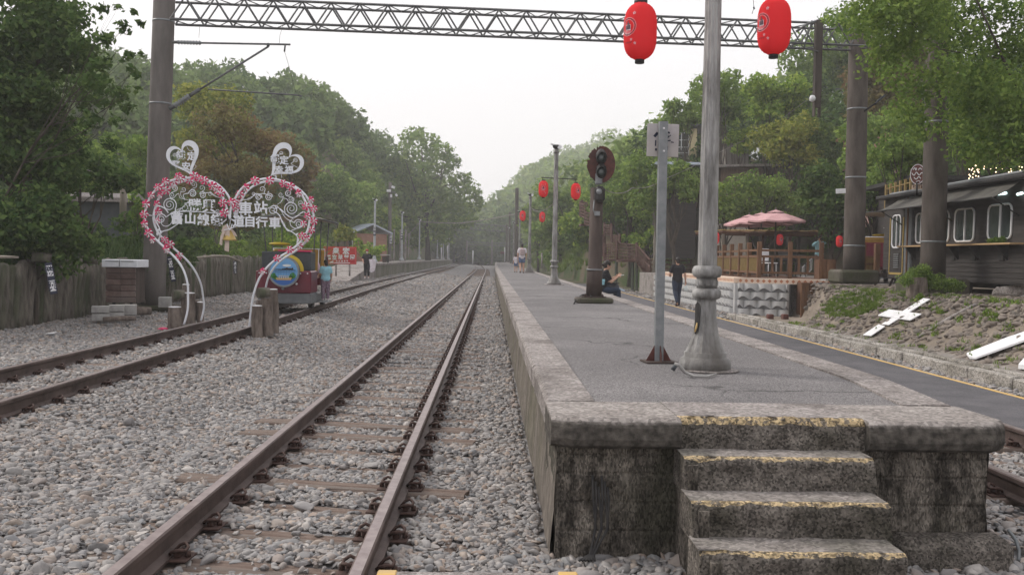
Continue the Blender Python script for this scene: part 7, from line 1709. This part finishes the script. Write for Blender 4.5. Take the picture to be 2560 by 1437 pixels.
def person(label, feet, rz, H, J, top, bottom, hair=mHair, hairlen=.0, shoes=mShoe, sleeve=.55, legs='long', cap=None, mask=False, capm=None, group=None, bulk=1.0, bun=False):
    """J: joint positions in metres of a 1.70 m figure facing +Y, origin between the feet"""
    T = thing('person', label, 'person', feet, group or 'people on the platforms, path and trains', rz=rz); k = H/1.70
    T.scale = (k, k, k)
    D = dict(pelvis=(0,0,.94), waist=(0,.0,1.08), chest=(0,.0,1.27), neck=(0,-.01,1.44), head=(0,.01,1.585),
             hipL=(-.09,0,.90), kneeL=(-.10,.02,.48), ankL=(-.10,-.01,.08), toeL=(-.115,.15,.03), hipR=(.09,0,.90), kneeR=(.10,.02,.48), ankR=(.10,-.01,.08), toeR=(.115,.15,.03),
             shL=(-.175,-.01,1.385), elL=(-.225,-.03,1.10), wrL=(-.235,.04,.86), shR=(.175,-.01,1.385), elR=(.225,-.03,1.10), wrR=(.235,.04,.86), look=(0,1,0))
    D.update(J); V3 = {q: Vector(v) for q, v in D.items()}
    look = V3['look'].normalized(); b = MB(); up = Vector((0,0,1)); side = look.cross(up).normalized(); hup = side.cross(look).normalized()
    R = Matrix((side, look, hup)).transposed(); hd = V3['head']
    def limb(mb, a, c, r0, r1, n=10, ext=0): 
        a, c = Vector(a), Vector(c); d = (c-a).normalized(); mb.tube([a-d*r0*.5, a, a.lerp(c, .3), c, c+d*r1*.5], [r0*.75, r0, lerp(r0, r1, .25)*1.04, r1, r1*.7], n)
    bk = bulk
    # torso
    def torso(mb, g):
        P_ = [V3['pelvis']-Vector((0,0,.06)), V3['pelvis'], V3['waist'], V3['chest'], V3['neck']-Vector((0,0,.07)), V3['neck']-Vector((0,0,.02))]
        wx = [.135*bk, .158*bk, .130*bk, .165*bk, .150*bk, .07]; wy = [.62]*6
        sd = (V3['shR']-V3['shL']).normalized()
        n = 16; vs = []
        for i, p in enumerate(P_):
            t = (P_[min(i+1, 5)]-P_[max(i-1, 0)]).normalized(); f = t.cross(sd).normalized(); s2 = f.cross(t).normalized()
            for j in range(n): a = 2*math.pi*j/n; vs.append(p+s2*math.cos(a)*(wx[i]+g)+f*math.sin(a)*(wx[i]*.66+g))
        mb.add(vs, [(i*n+j, i*n+(j+1) % n, (i+1)*n+(j+1) % n, (i+1)*n+j) for i in range(5) for j in range(n)]+[tuple(range(n))[::-1], tuple(5*n+j for j in range(n))])
        for s in ('L', 'R'): mb.ell(V3['sh'+s].lerp(V3['neck'], .12), (.066+g, .062+g, .060+g)); mb.tube([V3['neck']-Vector((0,0,.05)), V3['sh'+s]], [.062+g*.6, .058+g], 8)
    torso(b, -.006)
    b.tube([V3['neck']-Vector((0,0,.05)), V3['neck'], hd-hup*.03], [.062,.052,.055], 12)
    b.ell(hd+hup*.02+look*-.008, (.075,.092,.100), 16, 12, M=R); b.ell(hd-hup*.045+look*.022, (.056,.066,.062), 14, 10, M=R)
    b.ell(hd-hup*.010+look*.096, (.013,.018,.022), 8, 6, M=R)
    for s in (-1, 1): b.ell(hd+side*.076*s-hup*.008-look*.006, (.012,.020,.030), 8, 6, M=R)
    for s in ('L', 'R'):
        limb(b, V3['sh'+s], V3['el'+s], .048*bk, .038*bk); limb(b, V3['el'+s], V3['wr'+s], .040*bk, .026)
        limb(b, V3['hip'+s], V3['knee'+s], .080*bk, .054*bk); limb(b, V3['knee'+s], V3['ank'+s], .056*bk, .036)
        b.tube([V3['ank'+s]+Vector((0,-.02,-.02)), V3['ank'+s].lerp(V3['toe'+s], .6)-Vector((0,0,.005)), V3['toe'+s]], [.038,.036,.026], 8)
        # hand: palm, four fingers, thumb
        d = (V3['wr'+s]-V3['el'+s]).normalized(); sg = -1 if s == 'L' else 1
        pn = d.cross(Vector((0, 1, 0)) if abs(d.y) < .8 else Vector((sg, 0, 0))).normalized()*sg; fw = pn.cross(d).normalized()
        if D.get('grip'+s): pn = (Vector(D['grip'+s])-V3['wr'+s]).normalized()
        w = V3['wr'+s]; b.tube([w, w+d*.045, w+d*.085], [.026,.038,.036], 8, sq=.6)
        for q in range(4):
            o = fw*(.030-.020*q); L = (.062,.072,.067,.052)[q]; p0 = w+d*.082+o; p1 = p0+d*L*.45-pn*.008; p2 = p1+d*L*.30-pn*.018; p3 = p2+d*L*.12-pn*.020
            b.tube([p0-d*.02, p0, p1, p2, p3], [.0105,.0105,.0098,.009,.0075], 6)
        p0 = w+d*.035+fw*.032; b.tube([p0, p0+fw*.022+d*.022, p0+fw*.026+d*.050-pn*.008], [.014,.012,.009], 6)
    body = b.build('body', mSkin, T, world=False, fix=False); remesh(body, .0085)
    # clothes
    c = MB(); torso(c, .016)
    for s in ('L', 'R'):
        e = V3['sh'+s].lerp(V3['el'+s], min(1, sleeve/.55*.72) if sleeve < .9 else 1.0); limb(c, V3['sh'+s], e, .064*bk, .060*bk)
        if sleeve >= .9: limb(c, V3['el'+s], V3['el'+s].lerp(V3['wr'+s], .85), .052*bk, .040*bk)
    c.tube([V3['pelvis']-Vector((0,0,.10)), V3['pelvis']], [.150*bk,.168*bk], 14, sq=.72); remesh(c.build('top', top, T, world=False, fix=False), .013)
    c = MB(); c.ell(V3['pelvis']-Vector((0,0,.03)), (.155*bk,.118*bk,.10))
    for s in ('L', 'R'):
        if legs == 'short': limb(c, V3['hip'+s], V3['hip'+s].lerp(V3['knee'+s], .62), .098*bk, .092*bk)
        else:
            limb(c, V3['hip'+s], V3['knee'+s], .093*bk, .070*bk); limb(c, V3['knee'+s], V3['knee'+s].lerp(V3['ank'+s], .78 if legs == 'crop' else .96), .070*bk, .060)
    remesh(c.build('shorts' if legs == 'short' else 'trousers', bottom, T, world=False, fix=False), .013)
    for s in ('L', 'R'):
        c = MB(); a, t = V3['ank'+s], V3['toe'+s]; c.tube([a+(a-t)*.22-Vector((0,0,.025)), a-Vector((0,0,.022)), a.lerp(t, .6)-Vector((0,0,.008)), t, t+(t-a)*.12], [.036,.046,.046,.040,.022], 10, sq=.8); c.build('shoe', shoes, T, world=False)
    h = MB(); h.ell(hd+hup*.032-look*.018, (.086,.100,.100), 16, 12, M=R); h.ell(hd-hup*.025-look*.045, (.078,.062,.078), 14, 10, M=R)
    if hairlen: h.tube([hd-look*.05+hup*.02, hd-look*.07-hup*.10, hd-look*.06-hup*(.10+hairlen)], [.07,.075,.03], 12)
    if bun: h.ell(hd-look*.125-hup*.02, (.035,.035,.035), 10, 8)
    ho = h.build('hair', hair, T, world=False, fix=False); remesh(ho, .010)
    if capm: c = MB(); c.ell(hd+hup*.060-look*.005, (.092,.104,.082), 16, 10, M=R); c.box(hd+hup*.055+look*.12, (.13,.10,.012), M=R, bev=.004); c.build('cap', capm, T, world=False)
    e = MB()
    for s in (-1, 1): e.ell(hd+side*.030*s+hup*.018+look*.080, (.010,.006,.006), 8, 5, M=R)
    e.build('eyes', mBlack, T, world=False)
    m_ = MB()
    if mask: m_.ell(hd-hup*.040+look*.052, (.056,.050,.042), 12, 8, M=R); m_.build('mask', mMask, T, world=False)
    else: m_.ell(hd-hup*.050+look*.080, (.020,.008,.006), 10, 5, M=R); m_.build('mouth', M('lips', (.35,.12,.10)) if 'lips' not in bpy.data.materials else bpy.data.materials['lips'], T, world=False)
    return T
def wp(T, p): return Vector(T.location) + Matrix.Rotation(T.rotation_euler.z, 3, 'Z') @ (Vector(p)*T.scale.x)
# 1 man walking away along the path
g = GP(1692, 766, .058)
p1_ = person('man in black t-shirt and dark jeans walking away on the path', (g.x, g.y, .06), RAD(8), 1.60, dict(kneeL=(-.09,-.06,.50), ankL=(-.09,-.30,.16), toeL=(-.095,-.24,.04), kneeR=(.09,.10,.50), ankR=(.09,.08,.08), toeR=(.10,.23,.03), elL=(-.27,.0,1.12), wrL=(-.20,.20,1.06), elR=(.255,-.06,1.12), wrR=(.30,.0,.87), look=(-.15,1,-.12)), mTeeBlk, mJeans, bulk=1.16)
T = thing('plastic_bag', 'thin pale plastic bag hanging from the hand of the walking man', 'bag', wp(p1_, (.33,.03,.72))); c = wp(p1_, (.335,.03,.66)); mb = MB(); mb.tube([c+Vector((0,0,.11)), c+Vector((0,0,.07)), c+Vector((0,.01,0)), c-Vector((0,0,.10)), c-Vector((0,0,.13))], [.008,.03,.07,.075,.04], 10, sq=.5); mb.build('bag', mMask, T)
# 2 woman walking away on the platform
g = GP(1299, 680, PZ)
p2_ = person('person in white t-shirt and blue shorts walking away on the platform', (g.x, 53, PZ), RAD(4), m_px(73, 53), dict(kneeL=(-.09,.04,.50), ankL=(-.09,-.16,.12), toeL=(-.10,-.04,.03), kneeR=(.10,.04,.49), ankR=(.10,.05,.08), toeR=(.11,.20,.03), elL=(-.25,-.04,1.12), elR=(.25,-.04,1.12)), mWhiteT, mShortB, legs='short', shoes=mShoe, bulk=1.12)
c = wp(p2_, (0,-.16,1.22)); mb = MB(); mb.box(c, (.26,.12,.36), bev=.04); tag(mb.build('backpack', cloth('pale_backpack', (.36,.28,.28))), 'small pale backpack on the back of the person in blue shorts', 'backpack')
# small companion walking right in front of her
g2 = person('small child in pale clothes half hidden left of the person in blue shorts', (DP(1290, 676, 55).x, 55.5, PZ), 0, 1.05, dict(), mWhiteT, mShortB, legs='short', group=None)
# 3 person sitting on the platform edge with a phone
s0 = DP(1512, 728, 24.2)
p3_ = person('person in black t-shirt sitting on the platform edge holding a phone', (2.86, 24.2, PZ-.84), RAD(-82), 1.66, dict(pelvis=(0,0,.94), waist=(0,.03,1.07), chest=(0,.06,1.25), neck=(0,.10,1.42), head=(0,.15,1.56), shL=(-.175,.08,1.37), shR=(.175,.08,1.37), elL=(-.22,.20,1.13), wrL=(-.08,.40,1.26), elR=(.22,.20,1.13), wrR=(.05,.42,1.26), hipL=(-.09,.02,.90), kneeL=(-.12,.42,.90), ankL=(-.12,.46,.48), toeL=(-.12,.60,.42), hipR=(.09,.02,.90), kneeR=(.12,.42,.90), ankR=(.12,.44,.48), toeR=(.12,.58,.42), look=(0,1,-.25)), mTeeBlk, mJeans, bun=True, bulk=1.05)
mb = MB(); c = wp(p3_, (-.01,.53,1.30)); mb.box(c, (.15,.075,.012), ry=-.15, bev=.003); tag(mb.build('phone', mWhiteP), 'phone held in both hands by the seated person', 'phone')
c = GP(1521, 728, PZ); mb = MB(); vs = []
mb.box((c.x+.02, c.y-.0, PZ+.11), (.50,.26,.20), bev=.06, rz=.05); T = thing('grey_bag', 'grey shoulder bag lying beside the seated person', 'bag', (c.x, c.y, PZ)); mb.build('body', mBag, T); mb = MB(); mb.box((c.x+.02, c.y-.0, PZ+.22), (.50,.27,.03), bev=.012, rz=.05); mb.build('flap', mBlack, T); mb = MB(); mb.tube([(c.x-.2,c.y-.1,PZ+.22),(c.x-.05,c.y-.15,PZ+.12),(c.x+.12,c.y-.15,PZ+.14),(c.x+.25,c.y-.05,PZ+.22)], .012, 6); mb.build('strap', mBlack, T)
c = GP(1502, 726, PZ); mb = MB(); mb.box((c.x, c.y, PZ+.15), (.12,.16,.29), bev=.03); tag(mb.build('carrier_bag', cloth('pale_pink_plastic', (.55,.42,.50))), 'pale pink and white carrier bag between signal and grey bag', 'bag')
c = GP(1508, 712, PZ+.24); mb = MB(); mb.lathe((c.x-.02, c.y, PZ+.24), [(.05,0),(.06,.10),(.055,.13)], 12); tag(mb.build('cup', mAqua), 'pale turquoise cup on top of the grey bag', 'cup')
a = GP(1540, 727, PZ); mb = MB(); mb.grid(lambda u, v: (a.x-.06+.26*u+.05*v, a.y+.1*v-.05, PZ+.16*(1-u)**1.4*(1-.3*v)+.01+.012*math.sin(v*9)), 8, 8); o = mb.build('cloth', cloth('pale_blue_cloth', (.30,.42,.55)), fix=False); tag(o, 'pale blue cloth spread right of the grey bag', 'cloth')
# 4 person on the left ramp
p4y = 50.5; p = DP(917, 697, p4y); zr = lerp(.2, LZ, (p4y-46.5)/10.5)
p4_ = person('person in black with a red cap walking down the left ramp', (p.x, p4y, p.z+.02), RAD(180), m_px(72, p4y), dict(kneeL=(-.09,.06,.49), kneeR=(.10,.0,.49), elR=(.27,.0,1.12), wrR=(.20,.18,.98), elL=(-.26,-.02,1.10), wrL=(-.27,.02,.86)), mTeeBlk, mTeeBlk, capm=mRedCap, shoes=mShoeW, legs='crop', bulk=1.2, mask=True)
c = DP(930, 664, p4y-.25); mb = MB(); mb.grid(lambda u, v: (c.x+.34*(u-.5)*(1-.25*v)+.05*math.sin(v*3), c.y+.05*math.sin(u*7), c.z+.34-.72*v*(1-.25*abs(u-.4))), 8, 10); mb.grid(lambda u, v: (c.x+.34*(.5-u)*(1-.25*v)+.05*math.sin(v*3), c.y-.05-.04*math.cos(u*7), c.z+.34-.72*v*(1-.25*abs(.6-u))), 8, 10); tag(mb.build('jacket', mWhiteT, fix=False), 'white jacket carried over the arm by the person in black', 'jacket')
# 5 child on the side step of the train
cx_ = trackL(21.9)+.02; 
c5 = Vector((cx_+.74, 23.0, .29+.142))
p5_ = person('small child in aqua t-shirt and patterned trousers standing on the train step', tuple(c5), RAD(28), .98, dict(head=(0,.02,1.60), elL=(-.22,.02,1.12), wrL=(-.24,.20,1.0), elR=(.25,0,1.12), wrR=(.27,.12,.90), look=(-.2,1,-.2)), mAqua, mPatt, shoes=mShoeW, bulk=1.28, hairlen=.05)
# 6 seated passenger
p6_ = person('passenger in a pale pink shirt and mask sitting in the train', (cx_+.34, 23.15, -.02), RAD(180), 1.62, dict(hipL=(-.09,.02,.90), kneeL=(-.12,.42,.90), ankL=(-.12,.46,.48), toeL=(-.12,.60,.42), hipR=(.09,.02,.90), kneeR=(.12,.42,.90), ankR=(.12,.44,.48), toeR=(.12,.58,.42), elL=(-.24,.06,1.12), wrL=(-.16,.30,1.02), elR=(.24,.06,1.12), wrR=(.16,.30,1.02)), mPinkT, mJeans, mask=True, hairlen=.12)
# 7 person photographing on the deck
p = DP(2047, 690, 34.0)
p7_ = person('person in pale turquoise top and dark skirt photographing from the deck', (p.x, 34.0, DZ), RAD(175), 1.46, dict(elL=(-.29,.10,1.30), wrL=(-.07,.22,1.50), elR=(.29,.10,1.30), wrR=(.07,.22,1.50)), mAquaL, mBrownCl, sleeve=1.0, bulk=1.15, shoes=mShoeW)
mb = MB(); mb.box(wp(p7_, (0,.31,1.56)), (.13,.02,.07), bev=.004); tag(mb.build('phone', mBlack), 'phone raised to the face by the person on the deck', 'phone')
# ================================================================== HAZE
hz = MB(); hz.box((0, 260, 44), (760, 620, 94)); ho = hz.build('haze', bpy.data.materials.new('haze_air'), kind='stuff', label='pale humid haze in the valley')
hm = ho.data.materials[0]; hm.use_nodes = True; N = hm.node_tree.nodes; N.remove(N['Principled BSDF']); pv = N.new('ShaderNodeVolumePrincipled')
pv.inputs['Color'].default_value = (.98, .98, 1.0, 1); pv.inputs['Density'].default_value = .0013; pv.inputs['Anisotropy'].default_value = .2
hm.node_tree.links.new(pv.outputs[0], N['Material Output'].inputs['Volume'])
